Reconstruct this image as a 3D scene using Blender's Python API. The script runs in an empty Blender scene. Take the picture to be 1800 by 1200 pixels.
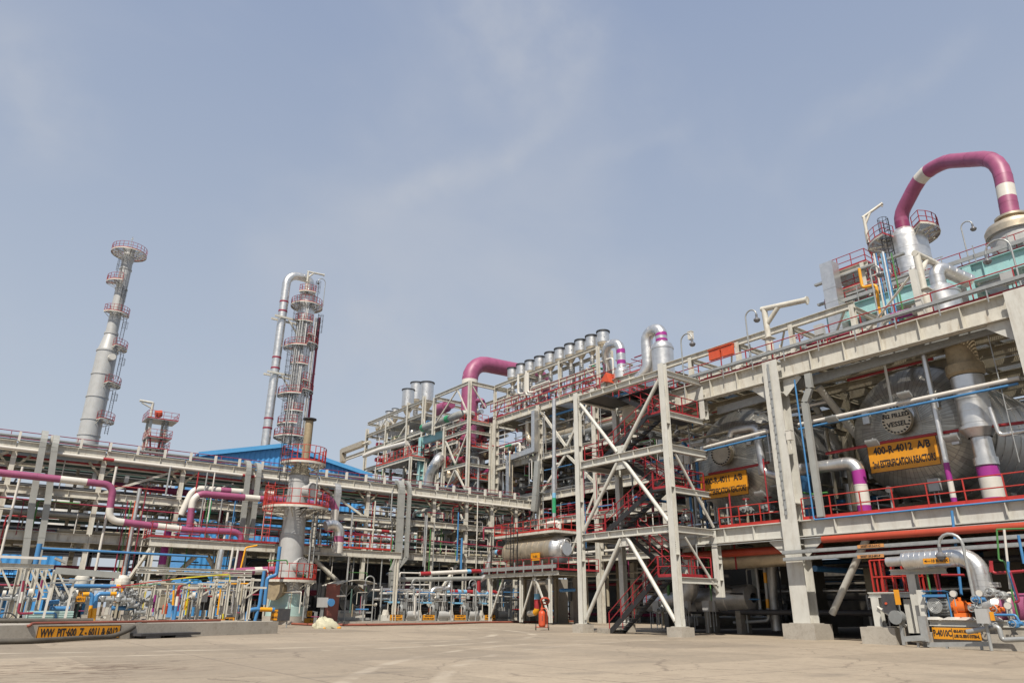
import bpy, math, random
from mathutils import Vector, Matrix
random.seed(7)
R = math.radians
SC = bpy.context.scene
COL = SC.collection

# ---------------------------------------------------------------- camera, sky, sun, exposure
PITCH, ROLL, YAW, EYE = R(20.648), R(0.459), R(37.059), 1.3
fw = Vector((math.cos(PITCH)*math.sin(YAW), math.cos(PITCH)*math.cos(YAW), math.sin(PITCH)))
rt0 = Vector((math.cos(YAW), -math.sin(YAW), 0))
up0 = rt0.cross(fw)
rt = math.cos(ROLL)*rt0 + math.sin(ROLL)*up0
up = -math.sin(ROLL)*rt0 + math.cos(ROLL)*up0
FOC = 1246.4
CAM = Vector((0, 0, EYE))
cam = bpy.data.cameras.new('camera'); cam_o = bpy.data.objects.new('camera', cam); COL.objects.link(cam_o)
cam.sensor_width = 36; cam.lens = FOC/1800*36; cam.clip_start = .1; cam.clip_end = 6000
mw = Matrix.Identity(4)
for i, a in enumerate((rt, up, -fw)):
    for j in range(3): mw[j][i] = a[j]
mw.translation = CAM
cam_o.matrix_world = mw
SC.camera = cam_o

def on(px, py, ax, c):
    """Measured photo point -> world point on the plane ax = c (photogrammetry of the surveyed planes)."""
    d = (px-900)/FOC*rt + (600-py)/FOC*up + fw
    i = 'XYZ'.index(ax); t = (c-CAM[i])/d[i]
    return CAM + d*t
def oX(px, py, c): return on(px, py, 'X', c)
def oY(px, py, c): return on(px, py, 'Y', c)
def oZ(px, py, c=0): return on(px, py, 'Z', c)

SUN_EL = R(53); SUN_TO = Vector((-.74, -.67, 0)).normalized()
world = bpy.data.worlds.new("World"); SC.world = world; world.use_nodes = True
def build_world():
    nt = world.node_tree; N = nt.nodes; L = nt.links; N.clear()
    out = N.new('ShaderNodeOutputWorld'); bg = N.new('ShaderNodeBackground'); L.new(bg.outputs[0], out.inputs[0])
    sky = N.new('ShaderNodeTexSky'); sky.sky_type = 'NISHITA'; sky.sun_disc = False
    sky.sun_elevation = SUN_EL; sky.sun_rotation = math.atan2(SUN_TO.x, SUN_TO.y)
    sky.air_density = 1.0; sky.dust_density = 2.2; sky.ozone_density = 1.6; sky.altitude = 10
    bg.inputs['Strength'].default_value = .072
    # thin cirrus: noise stretched along a slanting direction, on the view direction
    tc = N.new('ShaderNodeTexCoord')
    def cloud(rotz, roty, sc, lo, hi, seed, amt):
        mp = N.new('ShaderNodeMapping'); mp.vector_type = 'POINT'
        mp.inputs['Rotation'].default_value = (0, roty, rotz); mp.inputs['Scale'].default_value = sc
        mp.inputs['Location'].default_value = (seed, seed*.7, seed*.3)
        L.new(tc.outputs['Generated'], mp.inputs['Vector'])
        nz = N.new('ShaderNodeTexNoise'); nz.inputs['Scale'].default_value = 1; nz.inputs['Detail'].default_value = 7
        nz.inputs['Roughness'].default_value = .52; nz.inputs['Distortion'].default_value = .35
        L.new(mp.outputs[0], nz.inputs['Vector'])
        rp = N.new('ShaderNodeMapRange'); rp.inputs['From Min'].default_value = lo; rp.inputs['From Max'].default_value = hi
        rp.inputs['To Max'].default_value = amt; rp.interpolation_type = 'SMOOTHSTEP'
        L.new(nz.outputs['Fac'], rp.inputs['Value']); return rp.outputs[0]
    def streak(pa, pb, width, amt, seed):
        """a cirrus wisp lying along the arc between two sky directions"""
        a = (on(pa[0], pa[1], 'Z', 100)-CAM).normalized(); b = (on(pb[0], pb[1], 'Z', 100)-CAM).normalized()
        n = a.cross(b).normalized(); m = (a+b).normalized(); half = math.acos(max(-1, min(1, a.dot(m))))
        nz = N.new('ShaderNodeTexNoise'); nz.inputs['Scale'].default_value = 7; nz.inputs['Detail'].default_value = 8; nz.inputs['Roughness'].default_value = .6
        mp = N.new('ShaderNodeMapping'); mp.inputs['Location'].default_value = (seed, 0, 0); L.new(tc.outputs['Generated'], mp.inputs[0]); L.new(mp.outputs[0], nz.inputs['Vector'])
        d = N.new('ShaderNodeVectorMath'); d.operation = 'DOT_PRODUCT'; d.inputs[1].default_value = n; L.new(tc.outputs['Generated'], d.inputs[0])
        ns = N.new('ShaderNodeMath'); ns.operation = 'MULTIPLY_ADD'; ns.inputs[1].default_value = width*2.6; ns.inputs[2].default_value = -width*1.3
        L.new(nz.outputs['Fac'], ns.inputs[0])
        s = N.new('ShaderNodeMath'); s.operation = 'ADD'; L.new(d.outputs['Value'], s.inputs[0]); L.new(ns.outputs[0], s.inputs[1])
        ab = N.new('ShaderNodeMath'); ab.operation = 'ABSOLUTE'; L.new(s.outputs[0], ab.inputs[0])
        r1 = N.new('ShaderNodeMapRange'); r1.interpolation_type = 'SMOOTHSTEP'; r1.inputs['From Min'].default_value = width; r1.inputs['From Max'].default_value = 0; r1.inputs['To Max'].default_value = amt
        L.new(ab.outputs[0], r1.inputs['Value'])
        d2 = N.new('ShaderNodeVectorMath'); d2.operation = 'DOT_PRODUCT'; d2.inputs[1].default_value = m; L.new(tc.outputs['Generated'], d2.inputs[0])
        r2 = N.new('ShaderNodeMapRange'); r2.interpolation_type = 'SMOOTHSTEP'; r2.inputs['From Min'].default_value = math.cos(half*1.15); r2.inputs['From Max'].default_value = math.cos(half*.3)
        L.new(d2.outputs['Value'], r2.inputs['Value'])
        nz2 = N.new('ShaderNodeTexNoise'); nz2.inputs['Scale'].default_value = 16; nz2.inputs['Detail'].default_value = 6; L.new(mp.outputs[0], nz2.inputs['Vector'])
        r3 = N.new('ShaderNodeMapRange'); r3.inputs['From Min'].default_value = .3; r3.inputs['From Max'].default_value = .65; r3.inputs['To Min'].default_value = .25
        L.new(nz2.outputs['Fac'], r3.inputs['Value'])
        mu = N.new('ShaderNodeMath'); mu.operation = 'MULTIPLY'; L.new(r1.outputs[0], mu.inputs[0]); L.new(r2.outputs[0], mu.inputs[1])
        mv = N.new('ShaderNodeMath'); mv.operation = 'MULTIPLY'; L.new(mu.outputs[0], mv.inputs[0]); L.new(r3.outputs[0], mv.inputs[1])
        return mv.outputs[0]
    parts = [cloud(R(-53), 0, (1.6, 2.6, 3.2), .40, .82, 3.1, .5), cloud(R(-40), R(30), (3, 6, 6), .50, .85, 8.3, .25),
             streak((640, 390), (1040, 190), .032, .30, 2.0), streak((1400, 250), (1740, 60), .035, .28, 5.0),
             streak((20, 20), (110, 330), .09, .35, 9.0), streak((880, -160), (960, 230), .26, .42, 14.0), streak((560, 800), (760, 480), .16, .3, 31.0), streak((1000, 290), (1230, 215), .02, .15, 21.0)]
    acc = parts[0]
    for p in parts[1:]:
        m = N.new('ShaderNodeMath'); m.operation = 'ADD'; m.use_clamp = True; L.new(acc, m.inputs[0]); L.new(p, m.inputs[1]); acc = m.outputs[0]
    # even milky haze over the whole dome, thicker low down
    sep = N.new('ShaderNodeSeparateXYZ'); L.new(tc.outputs['Generated'], sep.inputs[0])
    hz = N.new('ShaderNodeMapRange'); hz.inputs['From Min'].default_value = 0; hz.inputs['From Max'].default_value = .75
    hz.inputs['To Min'].default_value = .85; hz.inputs['To Max'].default_value = .82; L.new(sep.outputs['Z'], hz.inputs['Value'])
    mx0 = N.new('ShaderNodeMixRGB'); hc = N.new('ShaderNodeMixRGB'); hc.inputs[1].default_value = (5.95, 6.6, 7.35, 1); hc.inputs[2].default_value = (3.6, 4.4, 6.15, 1); hr = N.new('ShaderNodeMapRange'); hr.inputs['From Min'].default_value = .08; hr.inputs['From Max'].default_value = .72; L.new(sep.outputs['Z'], hr.inputs['Value']); L.new(hr.outputs[0], hc.inputs[0]); L.new(hc.outputs[0], mx0.inputs[2]); L.new(hz.outputs[0], mx0.inputs[0]); L.new(sky.outputs[0], mx0.inputs[1])
    mx = N.new('ShaderNodeMixRGB'); mx.inputs[2].default_value = (5.6, 5.9, 6.5, 1); L.new(acc, mx.inputs[0]); L.new(mx0.outputs[0], mx.inputs[1])
    L.new(mx.outputs[0], bg.inputs['Color'])
build_world()
sun = bpy.data.lights.new('sun', 'SUN'); sun.energy = 4.9; sun.angle = R(.5); sun.color = (1, .93, .82)
sun_o = bpy.data.objects.new('sun', sun); COL.objects.link(sun_o)
sdir = -(SUN_TO*math.cos(SUN_EL) + Vector((0, 0, math.sin(SUN_EL))))
sun_o.rotation_euler = sdir.to_track_quat('-Z', 'Y').to_euler()
sun_o.location = (-20, -20, 60)
vs = SC.view_settings; vs.view_transform = 'Standard'; vs.look = 'None'; vs.exposure = .4; vs.gamma = 1; vs.use_curve_mapping = False

# ---------------------------------------------------------------- materials
MATS = {}
ALB = .79      # weathered paint and concrete: a little darker than fresh
def mat(name, col, rough=.5, metal=0., var=.12, scale=1.5, dirt=0., dirtcol=(.16, .12, .08), bump=0., streaks=0.):
    k_ = ALB if metal < .5 else .9; col = [c*k_ for c in col]; dirtcol = [c*k_ for c in dirtcol]
    m = bpy.data.materials.new(name); m.use_nodes = True; nt = m.node_tree; N = nt.nodes; L = nt.links
    b = N['Principled BSDF']; b.inputs['Roughness'].default_value = rough; b.inputs['Metallic'].default_value = metal
    tc = N.new('ShaderNodeTexCoord'); geo = N.new('ShaderNodeNewGeometry')
    nz = N.new('ShaderNodeTexNoise'); nz.inputs['Scale'].default_value = scale; nz.inputs['Detail'].default_value = 6; nz.inputs['Roughness'].default_value = .65
    L.new(geo.outputs['Position'], nz.inputs['Vector'])
    c0 = [max(0, c*(1-var)) for c in col]; c1 = [min(1, c*(1+var)) for c in col]
    mx = N.new('ShaderNodeMixRGB'); mx.inputs[1].default_value = (*c0, 1); mx.inputs[2].default_value = (*c1, 1)
    mr = N.new('ShaderNodeMapRange'); mr.inputs['From Min'].default_value = .3; mr.inputs['From Max'].default_value = .7
    L.new(nz.outputs['Fac'], mr.inputs['Value']); L.new(mr.outputs[0], mx.inputs[0])
    src = mx.outputs[0]
    if dirt:
        mp = N.new('ShaderNodeMapping'); mp.inputs['Scale'].default_value = (2.3, 2.3, .5 if streaks else 2.3); L.new(geo.outputs['Position'], mp.inputs[0])
        n2 = N.new('ShaderNodeTexNoise'); n2.inputs['Scale'].default_value = 1.3; n2.inputs['Detail'].default_value = 9; n2.inputs['Roughness'].default_value = .75
        L.new(mp.outputs[0], n2.inputs['Vector'])
        r2 = N.new('ShaderNodeMapRange'); r2.inputs['From Min'].default_value = .5; r2.inputs['From Max'].default_value = .74; r2.inputs['To Max'].default_value = dirt
        L.new(n2.outputs['Fac'], r2.inputs['Value'])
        m2 = N.new('ShaderNodeMixRGB'); m2.inputs[2].default_value = (*dirtcol, 1); L.new(r2.outputs[0], m2.inputs[0]); L.new(src, m2.inputs[1]); src = m2.outputs[0]
    L.new(src, b.inputs['Base Color'])
    if bump:
        bp = N.new('ShaderNodeBump'); bp.inputs['Strength'].default_value = bump; bp.inputs['Distance'].default_value = .03
        L.new(nz.outputs['Fac'], bp.inputs['Height']); L.new(bp.outputs[0], b.inputs['Normal'])
    if metal > .5:
        rr = N.new('ShaderNodeMapRange'); rr.inputs['To Min'].default_value = rough-.12; rr.inputs['To Max'].default_value = rough+.15
        L.new(nz.outputs['Fac'], rr.inputs['Value']); L.new(rr.outputs[0], b.inputs['Roughness'])
    MATS[name] = m; return m
M = MATS
mat('steel', (.60, .575, .505), .5, var=.14, dirt=.75, dirtcol=(.27, .19, .11), streaks=1)
mat('steel_grey', (.61, .60, .55), .48, var=.09, dirt=.5, dirtcol=(.30, .23, .16), streaks=1)
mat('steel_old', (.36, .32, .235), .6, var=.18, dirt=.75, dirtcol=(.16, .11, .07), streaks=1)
mat('teal', (.33, .57, .57), .45, dirt=.35, dirtcol=(.32, .36, .33), streaks=1)
mat('red', (.34, .022, .03), .5, var=.2, dirt=.5, dirtcol=(.18, .03, .03))
mat('rail_bright', (.46, .032, .022), .48, var=.2, dirt=.4, dirtcol=(.2, .04, .03))
mat('maroon', (.26, .02, .05), .45, var=.15)
mat('orange_red', (.44, .062, .028), .42, var=.1)
mat('vermilion', (.60, .085, .03), .45, var=.14, dirt=.3)
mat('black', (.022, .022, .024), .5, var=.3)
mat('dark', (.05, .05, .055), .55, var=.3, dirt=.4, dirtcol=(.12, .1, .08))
mat('magenta', (.31, .075, .165), .48, var=.16, dirt=.22, dirtcol=(.34, .10, .17))
mat('purple', (.34, .03, .25), .38, var=.08)
mat('pink_dark', (.24, .03, .10), .42, var=.12)
mat('white', (.66, .63, .57), .42, var=.05, dirt=.3, dirtcol=(.5, .44, .36))
mat('pipe_white', (.68, .65, .60), .4, var=.08, dirt=.4, dirtcol=(.35, .27, .2))
mat('blue', (.06, .215, .45), .38, var=.1, dirt=.2, dirtcol=(.15, .3, .45))
mat('light_blue', (.20, .46, .68), .4, var=.1)
mat('yellow', (.80, .36, .012), .42, var=.06)
mat('lime', (.62, .52, .03), .42, var=.1)
mat('sign_yellow', (.74, .31, .012), .5, var=.1, dirt=.5, dirtcol=(.5, .25, .05))
mat('green', (.03, .30, .13), .4, var=.1)
mat('leaf_green', (.07, .22, .06), .4, var=.1)
mat('dark_green', (.05, .10, .085), .5, var=.2, dirt=.3)
mat('aluminium', (.72, .71, .69), .34, .88, var=.10, scale=2.2, dirt=.3, dirtcol=(.35, .31, .25), bump=.12)
mat('aluminium_dull', (.56, .55, .53), .42, .75, var=.14, scale=2.5, dirt=.45, dirtcol=(.25, .21, .16), bump=.12)
mat('aluminium_tan', (.58, .50, .38), .42, .72, var=.14, scale=2, dirt=.45, dirtcol=(.30, .22, .13), bump=.3)
mat('rust_tan', (.34, .27, .17), .6, .2, var=.25, dirt=.6, dirtcol=(.12, .08, .05))
mat('galv', (.38, .39, .385), .42, .35, var=.15, scale=4, dirt=.25, dirtcol=(.3, .27, .22))
mat('duct_grey', (.34, .345, .325), .5, .1, var=.12, scale=1.2, dirt=.35, dirtcol=(.3, .28, .24))
mat('mid_grey', (.22, .23, .23), .5, var=.2, dirt=.3, dirtcol=(.12, .1, .08))
mat('col_grey', (.47, .47, .46), .45, .15, var=.08, dirt=.35, dirtcol=(.34, .31, .27), streaks=1)
mat('mint', (.44, .60, .56), .5, var=.08, dirt=.4, dirtcol=(.4, .42, .38))
mat('bag_cloth', (.56, .53, .38), .7, var=.1, scale=6, bump=.6)
mat('rubber', (.085, .075, .06), .65, var=.2, dirt=.5, dirtcol=(.18, .15, .11))
mat('hose_red', (.28, .08, .05), .6, var=.15, dirt=.4, dirtcol=(.25, .17, .12))
mat('primer_red', (.30, .10, .075), .6, var=.1, dirt=.4)
mat('tag_orange', (.58, .27, .09), .55, var=.2, dirt=.4)
mat('orange', (.75, .16, .02), .4, var=.08)
mat('rust', (.20, .09, .04), .8, var=.3)
mat('glass_lamp', (.20, .20, .21), .25, .3, var=.1)
mat('window_dark', (.03, .04, .05), .2, var=.1)

def concrete(name, col, joints=0, stains=.5):
    m = mat(name, col, .82, var=.10, scale=.35, dirt=.5*stains, dirtcol=(.2, .165, .125), bump=.25)
    nt = m.node_tree; N = nt.nodes; L = nt.links; b = N['Principled BSDF']
    src = b.inputs['Base Color'].links[0].from_socket
    geo = N.new('ShaderNodeNewGeometry')
    fine = N.new('ShaderNodeTexNoise'); fine.inputs['Scale'].default_value = 9; fine.inputs['Detail'].default_value = 8; fine.inputs['Roughness'].default_value = .8
    L.new(geo.outputs['Position'], fine.inputs['Vector'])
    fr = N.new('ShaderNodeMapRange'); fr.inputs['From Min'].default_value = .25; fr.inputs['From Max'].default_value = .75; fr.inputs['To Min'].default_value = .82; fr.inputs['To Max'].default_value = 1.12
    L.new(fine.outputs['Fac'], fr.inputs['Value'])
    mu = N.new('ShaderNodeMixRGB'); mu.blend_type = 'MULTIPLY'; mu.inputs[0].default_value = 1; L.new(src, mu.inputs[1]); L.new(fr.outputs[0], mu.inputs[2]); src = mu.outputs[0]
    if joints:
        sp = N.new('ShaderNodeSeparateXYZ'); L.new(geo.outputs['Position'], sp.inputs[0])
        # slabs: joints along both axes, edges wander a little
        wob = N.new('ShaderNodeTexNoise'); wob.inputs['Scale'].default_value = .6; wob.inputs['Detail'].default_value = 3; L.new(geo.outputs['Position'], wob.inputs['Vector'])
        fac = None
        for axs, per in (('X', 6.1), ('Y', 5.3)):
            a = N.new('ShaderNodeMath'); a.operation = 'MULTIPLY_ADD'; a.inputs[1].default_value = .06; L.new(wob.outputs['Fac'], a.inputs[0]); L.new(sp.outputs[axs], a.inputs[2])
            pp = N.new('ShaderNodeMath'); pp.operation = 'PINGPONG'; pp.inputs[1].default_value = per/2; L.new(a.outputs[0], pp.inputs[0])
            r = N.new('ShaderNodeMapRange'); r.inputs['From Min'].default_value = .015; r.inputs['From Max'].default_value = .045; r.inputs['To Min'].default_value = .7; r.inputs['To Max'].default_value = 0
            L.new(pp.outputs[0], r.inputs['Value'])
            if fac is None: fac = r.outputs[0]
            else:
                mxm = N.new('ShaderNodeMath'); mxm.operation = 'MAXIMUM'; L.new(fac, mxm.inputs[0]); L.new(r.outputs[0], mxm.inputs[1]); fac = mxm.outputs[0]
        # every slab was poured from its own batch: a slightly different tone each
        dv = N.new('ShaderNodeVectorMath'); dv.operation = 'DIVIDE'; dv.inputs[1].default_value = (6.1, 5.3, 1); L.new(geo.outputs['Position'], dv.inputs[0])
        ad = N.new('ShaderNodeVectorMath'); ad.operation = 'ADD'; ad.inputs[1].default_value = (.5, .5, .5); L.new(dv.outputs[0], ad.inputs[0])
        fl = N.new('ShaderNodeVectorMath'); fl.operation = 'FLOOR'; L.new(ad.outputs[0], fl.inputs[0])
        wn = N.new('ShaderNodeTexWhiteNoise'); wn.noise_dimensions = '2D'; L.new(fl.outputs[0], wn.inputs['Vector'])
        wr = N.new('ShaderNodeMapRange'); wr.inputs['To Min'].default_value = .80; wr.inputs['To Max'].default_value = 1.14; L.new(wn.outputs['Value'], wr.inputs['Value'])
        mw_ = N.new('ShaderNodeMixRGB'); mw_.blend_type = 'MULTIPLY'; mw_.inputs[0].default_value = 1; L.new(src, mw_.inputs[1]); L.new(wr.outputs[0], mw_.inputs[2]); src = mw_.outputs[0]
        # blotches, drips and cracks
        bn = N.new('ShaderNodeTexNoise'); bn.inputs['Scale'].default_value = .9; bn.inputs['Detail'].default_value = 10; bn.inputs['Roughness'].default_value = .72; bn.inputs['Distortion'].default_value = .8; L.new(geo.outputs['Position'], bn.inputs['Vector'])
        br_ = N.new('ShaderNodeMapRange'); br_.inputs['From Min'].default_value = .56; br_.inputs['From Max'].default_value = .74; br_.inputs['To Max'].default_value = .8; L.new(bn.outputs['Fac'], br_.inputs['Value'])
        bm = N.new('ShaderNodeMixRGB'); bm.inputs[2].default_value = (.19, .15, .108, 1); L.new(br_.outputs[0], bm.inputs[0]); L.new(src, bm.inputs[1]); src = bm.outputs[0]
        br2 = N.new('ShaderNodeMapRange'); br2.inputs['From Min'].default_value = .44; br2.inputs['From Max'].default_value = .28; br2.inputs['To Max'].default_value = .5; L.new(bn.outputs['Fac'], br2.inputs['Value'])
        bm2 = N.new('ShaderNodeMixRGB'); bm2.inputs[2].default_value = (.37, .31, .235, 1); L.new(br2.outputs[0], bm2.inputs[0]); L.new(src, bm2.inputs[1]); src = bm2.outputs[0]
        vo = N.new('ShaderNodeTexVoronoi'); vo.feature = 'DISTANCE_TO_EDGE'; vo.inputs['Scale'].default_value = .22
        vw = N.new('ShaderNodeVectorMath'); vw.operation = 'MULTIPLY_ADD'; vw.inputs[1].default_value = (1.2, 1.2, 0); L.new(bn.outputs['Color'], vw.inputs[0]); L.new(geo.outputs['Position'], vw.inputs[2]); L.new(vw.outputs[0], vo.inputs['Vector'])
        vr = N.new('ShaderNodeMapRange'); vr.inputs['From Min'].default_value = .001; vr.inputs['From Max'].default_value = .008; vr.inputs['To Min'].default_value = .75; vr.inputs['To Max'].default_value = 0; L.new(vo.outputs['Distance'], vr.inputs['Value'])
        cm = N.new('ShaderNodeMixRGB'); cm.inputs[2].default_value = (.13, .10, .075, 1); L.new(vr.outputs[0], cm.inputs[0]); L.new(src, cm.inputs[1]); src = cm.outputs[0]
        m3 = N.new('ShaderNodeMixRGB'); m3.inputs[2].default_value = (.14, .11, .085, 1); L.new(fac, m3.inputs[0]); L.new(src, m3.inputs[1]); src = m3.outputs[0]
        # long curved tyre scuffs (rings round two turning centres) and damp runs at the left front
        def mask(center, rad, wid, amt, sc):
            d = N.new('ShaderNodeVectorMath'); d.operation = 'DISTANCE'; d.inputs[1].default_value = center; L.new(geo.outputs['Position'], d.inputs[0])
            nn = N.new('ShaderNodeTexNoise'); nn.inputs['Scale'].default_value = sc; nn.inputs['Detail'].default_value = 5; L.new(geo.outputs['Position'], nn.inputs['Vector'])
            s = N.new('ShaderNodeMath'); s.operation = 'SUBTRACT'; s.inputs[1].default_value = rad; L.new(d.outputs['Value'], s.inputs[0])
            ab = N.new('ShaderNodeMath'); ab.operation = 'ABSOLUTE'; L.new(s.outputs[0], ab.inputs[0])
            r = N.new('ShaderNodeMapRange'); r.inputs['From Min'].default_value = wid; r.inputs['From Max'].default_value = wid*.4; r.inputs['To Max'].default_value = amt; L.new(ab.outputs[0], r.inputs['Value'])
            r2 = N.new('ShaderNodeMapRange'); r2.inputs['From Min'].default_value = .42; r2.inputs['From Max'].default_value = .6; L.new(nn.outputs['Fac'], r2.inputs['Value'])
            k = N.new('ShaderNodeMath'); k.operation = 'MULTIPLY'; L.new(r.outputs[0], k.inputs[0]); L.new(r2.outputs[0], k.inputs[1]); return k.outputs[0]
        for c, rad, wid, amt, sc, colr in (((30, -2, 0), 26.5, .22, .55, .7, (.50, .43, .34)), ((30, -2, 0), 28.3, .22, .55, .7, (.50, .43, .34)), ((8, 46, 0), 20.5, .3, .7, .5, (.53, .46, .36)), ((8, 46, 0), 22.6, .3, .7, .5, (.53, .46, .36)), ((2, 44, 0), 21, .2, .35, .5, (.25, .21, .17)), ((2, 44, 0), 23, .2, .35, .5, (.25, .21, .17)),
                                           ((52, 30, 0), 27, .15, .4, .6, (.5, .43, .35)), ((52, 30, 0), 30, .4, .35, .4, (.24, .20, .155)), ((20, -30, 0), 50, 1.5, .35, .25, (.26, .215, .165)), ((20, -30, 0), 58, 3, .3, .2, (.27, .225, .17)), ((-60, 10, 0), 78, 1.2, .35, .3, (.25, .21, .16))):
            m4 = N.new('ShaderNodeMixRGB'); m4.inputs[2].default_value = (*[c*ALB for c in colr], 1); L.new(mask(c, rad, wid, amt, sc), m4.inputs[0]); L.new(src, m4.inputs[1]); src = m4.outputs[0]
        # rusty runs near (3.5, 20)
        mp = N.new('ShaderNodeMapping'); mp.inputs['Scale'].default_value = (.9, 3.2, 1); mp.inputs['Rotation'].default_value = (0, 0, R(35)); L.new(geo.outputs['Position'], mp.inputs[0])
        vn = N.new('ShaderNodeTexNoise'); vn.inputs['Scale'].default_value = 1.3; vn.inputs['Detail'].default_value = 6; vn.inputs['Distortion'].default_value = 1.2; L.new(mp.outputs[0], vn.inputs['Vector'])
        v2 = N.new('ShaderNodeMapRange'); v2.inputs['From Min'].default_value = .52; v2.inputs['From Max'].default_value = .56; v2.inputs['To Max'].default_value = .85; L.new(vn.outputs['Fac'], v2.inputs['Value'])
        d = N.new('ShaderNodeVectorMath'); d.operation = 'DISTANCE'; d.inputs[1].default_value = (2.6, 19.2, 0); L.new(geo.outputs['Position'], d.inputs[0])
        dr = N.new('ShaderNodeMapRange'); dr.inputs['From Min'].default_value = 3.6; dr.inputs['From Max'].default_value = 1.2; L.new(d.outputs['Value'], dr.inputs['Value'])
        k = N.new('ShaderNodeMath'); k.operation = 'MULTIPLY'; L.new(v2.outputs[0], k.inputs[0]); L.new(dr.outputs[0], k.inputs[1])
        m5 = N.new('ShaderNodeMixRGB'); m5.inputs[2].default_value = (.105, .07, .045, 1); L.new(k.outputs[0], m5.inputs[0]); L.new(src, m5.inputs[1]); src = m5.outputs[0]
    if joints:
        # oil spots, and soft cast shadows painted in as dark patches at the front
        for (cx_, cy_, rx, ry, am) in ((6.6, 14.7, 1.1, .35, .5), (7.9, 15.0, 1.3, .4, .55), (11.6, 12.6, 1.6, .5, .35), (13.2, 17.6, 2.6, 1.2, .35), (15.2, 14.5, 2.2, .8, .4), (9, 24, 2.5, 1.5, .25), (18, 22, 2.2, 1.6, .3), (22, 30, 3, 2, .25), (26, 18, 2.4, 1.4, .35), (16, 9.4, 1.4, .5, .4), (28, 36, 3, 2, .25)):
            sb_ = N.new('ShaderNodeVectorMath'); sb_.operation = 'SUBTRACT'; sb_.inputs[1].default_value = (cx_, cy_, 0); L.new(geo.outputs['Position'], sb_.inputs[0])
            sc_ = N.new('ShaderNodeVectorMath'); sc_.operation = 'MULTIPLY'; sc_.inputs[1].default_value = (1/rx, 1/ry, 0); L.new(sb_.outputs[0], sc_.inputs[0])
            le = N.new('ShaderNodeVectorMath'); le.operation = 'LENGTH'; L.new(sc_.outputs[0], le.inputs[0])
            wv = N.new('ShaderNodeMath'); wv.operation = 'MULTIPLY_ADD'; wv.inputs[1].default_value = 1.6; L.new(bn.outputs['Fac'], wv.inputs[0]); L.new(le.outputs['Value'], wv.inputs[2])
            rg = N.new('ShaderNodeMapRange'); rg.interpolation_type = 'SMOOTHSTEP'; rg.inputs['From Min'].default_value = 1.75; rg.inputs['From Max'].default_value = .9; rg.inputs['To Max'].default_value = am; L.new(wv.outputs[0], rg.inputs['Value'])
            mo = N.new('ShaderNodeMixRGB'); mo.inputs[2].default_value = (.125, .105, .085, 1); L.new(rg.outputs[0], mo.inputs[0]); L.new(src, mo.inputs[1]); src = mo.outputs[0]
    L.new(src, b.inputs['Base Color'])
    return m
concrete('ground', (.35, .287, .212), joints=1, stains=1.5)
concrete('concrete', (.42, .385, .33), stains=1.2)
concrete('concrete_old', (.33, .30, .255), stains=1.5)
concrete('concrete_shaded', (.15, .135, .11), stains=1.0)  # shade under the reactors put into the concrete's colour
concrete('added_dark_bay_floor', (.115, .095, .072), stains=1.5)
mat('earth', (.30, .25, .19), .9, var=.25, scale=.3)

def corrugated(name, col, axis, per):
    m = mat(name, col, .42, .15, var=.06, scale=.2, dirt=.2, dirtcol=[c*.6 for c in col], streaks=1)
    return m
corrugated('shed_blue', (.085, .36, .76), 'X', .3)
corrugated('shed_roof', (.12, .43, .80), 'X', .3)

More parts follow.
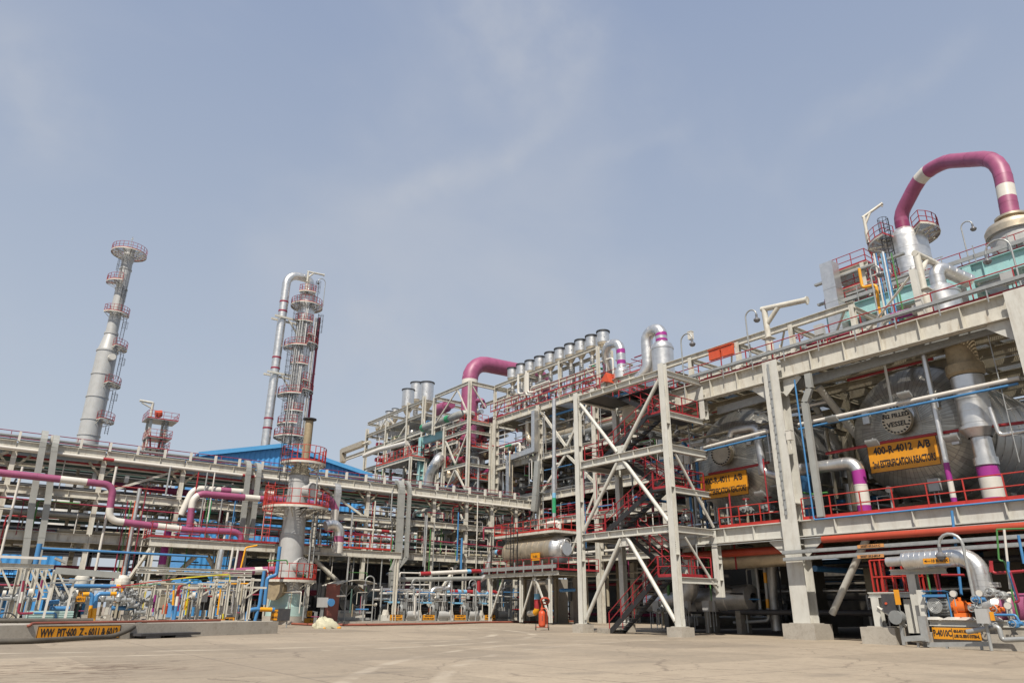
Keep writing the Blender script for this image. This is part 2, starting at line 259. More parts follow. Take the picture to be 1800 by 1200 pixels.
def radial_head(name, col):
    """insulated dished head: radial gore seams in the object's own coordinates, axis along local X"""
    m = mat(name, col, .36, .7, var=.08, scale=1.2, dirt=.3, dirtcol=(.33, .29, .22), bump=.06)
    nt = m.node_tree; N = nt.nodes; L = nt.links; b = N['Principled BSDF']
    src = b.inputs['Base Color'].links[0].from_socket
    tc = N.new('ShaderNodeTexCoord'); sp = N.new('ShaderNodeSeparateXYZ'); L.new(tc.outputs['Object'], sp.inputs[0])
    at = N.new('ShaderNodeMath'); at.operation = 'ARCTAN2'; L.new(sp.outputs['Y'], at.inputs[0]); L.new(sp.outputs['Z'], at.inputs[1])
    mu = N.new('ShaderNodeMath'); mu.operation = 'MULTIPLY'; mu.inputs[1].default_value = 72/(2*math.pi); L.new(at.outputs[0], mu.inputs[0])
    fr = N.new('ShaderNodeMath'); fr.operation = 'PINGPONG'; fr.inputs[1].default_value = .5; L.new(mu.outputs[0], fr.inputs[0])
    ln = N.new('ShaderNodeVectorMath'); ln.operation = 'LENGTH'
    cb = N.new('ShaderNodeCombineXYZ'); L.new(sp.outputs['Y'], cb.inputs[0]); L.new(sp.outputs['Z'], cb.inputs[1]); L.new(cb.outputs[0], ln.inputs[0])
    dv = N.new('ShaderNodeMath'); dv.operation = 'MULTIPLY'; L.new(fr.outputs[0], dv.inputs[0]); L.new(ln.outputs['Value'], dv.inputs[1])
    r = N.new('ShaderNodeMapRange'); r.inputs['From Min'].default_value = .10; r.inputs['From Max'].default_value = .2; r.inputs['To Min'].default_value = .55; r.inputs['To Max'].default_value = 0
    L.new(dv.outputs[0], r.inputs['Value'])
    pr = N.new('ShaderNodeMath'); pr.operation = 'PINGPONG'; pr.inputs[1].default_value = .42; L.new(ln.outputs['Value'], pr.inputs[0])
    r2 = N.new('ShaderNodeMapRange'); r2.inputs['From Min'].default_value = 0; r2.inputs['From Max'].default_value = .025; r2.inputs['To Min'].default_value = .4; r2.inputs['To Max'].default_value = 0; L.new(pr.outputs[0], r2.inputs['Value'])
    # each cladding sheet has its own tone and gloss
    f1 = N.new('ShaderNodeMath'); f1.operation = 'FLOOR'; L.new(mu.outputs[0], f1.inputs[0])
    d1 = N.new('ShaderNodeMath'); d1.operation = 'DIVIDE'; d1.inputs[1].default_value = .84; L.new(ln.outputs['Value'], d1.inputs[0])
    f2 = N.new('ShaderNodeMath'); f2.operation = 'FLOOR'; L.new(d1.outputs[0], f2.inputs[0])
    cc = N.new('ShaderNodeCombineXYZ'); L.new(f1.outputs[0], cc.inputs[0]); L.new(f2.outputs[0], cc.inputs[1])
    wn = N.new('ShaderNodeTexWhiteNoise'); wn.noise_dimensions = '2D'; L.new(cc.outputs[0], wn.inputs['Vector'])
    w1 = N.new('ShaderNodeMapRange'); w1.inputs['To Min'].default_value = .84; w1.inputs['To Max'].default_value = 1.08; L.new(wn.outputs['Value'], w1.inputs['Value'])
    w2 = N.new('ShaderNodeMixRGB'); w2.blend_type = 'MULTIPLY'; w2.inputs[0].default_value = 1; L.new(src, w2.inputs[1]); L.new(w1.outputs[0], w2.inputs[2]); src = w2.outputs[0]
    w3 = N.new('ShaderNodeMapRange'); w3.inputs['To Min'].default_value = .30; w3.inputs['To Max'].default_value = .42; L.new(wn.outputs['Color'], w3.inputs['Value']); L.new(w3.outputs[0], b.inputs['Roughness'])
    mxm = N.new('ShaderNodeMath'); mxm.operation = 'MAXIMUM'; L.new(r.outputs[0], mxm.inputs[0]); L.new(r2.outputs[0], mxm.inputs[1])
    mx = N.new('ShaderNodeMixRGB'); mx.inputs[2].default_value = (.10, .095, .085, 1); L.new(mxm.outputs[0], mx.inputs[0]); L.new(src, mx.inputs[1]); L.new(mx.outputs[0], b.inputs['Base Color'])
    bp = N.new('ShaderNodeBump'); bp.inputs['Strength'].default_value = .3; bp.inputs['Distance'].default_value = .03; bp.invert = True
    L.new(mxm.outputs[0], bp.inputs['Height']); L.new(bp.outputs[0], b.inputs['Normal'])
radial_head('head_clad', (.49, .475, .43))
radial_head('head_tan', (.62, .56, .46))

def grating(name, col, per=.12, open_=.5):
    """open steel bar grating: real see-through slots"""
    m = mat(name, col, .55, .3, var=.12)
    nt = m.node_tree; N = nt.nodes; L = nt.links; b = N['Principled BSDF']; out = N['Material Output']
    geo = N.new('ShaderNodeNewGeometry'); sp = N.new('ShaderNodeSeparateXYZ'); L.new(geo.outputs['Position'], sp.inputs[0])
    pp = N.new('ShaderNodeMath'); pp.operation = 'PINGPONG'; pp.inputs[1].default_value = per/2; L.new(sp.outputs['Y'], pp.inputs[0])
    gt = N.new('ShaderNodeMath'); gt.operation = 'GREATER_THAN'; gt.inputs[1].default_value = per/2*(1-open_); L.new(pp.outputs[0], gt.inputs[0])
    tr = N.new('ShaderNodeBsdfTransparent'); mx = N.new('ShaderNodeMixShader')
    L.new(gt.outputs[0], mx.inputs[0]); L.new(b.outputs[0], mx.inputs[1]); L.new(tr.outputs[0], mx.inputs[2]); L.new(mx.outputs[0], out.inputs[0])
    return m
grating('grating', (.36, .36, .34))
grating('grating_light', (.46, .44, .38), per=.09, open_=.55)

# ---------------------------------------------------------------- mesh builder
def basis(ax, ref=None):
    z = Vector(ax).normalized()
    r = Vector(ref) if ref is not None else (Vector((0, 0, 1)) if abs(z.z) < .95 else Vector((1, 0, 0)))
    x = r.cross(z)
    if x.length < 1e-5: x = Vector((0, 1, 0)).cross(z)
    x.normalize(); y = z.cross(x); return x, y, z
ORG = {}
class MB:
    def __init__(s): s.v = []; s.f = []; s.mi = []; s.sm = []
    def add(s, vs, fs, mi=0, sm=False):
        b = len(s.v); s.v += [tuple(p) for p in vs]
        for f in fs: s.f.append(tuple(b+i for i in f)); s.mi.append(mi); s.sm.append(sm)
    def obox(s, c, x, y, z, mi=0):
        c = Vector(c); vs = [c+a*x+b*y+d*z for a in (-1, 1) for b in (-1, 1) for d in (-1, 1)]
        s.add(vs, [(0, 1, 3, 2), (4, 6, 7, 5), (0, 4, 5, 1), (2, 3, 7, 6), (0, 2, 6, 4), (1, 5, 7, 3)], mi)
    def box(s, c, d, rz=0, mi=0):
        x = Vector((math.cos(rz), math.sin(rz), 0)); y = Vector((-math.sin(rz), math.cos(rz), 0))
        s.obox(c, x*d[0]/2, y*d[1]/2, Vector((0, 0, d[2]/2)), mi)
    def bar(s, p, q, w, h, upv=(0, 0, 1), mi=0):
        p, q = Vector(p), Vector(q); x, y, z = basis(q-p, upv); s.obox((p+q)/2, x*w/2, y*h/2, (q-p)/2, mi)
    def ib(s, p, q, h, b, upv=(0, 0, 1), tf=.04, tw=.03, mi=0):
        """I-section from p to q: depth h along upv, flange width b"""
        p, q = Vector(p), Vector(q); x, y, z = basis(q-p, upv); c = (p+q)/2; l = (q-p)/2
        s.obox(c+y*(h/2-tf/2), x*b/2, y*tf/2, l, mi); s.obox(c-y*(h/2-tf/2), x*b/2, y*tf/2, l, mi)
        s.obox(c, x*tw/2, y*(h/2-tf), l, mi)
    def stiff(s, p, q, h, b, n, upv=(0, 0, 1), tf=.04, mi=0):
        """web stiffener plates at even spacing"""
        p, q = Vector(p), Vector(q); x, y, z = basis(q-p, upv)
        for i in range(1, n+1): s.obox(p+(q-p)*i/(n+1), x*(b/2-.012), y*(h/2-tf), z*.012, mi)
    def tube(s, p, q, r, n=8, r2=None, cap=True, mi=0):
        p, q = Vector(p), Vector(q); r2 = r if r2 is None else r2; x, y, z = basis(q-p)
        vs = []
        for c, rr in ((p, r), (q, r2)):
            for i in range(n):
                a = 2*math.pi*i/n; vs.append(c+x*math.cos(a)*rr+y*math.sin(a)*rr)
        s.add(vs, [(i, (i+1) % n, n+(i+1) % n, n+i) for i in range(n)], mi, True)
        if cap: s.add(vs[:n], [tuple(range(n))[::-1]], mi); s.add(vs[n:], [tuple(range(n))], mi)
    def lathe(s, prof, org, ax=(0, 0, 1), n=24, mi=0, a0=0, a1=2*math.pi, sm=True):
        """prof: (radius, height[, material index]) along ax"""
        org = Vector(org); x, y, z = basis(ax); full = abs(a1-a0-2*math.pi) < 1e-6; cols = n if full else n+1
        vs = []
        for pr in prof:
            for i in range(cols):
                a = a0+(a1-a0)*i/n; vs.append(org+z*pr[1]+x*math.cos(a)*pr[0]+y*math.sin(a)*pr[0])
        for k in range(len(prof)-1):
            m = prof[k+1][2] if len(prof[k+1]) > 2 else mi
            flat = abs(prof[k][1]-prof[k+1][1]) < 1e-4
            b = len(s.v)
            s.add(vs[k*cols:(k+2)*cols], [(i, (i+1) % cols, cols+(i+1) % cols, cols+i) for i in range(n if full else n)], m, sm and not flat)
    def torus(s, c, ax, RR, r, n=20, m=6, a0=0, a1=2*math.pi, mi=0):
        c = Vector(c); x, y, z = basis(ax); full = abs(a1-a0-2*math.pi) < 1e-6; N_ = n if full else n+1; vs = []
        for i in range(N_):
            a = a0+(a1-a0)*i/n; d = x*math.cos(a)+y*math.sin(a)
            for j in range(m):
                b = 2*math.pi*j/m; vs.append(c+d*(RR+r*math.cos(b))+z*r*math.sin(b))
        s.add(vs, [(i*m+j, i*m+(j+1) % m, ((i+1) % N_)*m+(j+1) % m, ((i+1) % N_)*m+j) for i in range(n) for j in range(m)], mi, True)
    def sweep(s, pts, r, n=10, bend=None, bands=(), seam=0, cap=True, mi=0, seg=5):
        """round pipe through pts with swept elbows; bands: (from m, to m, material index); seam: spacing of cladding lap joints"""
        pts = [Vector(p) for p in pts]; bend = bend if bend is not None else 1.5*r*2
        c = [pts[0]]
        for i in range(1, len(pts)-1):
            a, b, d = pts[i-1], pts[i], pts[i+1]; u = (a-b); w = (d-b); lu, lw = u.length, w.length; u.normalize(); w.normalize()
            ang = u.angle(w, 0)
            if ang > math.pi-.02: continue
            t = min(bend/math.tan(ang/2) if ang > .02 else bend, lu*.48, lw*.48)
            p0, p2 = b+u*t, b+w*t
            k = max(2, int(seg*(math.pi-ang)/(math.pi/2))+1)
            rad = t*math.tan(ang/2); bis = (u+w).normalized(); cen = b+bis*(rad/math.sin(ang/2))
            v0 = p0-cen; axis = v0.cross(p2-cen)
            if axis.length < 1e-6: c.append(b); continue
            tot = v0.angle(p2-cen)
            for j in range(k+1): c.append(cen+Matrix.Rotation(tot*j/k, 3, axis.normalized()) @ v0)
        c.append(pts[-1])
        # arc length, insert band edges and seams
        L = [0]
        for i in range(1, len(c)): L.append(L[-1]+(c[i]-c[i-1]).length)
        tot = L[-1]; cuts = set()
        for b in bands:
            for e in b[:2]:
                e = e if e >= 0 else tot+e
                if 0 < e < tot: cuts.add(e)
        rings = [(l, p, 1.) for l, p in zip(L, c)]
        def pat(e):
            for i in range(1, len(L)):
                if L[i] >= e: k = (e-L[i-1])/max(1e-9, L[i]-L[i-1]); return c[i-1].lerp(c[i], k)
            return c[-1]
        for e in cuts: rings += [(e, pat(e), 1.)]
        if seam:
            e = seam*.5
            while e < tot-.05:
                for de, k in ((-.0185, 1.), (-.0175, 1+.009/r), (.0175, 1+.009/r), (.0185, 1.)): rings.append((e+de, pat(e+de), k))
                e += seam
        rings.sort(key=lambda q: q[0])
        # parallel transport
        P_ = [q[1] for q in rings]; m = len(P_); dirs = []
        for i in range(m):
            d = P_[min(i+1, m-1)]-P_[max(i-1, 0)]
            dirs.append(d.normalized() if d.length > 1e-7 else (dirs[-1] if dirs else Vector((0, 0, 1))))
        x, y, z = basis(dirs[0]); vs = []
        for i in range(m):
            if i:
                q = dirs[i-1].rotation_difference(dirs[i]); x = q @ x
            yy = dirs[i].cross(x).normalized(); xx = yy.cross(dirs[i])
            for j in range(n):
                a = 2*math.pi*j/n; vs.append(P_[i]+(xx*math.cos(a)+yy*math.sin(a))*r*rings[i][2])
        base = len(s.v); s.v += [tuple(p) for p in vs]
        for i in range(m-1):
            mid = (rings[i][0]+rings[i+1][0])/2; mm = mi
            for b in bands:
                b0 = b[0] if b[0] >= 0 else tot+b[0]; b1 = b[1] if b[1] > 0 else tot+b[1]
                if b0 <= mid <= b1: mm = b[2]
            for j in range(n):
                s.f.append((base+i*n+j, base+i*n+(j+1) % n, base+(i+1)*n+(j+1) % n, base+(i+1)*n+j)); s.mi.append(mm); s.sm.append(True)
        if cap:
            s.f.append(tuple(base+j for j in range(n))[::-1]); s.mi.append(mi); s.sm.append(False)
            s.f.append(tuple(base+(m-1)*n+j for j in range(n))); s.mi.append(mi); s.sm.append(False)
        return tot
    def rail(s, pts, h=1.1, sp=1.6, toe=True, r=.03, closed=False, mi=0, nrail=2):
        """handrail: posts, top and mid rail, toe plate"""
        pts = [Vector(p) for p in pts]
        if closed: pts.append(pts[0])
        U = Vector((0, 0, 1))
        for a, b in zip(pts[:-1], pts[1:]):
            for k in range(nrail):
                z = h*(1-k*.48); s.tube(a+U*z, b+U*z, r, 6)
            if toe: s.bar(a+U*.09, b+U*.09, .015, .16)
            n = max(1, round((b-a).length/sp))
            for i in range(n+1):
                p = a.lerp(b, i/n); s.bar(p, p+U*h, r*2.2, r*1.4, (b-a).normalized() if (b-a).length > .01 else (1, 0, 0))
    def ladder(s, p, h, nrm, w=.5, cage=True, rr=.022, mi=0):
        p = Vector(p); n_ = Vector(nrm).normalized(); U = Vector((0, 0, 1)); x = U.cross(n_)
        for sg in (-1, 1): s.bar(p+x*w/2*sg, p+x*w/2*sg+U*h, .05, .07, n_)
        k = int(h/.33)
        for i in range(k): s.tube(p+x*w/2+U*(.2+i*.33), p-x*w/2+U*(.2+i*.33), rr*.8, 5, cap=False)
        if cage:
            z = 2.2; cR = .38
            hoops = []
            while z < h: hoops.append(z); z += 1.0
            for z in hoops: s.torus(p+U*z+n_*.33, U, cR, .022, 12, 5)
            if hoops:
                for a in range(5):
                    th = math.atan2(n_.y, n_.x)+(a-2)*R(42); d = Vector((math.cos(th), math.sin(th), 0))
                    s.tube(p+n_*.33+d*cR+U*hoops[0], p+n_*.33+d*cR+U*hoops[-1], .018, 5, cap=False)
    def bbox(s):
        xs, ys, zs = zip(*s.v); return Vector((min(xs), min(ys), min(zs))), Vector((max(xs), max(ys), max(zs)))
    def build(s, name, m, parent=None, org=None):
        ms = m if isinstance(m, (list, tuple)) else [m]
        me = bpy.data.meshes.new(name)
        if org is None:
            if parent is not None: org = ORG[parent]
            elif s.v:
                a, b = s.bbox(); org = Vector(((a.x+b.x)/2, (a.y+b.y)/2, a.z))
            else: org = Vector((0, 0, 0))
        org = Vector(org)
        me.from_pydata([(p[0]-org.x, p[1]-org.y, p[2]-org.z) for p in s.v], [], s.f)
        for mm in ms: me.materials.append(M[mm] if isinstance(mm, str) else mm)
        me.polygons.foreach_set('material_index', s.mi); me.polygons.foreach_set('use_smooth', s.sm); me.update(); me.set_sharp_from_angle(angle=R(63))
        o = bpy.data.objects.new(name, me); COL.objects.link(o)
        if parent is not None:
            o.parent = parent; o.location = org-ORG[parent]
        else: o.location = org
        ORG[o] = org
        return o
def thing(name, label, cat, loc=(0, 0, 0), group=None):
    o = bpy.data.objects.new(name, None); COL.objects.link(o); o.location = loc; o.empty_display_size = .2
    o['label'] = label; o['category'] = cat
    if group: o['group'] = group
    ORG[o] = Vector(loc); return o
def tag(o, label, cat, group=None):
    o['label'] = label; o['category'] = cat
    if group: o['group'] = group
    return o
def struct(o): o['kind'] = 'structure'; return o
def children(o): return [c for c in COL.objects if c.parent is o]
KIDS = {}
def dup(root, loc, label, group=None, rz=0):
    if root not in KIDS:
        ch = children(root); KIDS[root] = [(c, children(c)) for c in ch]
    r = root.copy(); COL.objects.link(r); r.location = loc; r.rotation_euler = (0, 0, rz); r['label'] = label; ORG[r] = Vector(loc)
    if group: r['group'] = group
    for c, gs in KIDS[root]:
        d = c.copy(); COL.objects.link(d); d.parent = r
        for g in gs: e = g.copy(); COL.objects.link(e); e.parent = d
    return r
def pipe(name, label, pts, r, mats, bands=(), bend=None, seam=0, n=10, group=None, flanges=()):
    """one pipe run as one mesh; mats[0] is the pipe, others serve the painted bands; flanges: points of bolted flange pairs"""
    b = MB(); b.sweep(pts, r, n, bend, bands, seam)
    for fp, fd in flanges: b.tube(Vector(fp)-Vector(fd)*.07, Vector(fp)+Vector(fd)*.07, r*1.65, 14)
    o = b.build(name, mats); tag(o, label, 'pipe', group); return o
def text(parent, body, loc, xdir, ydir, size, m='black', fat=.0, align='CENTER', name='lettering', sx=1.0, fit=None):
    fat = size*.028
    cu = bpy.data.curves.new(name, 'FONT'); cu.body = body; cu.size = size; cu.align_x = align; cu.align_y = 'CENTER'
    cu.extrude = .004; cu.offset = fat; cu.resolution_u = 2
    cu.materials.append(M[m]); tmp = bpy.data.objects.new(name, cu); COL.objects.link(tmp)
    me = bpy.data.meshes.new_from_object(tmp.evaluated_get(bpy.context.evaluated_depsgraph_get())); me.name = name
    bpy.data.objects.remove(tmp); bpy.data.curves.remove(cu)
    if not me.materials: me.materials.append(M[m])
    o = bpy.data.objects.new(name, me); COL.objects.link(o)
    if fit and me.vertices:
        wd = max(v_.co.x for v_ in me.vertices)-min(v_.co.x for v_ in me.vertices)
        if wd*sx > fit: sx = fit/wd
    x = Vector(xdir).normalized(); y = Vector(ydir).normalized(); z = x.cross(y)
    mm = Matrix.Identity(4)
    for i, a in enumerate((x*sx, y, z)):
        for j in range(3): mm[j][i] = a[j]
    mm.translation = Vector(loc)-(ORG[parent] if parent is not None else Vector((0, 0, 0)))
    o.parent = parent; o.matrix_local = mm; return o
NX = Vector((-1, 0, 0)); NY = Vector((0, -1, 0)); UZ = Vector((0, 0, 1)); PX = Vector((1, 0, 0)); PY = Vector((0, 1, 0))
def sign(label, c, w, h, face, lines, size=None, fat=.006, border=True, m='sign_yellow', name='sign', sx=1.0, cat='sign'):
    """flat painted plate facing -X or -Y with black edge and lettering"""
    c = Vector(c); x, nrm = (NY, NX) if face == 'X' else (PX, NY)
    if isinstance(face, Vector): nrm = face; x = UZ.cross(nrm)
    t = thing(name, label, cat, c-UZ*h/2)
    b = MB(); b.obox(c, x*w/2, UZ*h/2, nrm*.012); b.build('plate', m, t)
    if border:
        b = MB(); e = .02*max(1, h)
        for sg in (-1, 1):
            b.obox(c+UZ*sg*(h/2-e/2)+nrm*.016, x*w/2, UZ*e/2, nrm*.003); b.obox(c+x*sg*(w/2-e/2)+nrm*.016, x*e/2, UZ*(h/2-e), nrm*.003)
        b.build('border', 'black', t)
    n = len(lines)
    for i, ln in enumerate(lines):
        s = size or h/(n*1.45)
        text(t, ln, c+UZ*(h*(.5-(i+.5)/n)*.92)+nrm*.02, x, UZ, s, fat=fat, sx=sx, fit=w*.9)
    return t
ORD = 'first second third fourth fifth sixth seventh eighth ninth tenth eleventh twelfth thirteenth fourteenth fifteenth sixteenth seventeenth eighteenth'.split()
# ================================================================ GROUND
b = MB(); b.add([(-900, -900, 0), (900, -900, 0), (900, 900, 0), (-900, 900, 0)], [(0, 1, 2, 3)])
g = b.build('ground', 'earth', org=(0, 0, 0)); struct(g)
b = MB(); n = 40
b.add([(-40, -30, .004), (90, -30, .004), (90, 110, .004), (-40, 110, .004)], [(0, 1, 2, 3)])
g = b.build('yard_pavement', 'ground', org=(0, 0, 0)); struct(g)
b = MB(); b.add([(38.6, -6, .008), (69, -6, .008), (69, 34, .008), (37.8, 34, .008), (38.4, 20, .008), (37.7, 10, .008)], [(0, 1, 2, 3, 4, 5)]); g = b.build('added_dark_bay_floor', 'added_dark_bay_floor', org=(0, 0, 0)); struct(g)  # added dark sheet: oily floor, its colour deepening the bay's shade

# ================================================================ STAIR TOWER
TX0, TX1, TY0, TY1 = 31.2, 34.8, 26.5, 34.0
def pedestal(label, x, y, s, h, group='concrete pedestals under the steel columns'):
    b = MB(); b.box((x, y, h/2+.002), (s[0], s[1], h)); b.box((x, y, h+.02), (s[0]*.7, s[1]*.7, .036))
    o = b.build('column_pedestal', 'concrete', org=(x, y, 0)); tag(o, label, 'pedestal', group); return o
t = thing('stair_tower', 'tall open steel stair tower with zigzag black stairs and red handrails', 'stair tower', ((TX0+TX1)/2, (TY0+TY1)/2, 0))
def P(name, m, fn, parent):
    b = MB(); fn(b); return b.build(name, m, parent)
for (x, y, z0, z1) in ((TX0, TY0, .5, 15.0), (TX0, TY1, .5, 14.9), (TX1, TY1, .5, 14.6), (TX1-.02, TY0, 2.0, 5.6), (TX1-.02, TY0, 12.2, 14.2)):
    def f(b):
        b.ib((x, y, z0), (x, y, z1), .36, .38, PX, .03, .025)
        b.stiff((x, y, z0), (x, y, z1), .36, .38, 3, PX, .03)
        if z0 < 1: b.box((x, y, z0-.01), (.62, .62, .05)); b.obox((x, y-.26, z0+.2), PX*.012, PY*.09, UZ*.18); b.obox((x, y+.26, z0+.2), PX*.012, PY*.09, UZ*.18)
    P('column', 'steel_grey', f, t)
for z, d in ((5.5, .40), (10.0, .46), (14.48, .36)):
    P('beam', 'steel_grey', lambda b: (b.ib((TX0, TY0+.23, z), (TX0, TY1-.23, z), d, .3, UZ, .03, .02), b.stiff((TX0, TY0+.23, z), (TX0, TY1-.23, z), d, .3, 5, UZ, .03)), t)
    P('beam', 'steel_grey', lambda b: b.ib((TX0+.21, TY1, z-.03), (TX1-.21, TY1, z-.03), d*.8, .26, UZ, .025, .02), t)
    P('beam', 'steel_grey', lambda b: b.ib((TX0+.21, TY0, z-.02), (TX1-.25, TY0, z-.02), d*.9, .28, UZ, .025, .02), t)
    P('beam', 'steel_grey', lambda b: b.ib((TX1, TY0+.2, z-.05), (TX1, TY1-.23, z-.05), d*.8, .26, UZ, .025, .02), t)
for z in (2.85, 7.65, 12.0):
    P('beam', 'steel_grey', lambda b: b.ib((TX0+.21, TY0, z-.03), (TX1-.25, TY0, z-.03), .32, .22, UZ, .025, .02), t)
ym = (TY0+TY1)/2
br = [((TY0+.3, .75), (ym-.25, 5.25)), ((TY1-.3, .75), (ym+.25, 5.25)), ((TY0+.3, 5.9), (ym-.25, 9.75)), ((TY1-.3, 5.9), (ym+.25, 9.75)), ((TY0+.3, 14.1), (ym-.25, 10.35)), ((TY1-.3, 14.1), (ym+.25, 10.35))]
for (y0, z0), (y1, z1) in br:
    P('brace', 'steel_grey', lambda b: (b.tube((TX0, y0, z0), (TX0, y1, z1), .115, 12), b.bar(Vector((TX0, y0, z0)).lerp(Vector((TX0, y1, z1)), -.03), Vector((TX0, y0, z0)).lerp(Vector((TX0, y1, z1)), .06), .26, .03, PX),
                                        b.bar(Vector((TX0, y0, z0)).lerp(Vector((TX0, y1, z1)), .94), Vector((TX0, y0, z0)).lerp(Vector((TX0, y1, z1)), 1.04), .26, .03, PX)), t)
for z in (5.02, 9.52, 10.48):
    P('gusset', 'steel_grey', lambda b: b.obox((TX0-.005, ym, z), PX*.011, PY*.42, UZ*.24), t)
def boltset(b, y, z, n=3, w=.1):
    for i in range(n):
        for j in range(2): b.tube((TX0-.015, y+(j-.5)*w, z+(i-(n-1)/2)*.11), (TX0-.05, y+(j-.5)*w, z+(i-(n-1)/2)*.11), .022, 6)
def allbolts(b):
    for z in (5.5, 10.0, 14.45):
        for y in (TY0+.36, TY1-.36): boltset(b, y, z, 3)
    for z in (5.02, 9.52, 10.48):
        for y in (ym-.28, ym+.28): boltset(b, y, z, 3, .14)
    for y in (TY0, TY1):
        for z in (4.6, 9.2, 13.4): boltset(b, y, z, 4, .2)
P('bolts', 'mid_grey', allbolts, t)
for (y0, z0, y1, z1) in ((TY1, .8, TY1, 5.0),):
    P('brace', 'steel_grey', lambda b: b.tube((TX0+.2, y0, z0), (TX1-.2, y1, z1), .08, 8), t)
P('brace', 'steel_grey', lambda b: b.tube((TX1-.1, TY0, 5.8), (TX0+.6, TY0, 9.7), .08, 8), t)
P('brace', 'steel_grey', lambda b: b.tube((TX0+.9, TY0, 5.1), (TX1-.2, TY0, 2.3), .07, 8), t)
def flight(y0, z0, y1, z1, xa, xb):
    def st(b):
        for x in (xa, xb): b.bar((x, y0, z0+.05), (x, y1, z1+.05), .04, .30)
    P('stair_stringer', 'black', st, t)
    n = int(abs(z1-z0)/.21)
    P('stair_treads', 'mid_grey', lambda b: [b.box(((xa+xb)/2, y0+(y1-y0)*(i+.5)/n, z0+(z1-z0)*(i+.5)/n+.08), (xb-xa-.05, abs(y1-y0)/n*1.05, .035)) for i in range(n)], t)
    def hr(b):
        for x in (xa, xb):
            for h in (.55, 1.05): b.tube((x, y0, z0+.1+h), (x, y1, z1+.1+h), .028, 6)
            for i in range(5):
                k = i/4; p = Vector((x, y0+(y1-y0)*k, z0+(z1-z0)*k+.1)); b.bar(p, p+UZ*1.05, .06, .03, PY)
    P('handrail', 'red', hr, t)
FL = [(0.0, 3.0, 5.7), (5.7, 7.8, 10.25), (10.25, 12.2, 14.55)]
for a, m_, c in FL:
    flight(32.2, a, 28.2, m_, 31.65, 32.75); flight(28.2, m_, 32.0, c, 33.15, 34.3)
    P('landing', 'black', lambda b: b.box(((TX0+TX1)/2+.05, 27.35, m_-.06), (3.2, 1.6, .12)), t)
    P('landing', 'black', lambda b: (b.box(((TX0+TX1)/2+.05, 33.0, c-.07), (3.15, 1.75, .14)), b.box((33.72, 30.2, c-.07), (1.4, 3.8, .02)) if c > 14 else None), t)
    P('handrail', 'red', lambda b: b.rail([(TX0+.4, 28.1, m_), (TX0+.4, 26.72, m_), (TX1-.35, 26.72, m_), (TX1-.35, 28.1, m_)], 1.1, 1.2), t)
    P('handrail', 'red', lambda b: b.rail([(TX0+.4, 32.2, c), (TX0+.4, 33.85, c), (TX1-.35, 33.85, c)], 1.1, 1.2), t)
P('handrail', 'red', lambda b: b.rail([(TX1-.35, 28.4, 14.55), (TX1-.35, 32, 14.55)], 1.1, 1.3), t)
pedestal('low concrete pedestal under the right front column of the stair tower', TX0, TY0, (1.0, 1.0), .47)
pedestal('low concrete pedestal under the left front column of the stair tower', TX0, TY1, (.9, .9), .47)
pedestal('concrete pedestal under the rear left column of the stair tower', TX1, TY1, (.9, .9), .47)
b = MB(); b.box((32.2, 32.6, .14), (1.5, .9, .27)); o = b.build('stair_plinth', 'concrete_old'); tag(o, 'low concrete plinth at the foot of the black stairs', 'plinth')

# ================================================================ REACTOR STRUCTURE (the big frame at right)
FX = 34.8; RY = (-3.1, 9.2, 21.45, 33.8); RXS = (34.8, 42.0, 49.0)
T = thing('reactor_structure', 'huge cream steel frame holding the two big insulated reactors at right', 'steel structure', (42, 15, 0))
for x in RXS:
    for y in RY:
        if x == FX and y == 33.8: continue
        big = x == FX
        z0 = .72
        def f(b):
            h, w = (.85, .92) if big else (.6, .6)
            zt = 14.5 if big else 14.0
            b.ib((x, y, z0), (x, y, zt), h, w, PX, .06, .05)
            if big:
                for z in (4.5, 4.9, 5.7, 6.6, 12.6, 13.4): b.obox((x, y, z), PX*(h/2-.06), PY*(w/2-.01), UZ*.025)
                for s in (-1, 1):    # knee brackets under and over the beams
                    for zz, sg in ((4.86, -1), (13.36, -1)):
                        p = Vector((x, y+s*.46, zz)); q = p+PY*s*1.0; r_ = p+UZ*sg*.85
                        for dx in (-.015, .015): b.add([p+PX*dx, q+PX*dx, r_+PX*dx], [(0, 1, 2)])
                        b.bar(q, r_, .34, .035, PX)
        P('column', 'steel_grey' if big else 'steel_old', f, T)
for y in RY[:3]:
    pedestal('wide concrete pedestal under the %s big reactor frame column' % {-3.1: 'nearest', 9.2: 'right hand', 21.45: 'broad middle'}[y], FX, y, (1.6, 1.75), .72)
for z, d, w, m_ in ((5.29, .82, .46, 'steel_grey'), (13.96, 1.14, .5, 'steel')):
    for y0, y1 in zip(RY[:-1], RY[1:]):
        a = Vector((FX, y0+.46, z)); c = Vector((FX, (y1-.46), z)); k = 5
        P('beam', m_, lambda b: (b.ib(a, c, d, w, UZ, .045, .03), b.stiff(a, c, d, w, k, UZ, .045)), T)
        for x in RXS[1:]:
            P('beam', 'steel_old', lambda b: b.ib(a+PX*(x-FX), c+PX*(x-FX), d*.8, w*.8, UZ, .04, .03), T)
    for y in RY:
        P('beam', 'steel_old', lambda b: b.ib((FX+.43, y, z-.02), (41.69, y, z-.02), d*.85, .36, UZ, .04, .03), T)
        P('beam', 'steel_old', lambda b: b.ib((42.31, y, z-.02), (48.69, y, z-.02), d*.85, .36, UZ, .04, .03), T)
P('deck', 'dark', lambda b: b.box((52.2, 15.4, 5.665), (34.0, 37.6, .1)), T)
P('deck', 'grating_light', lambda b: b.box((42.1, 15.4, 14.45), (13.9, 37.2, .05)), T)
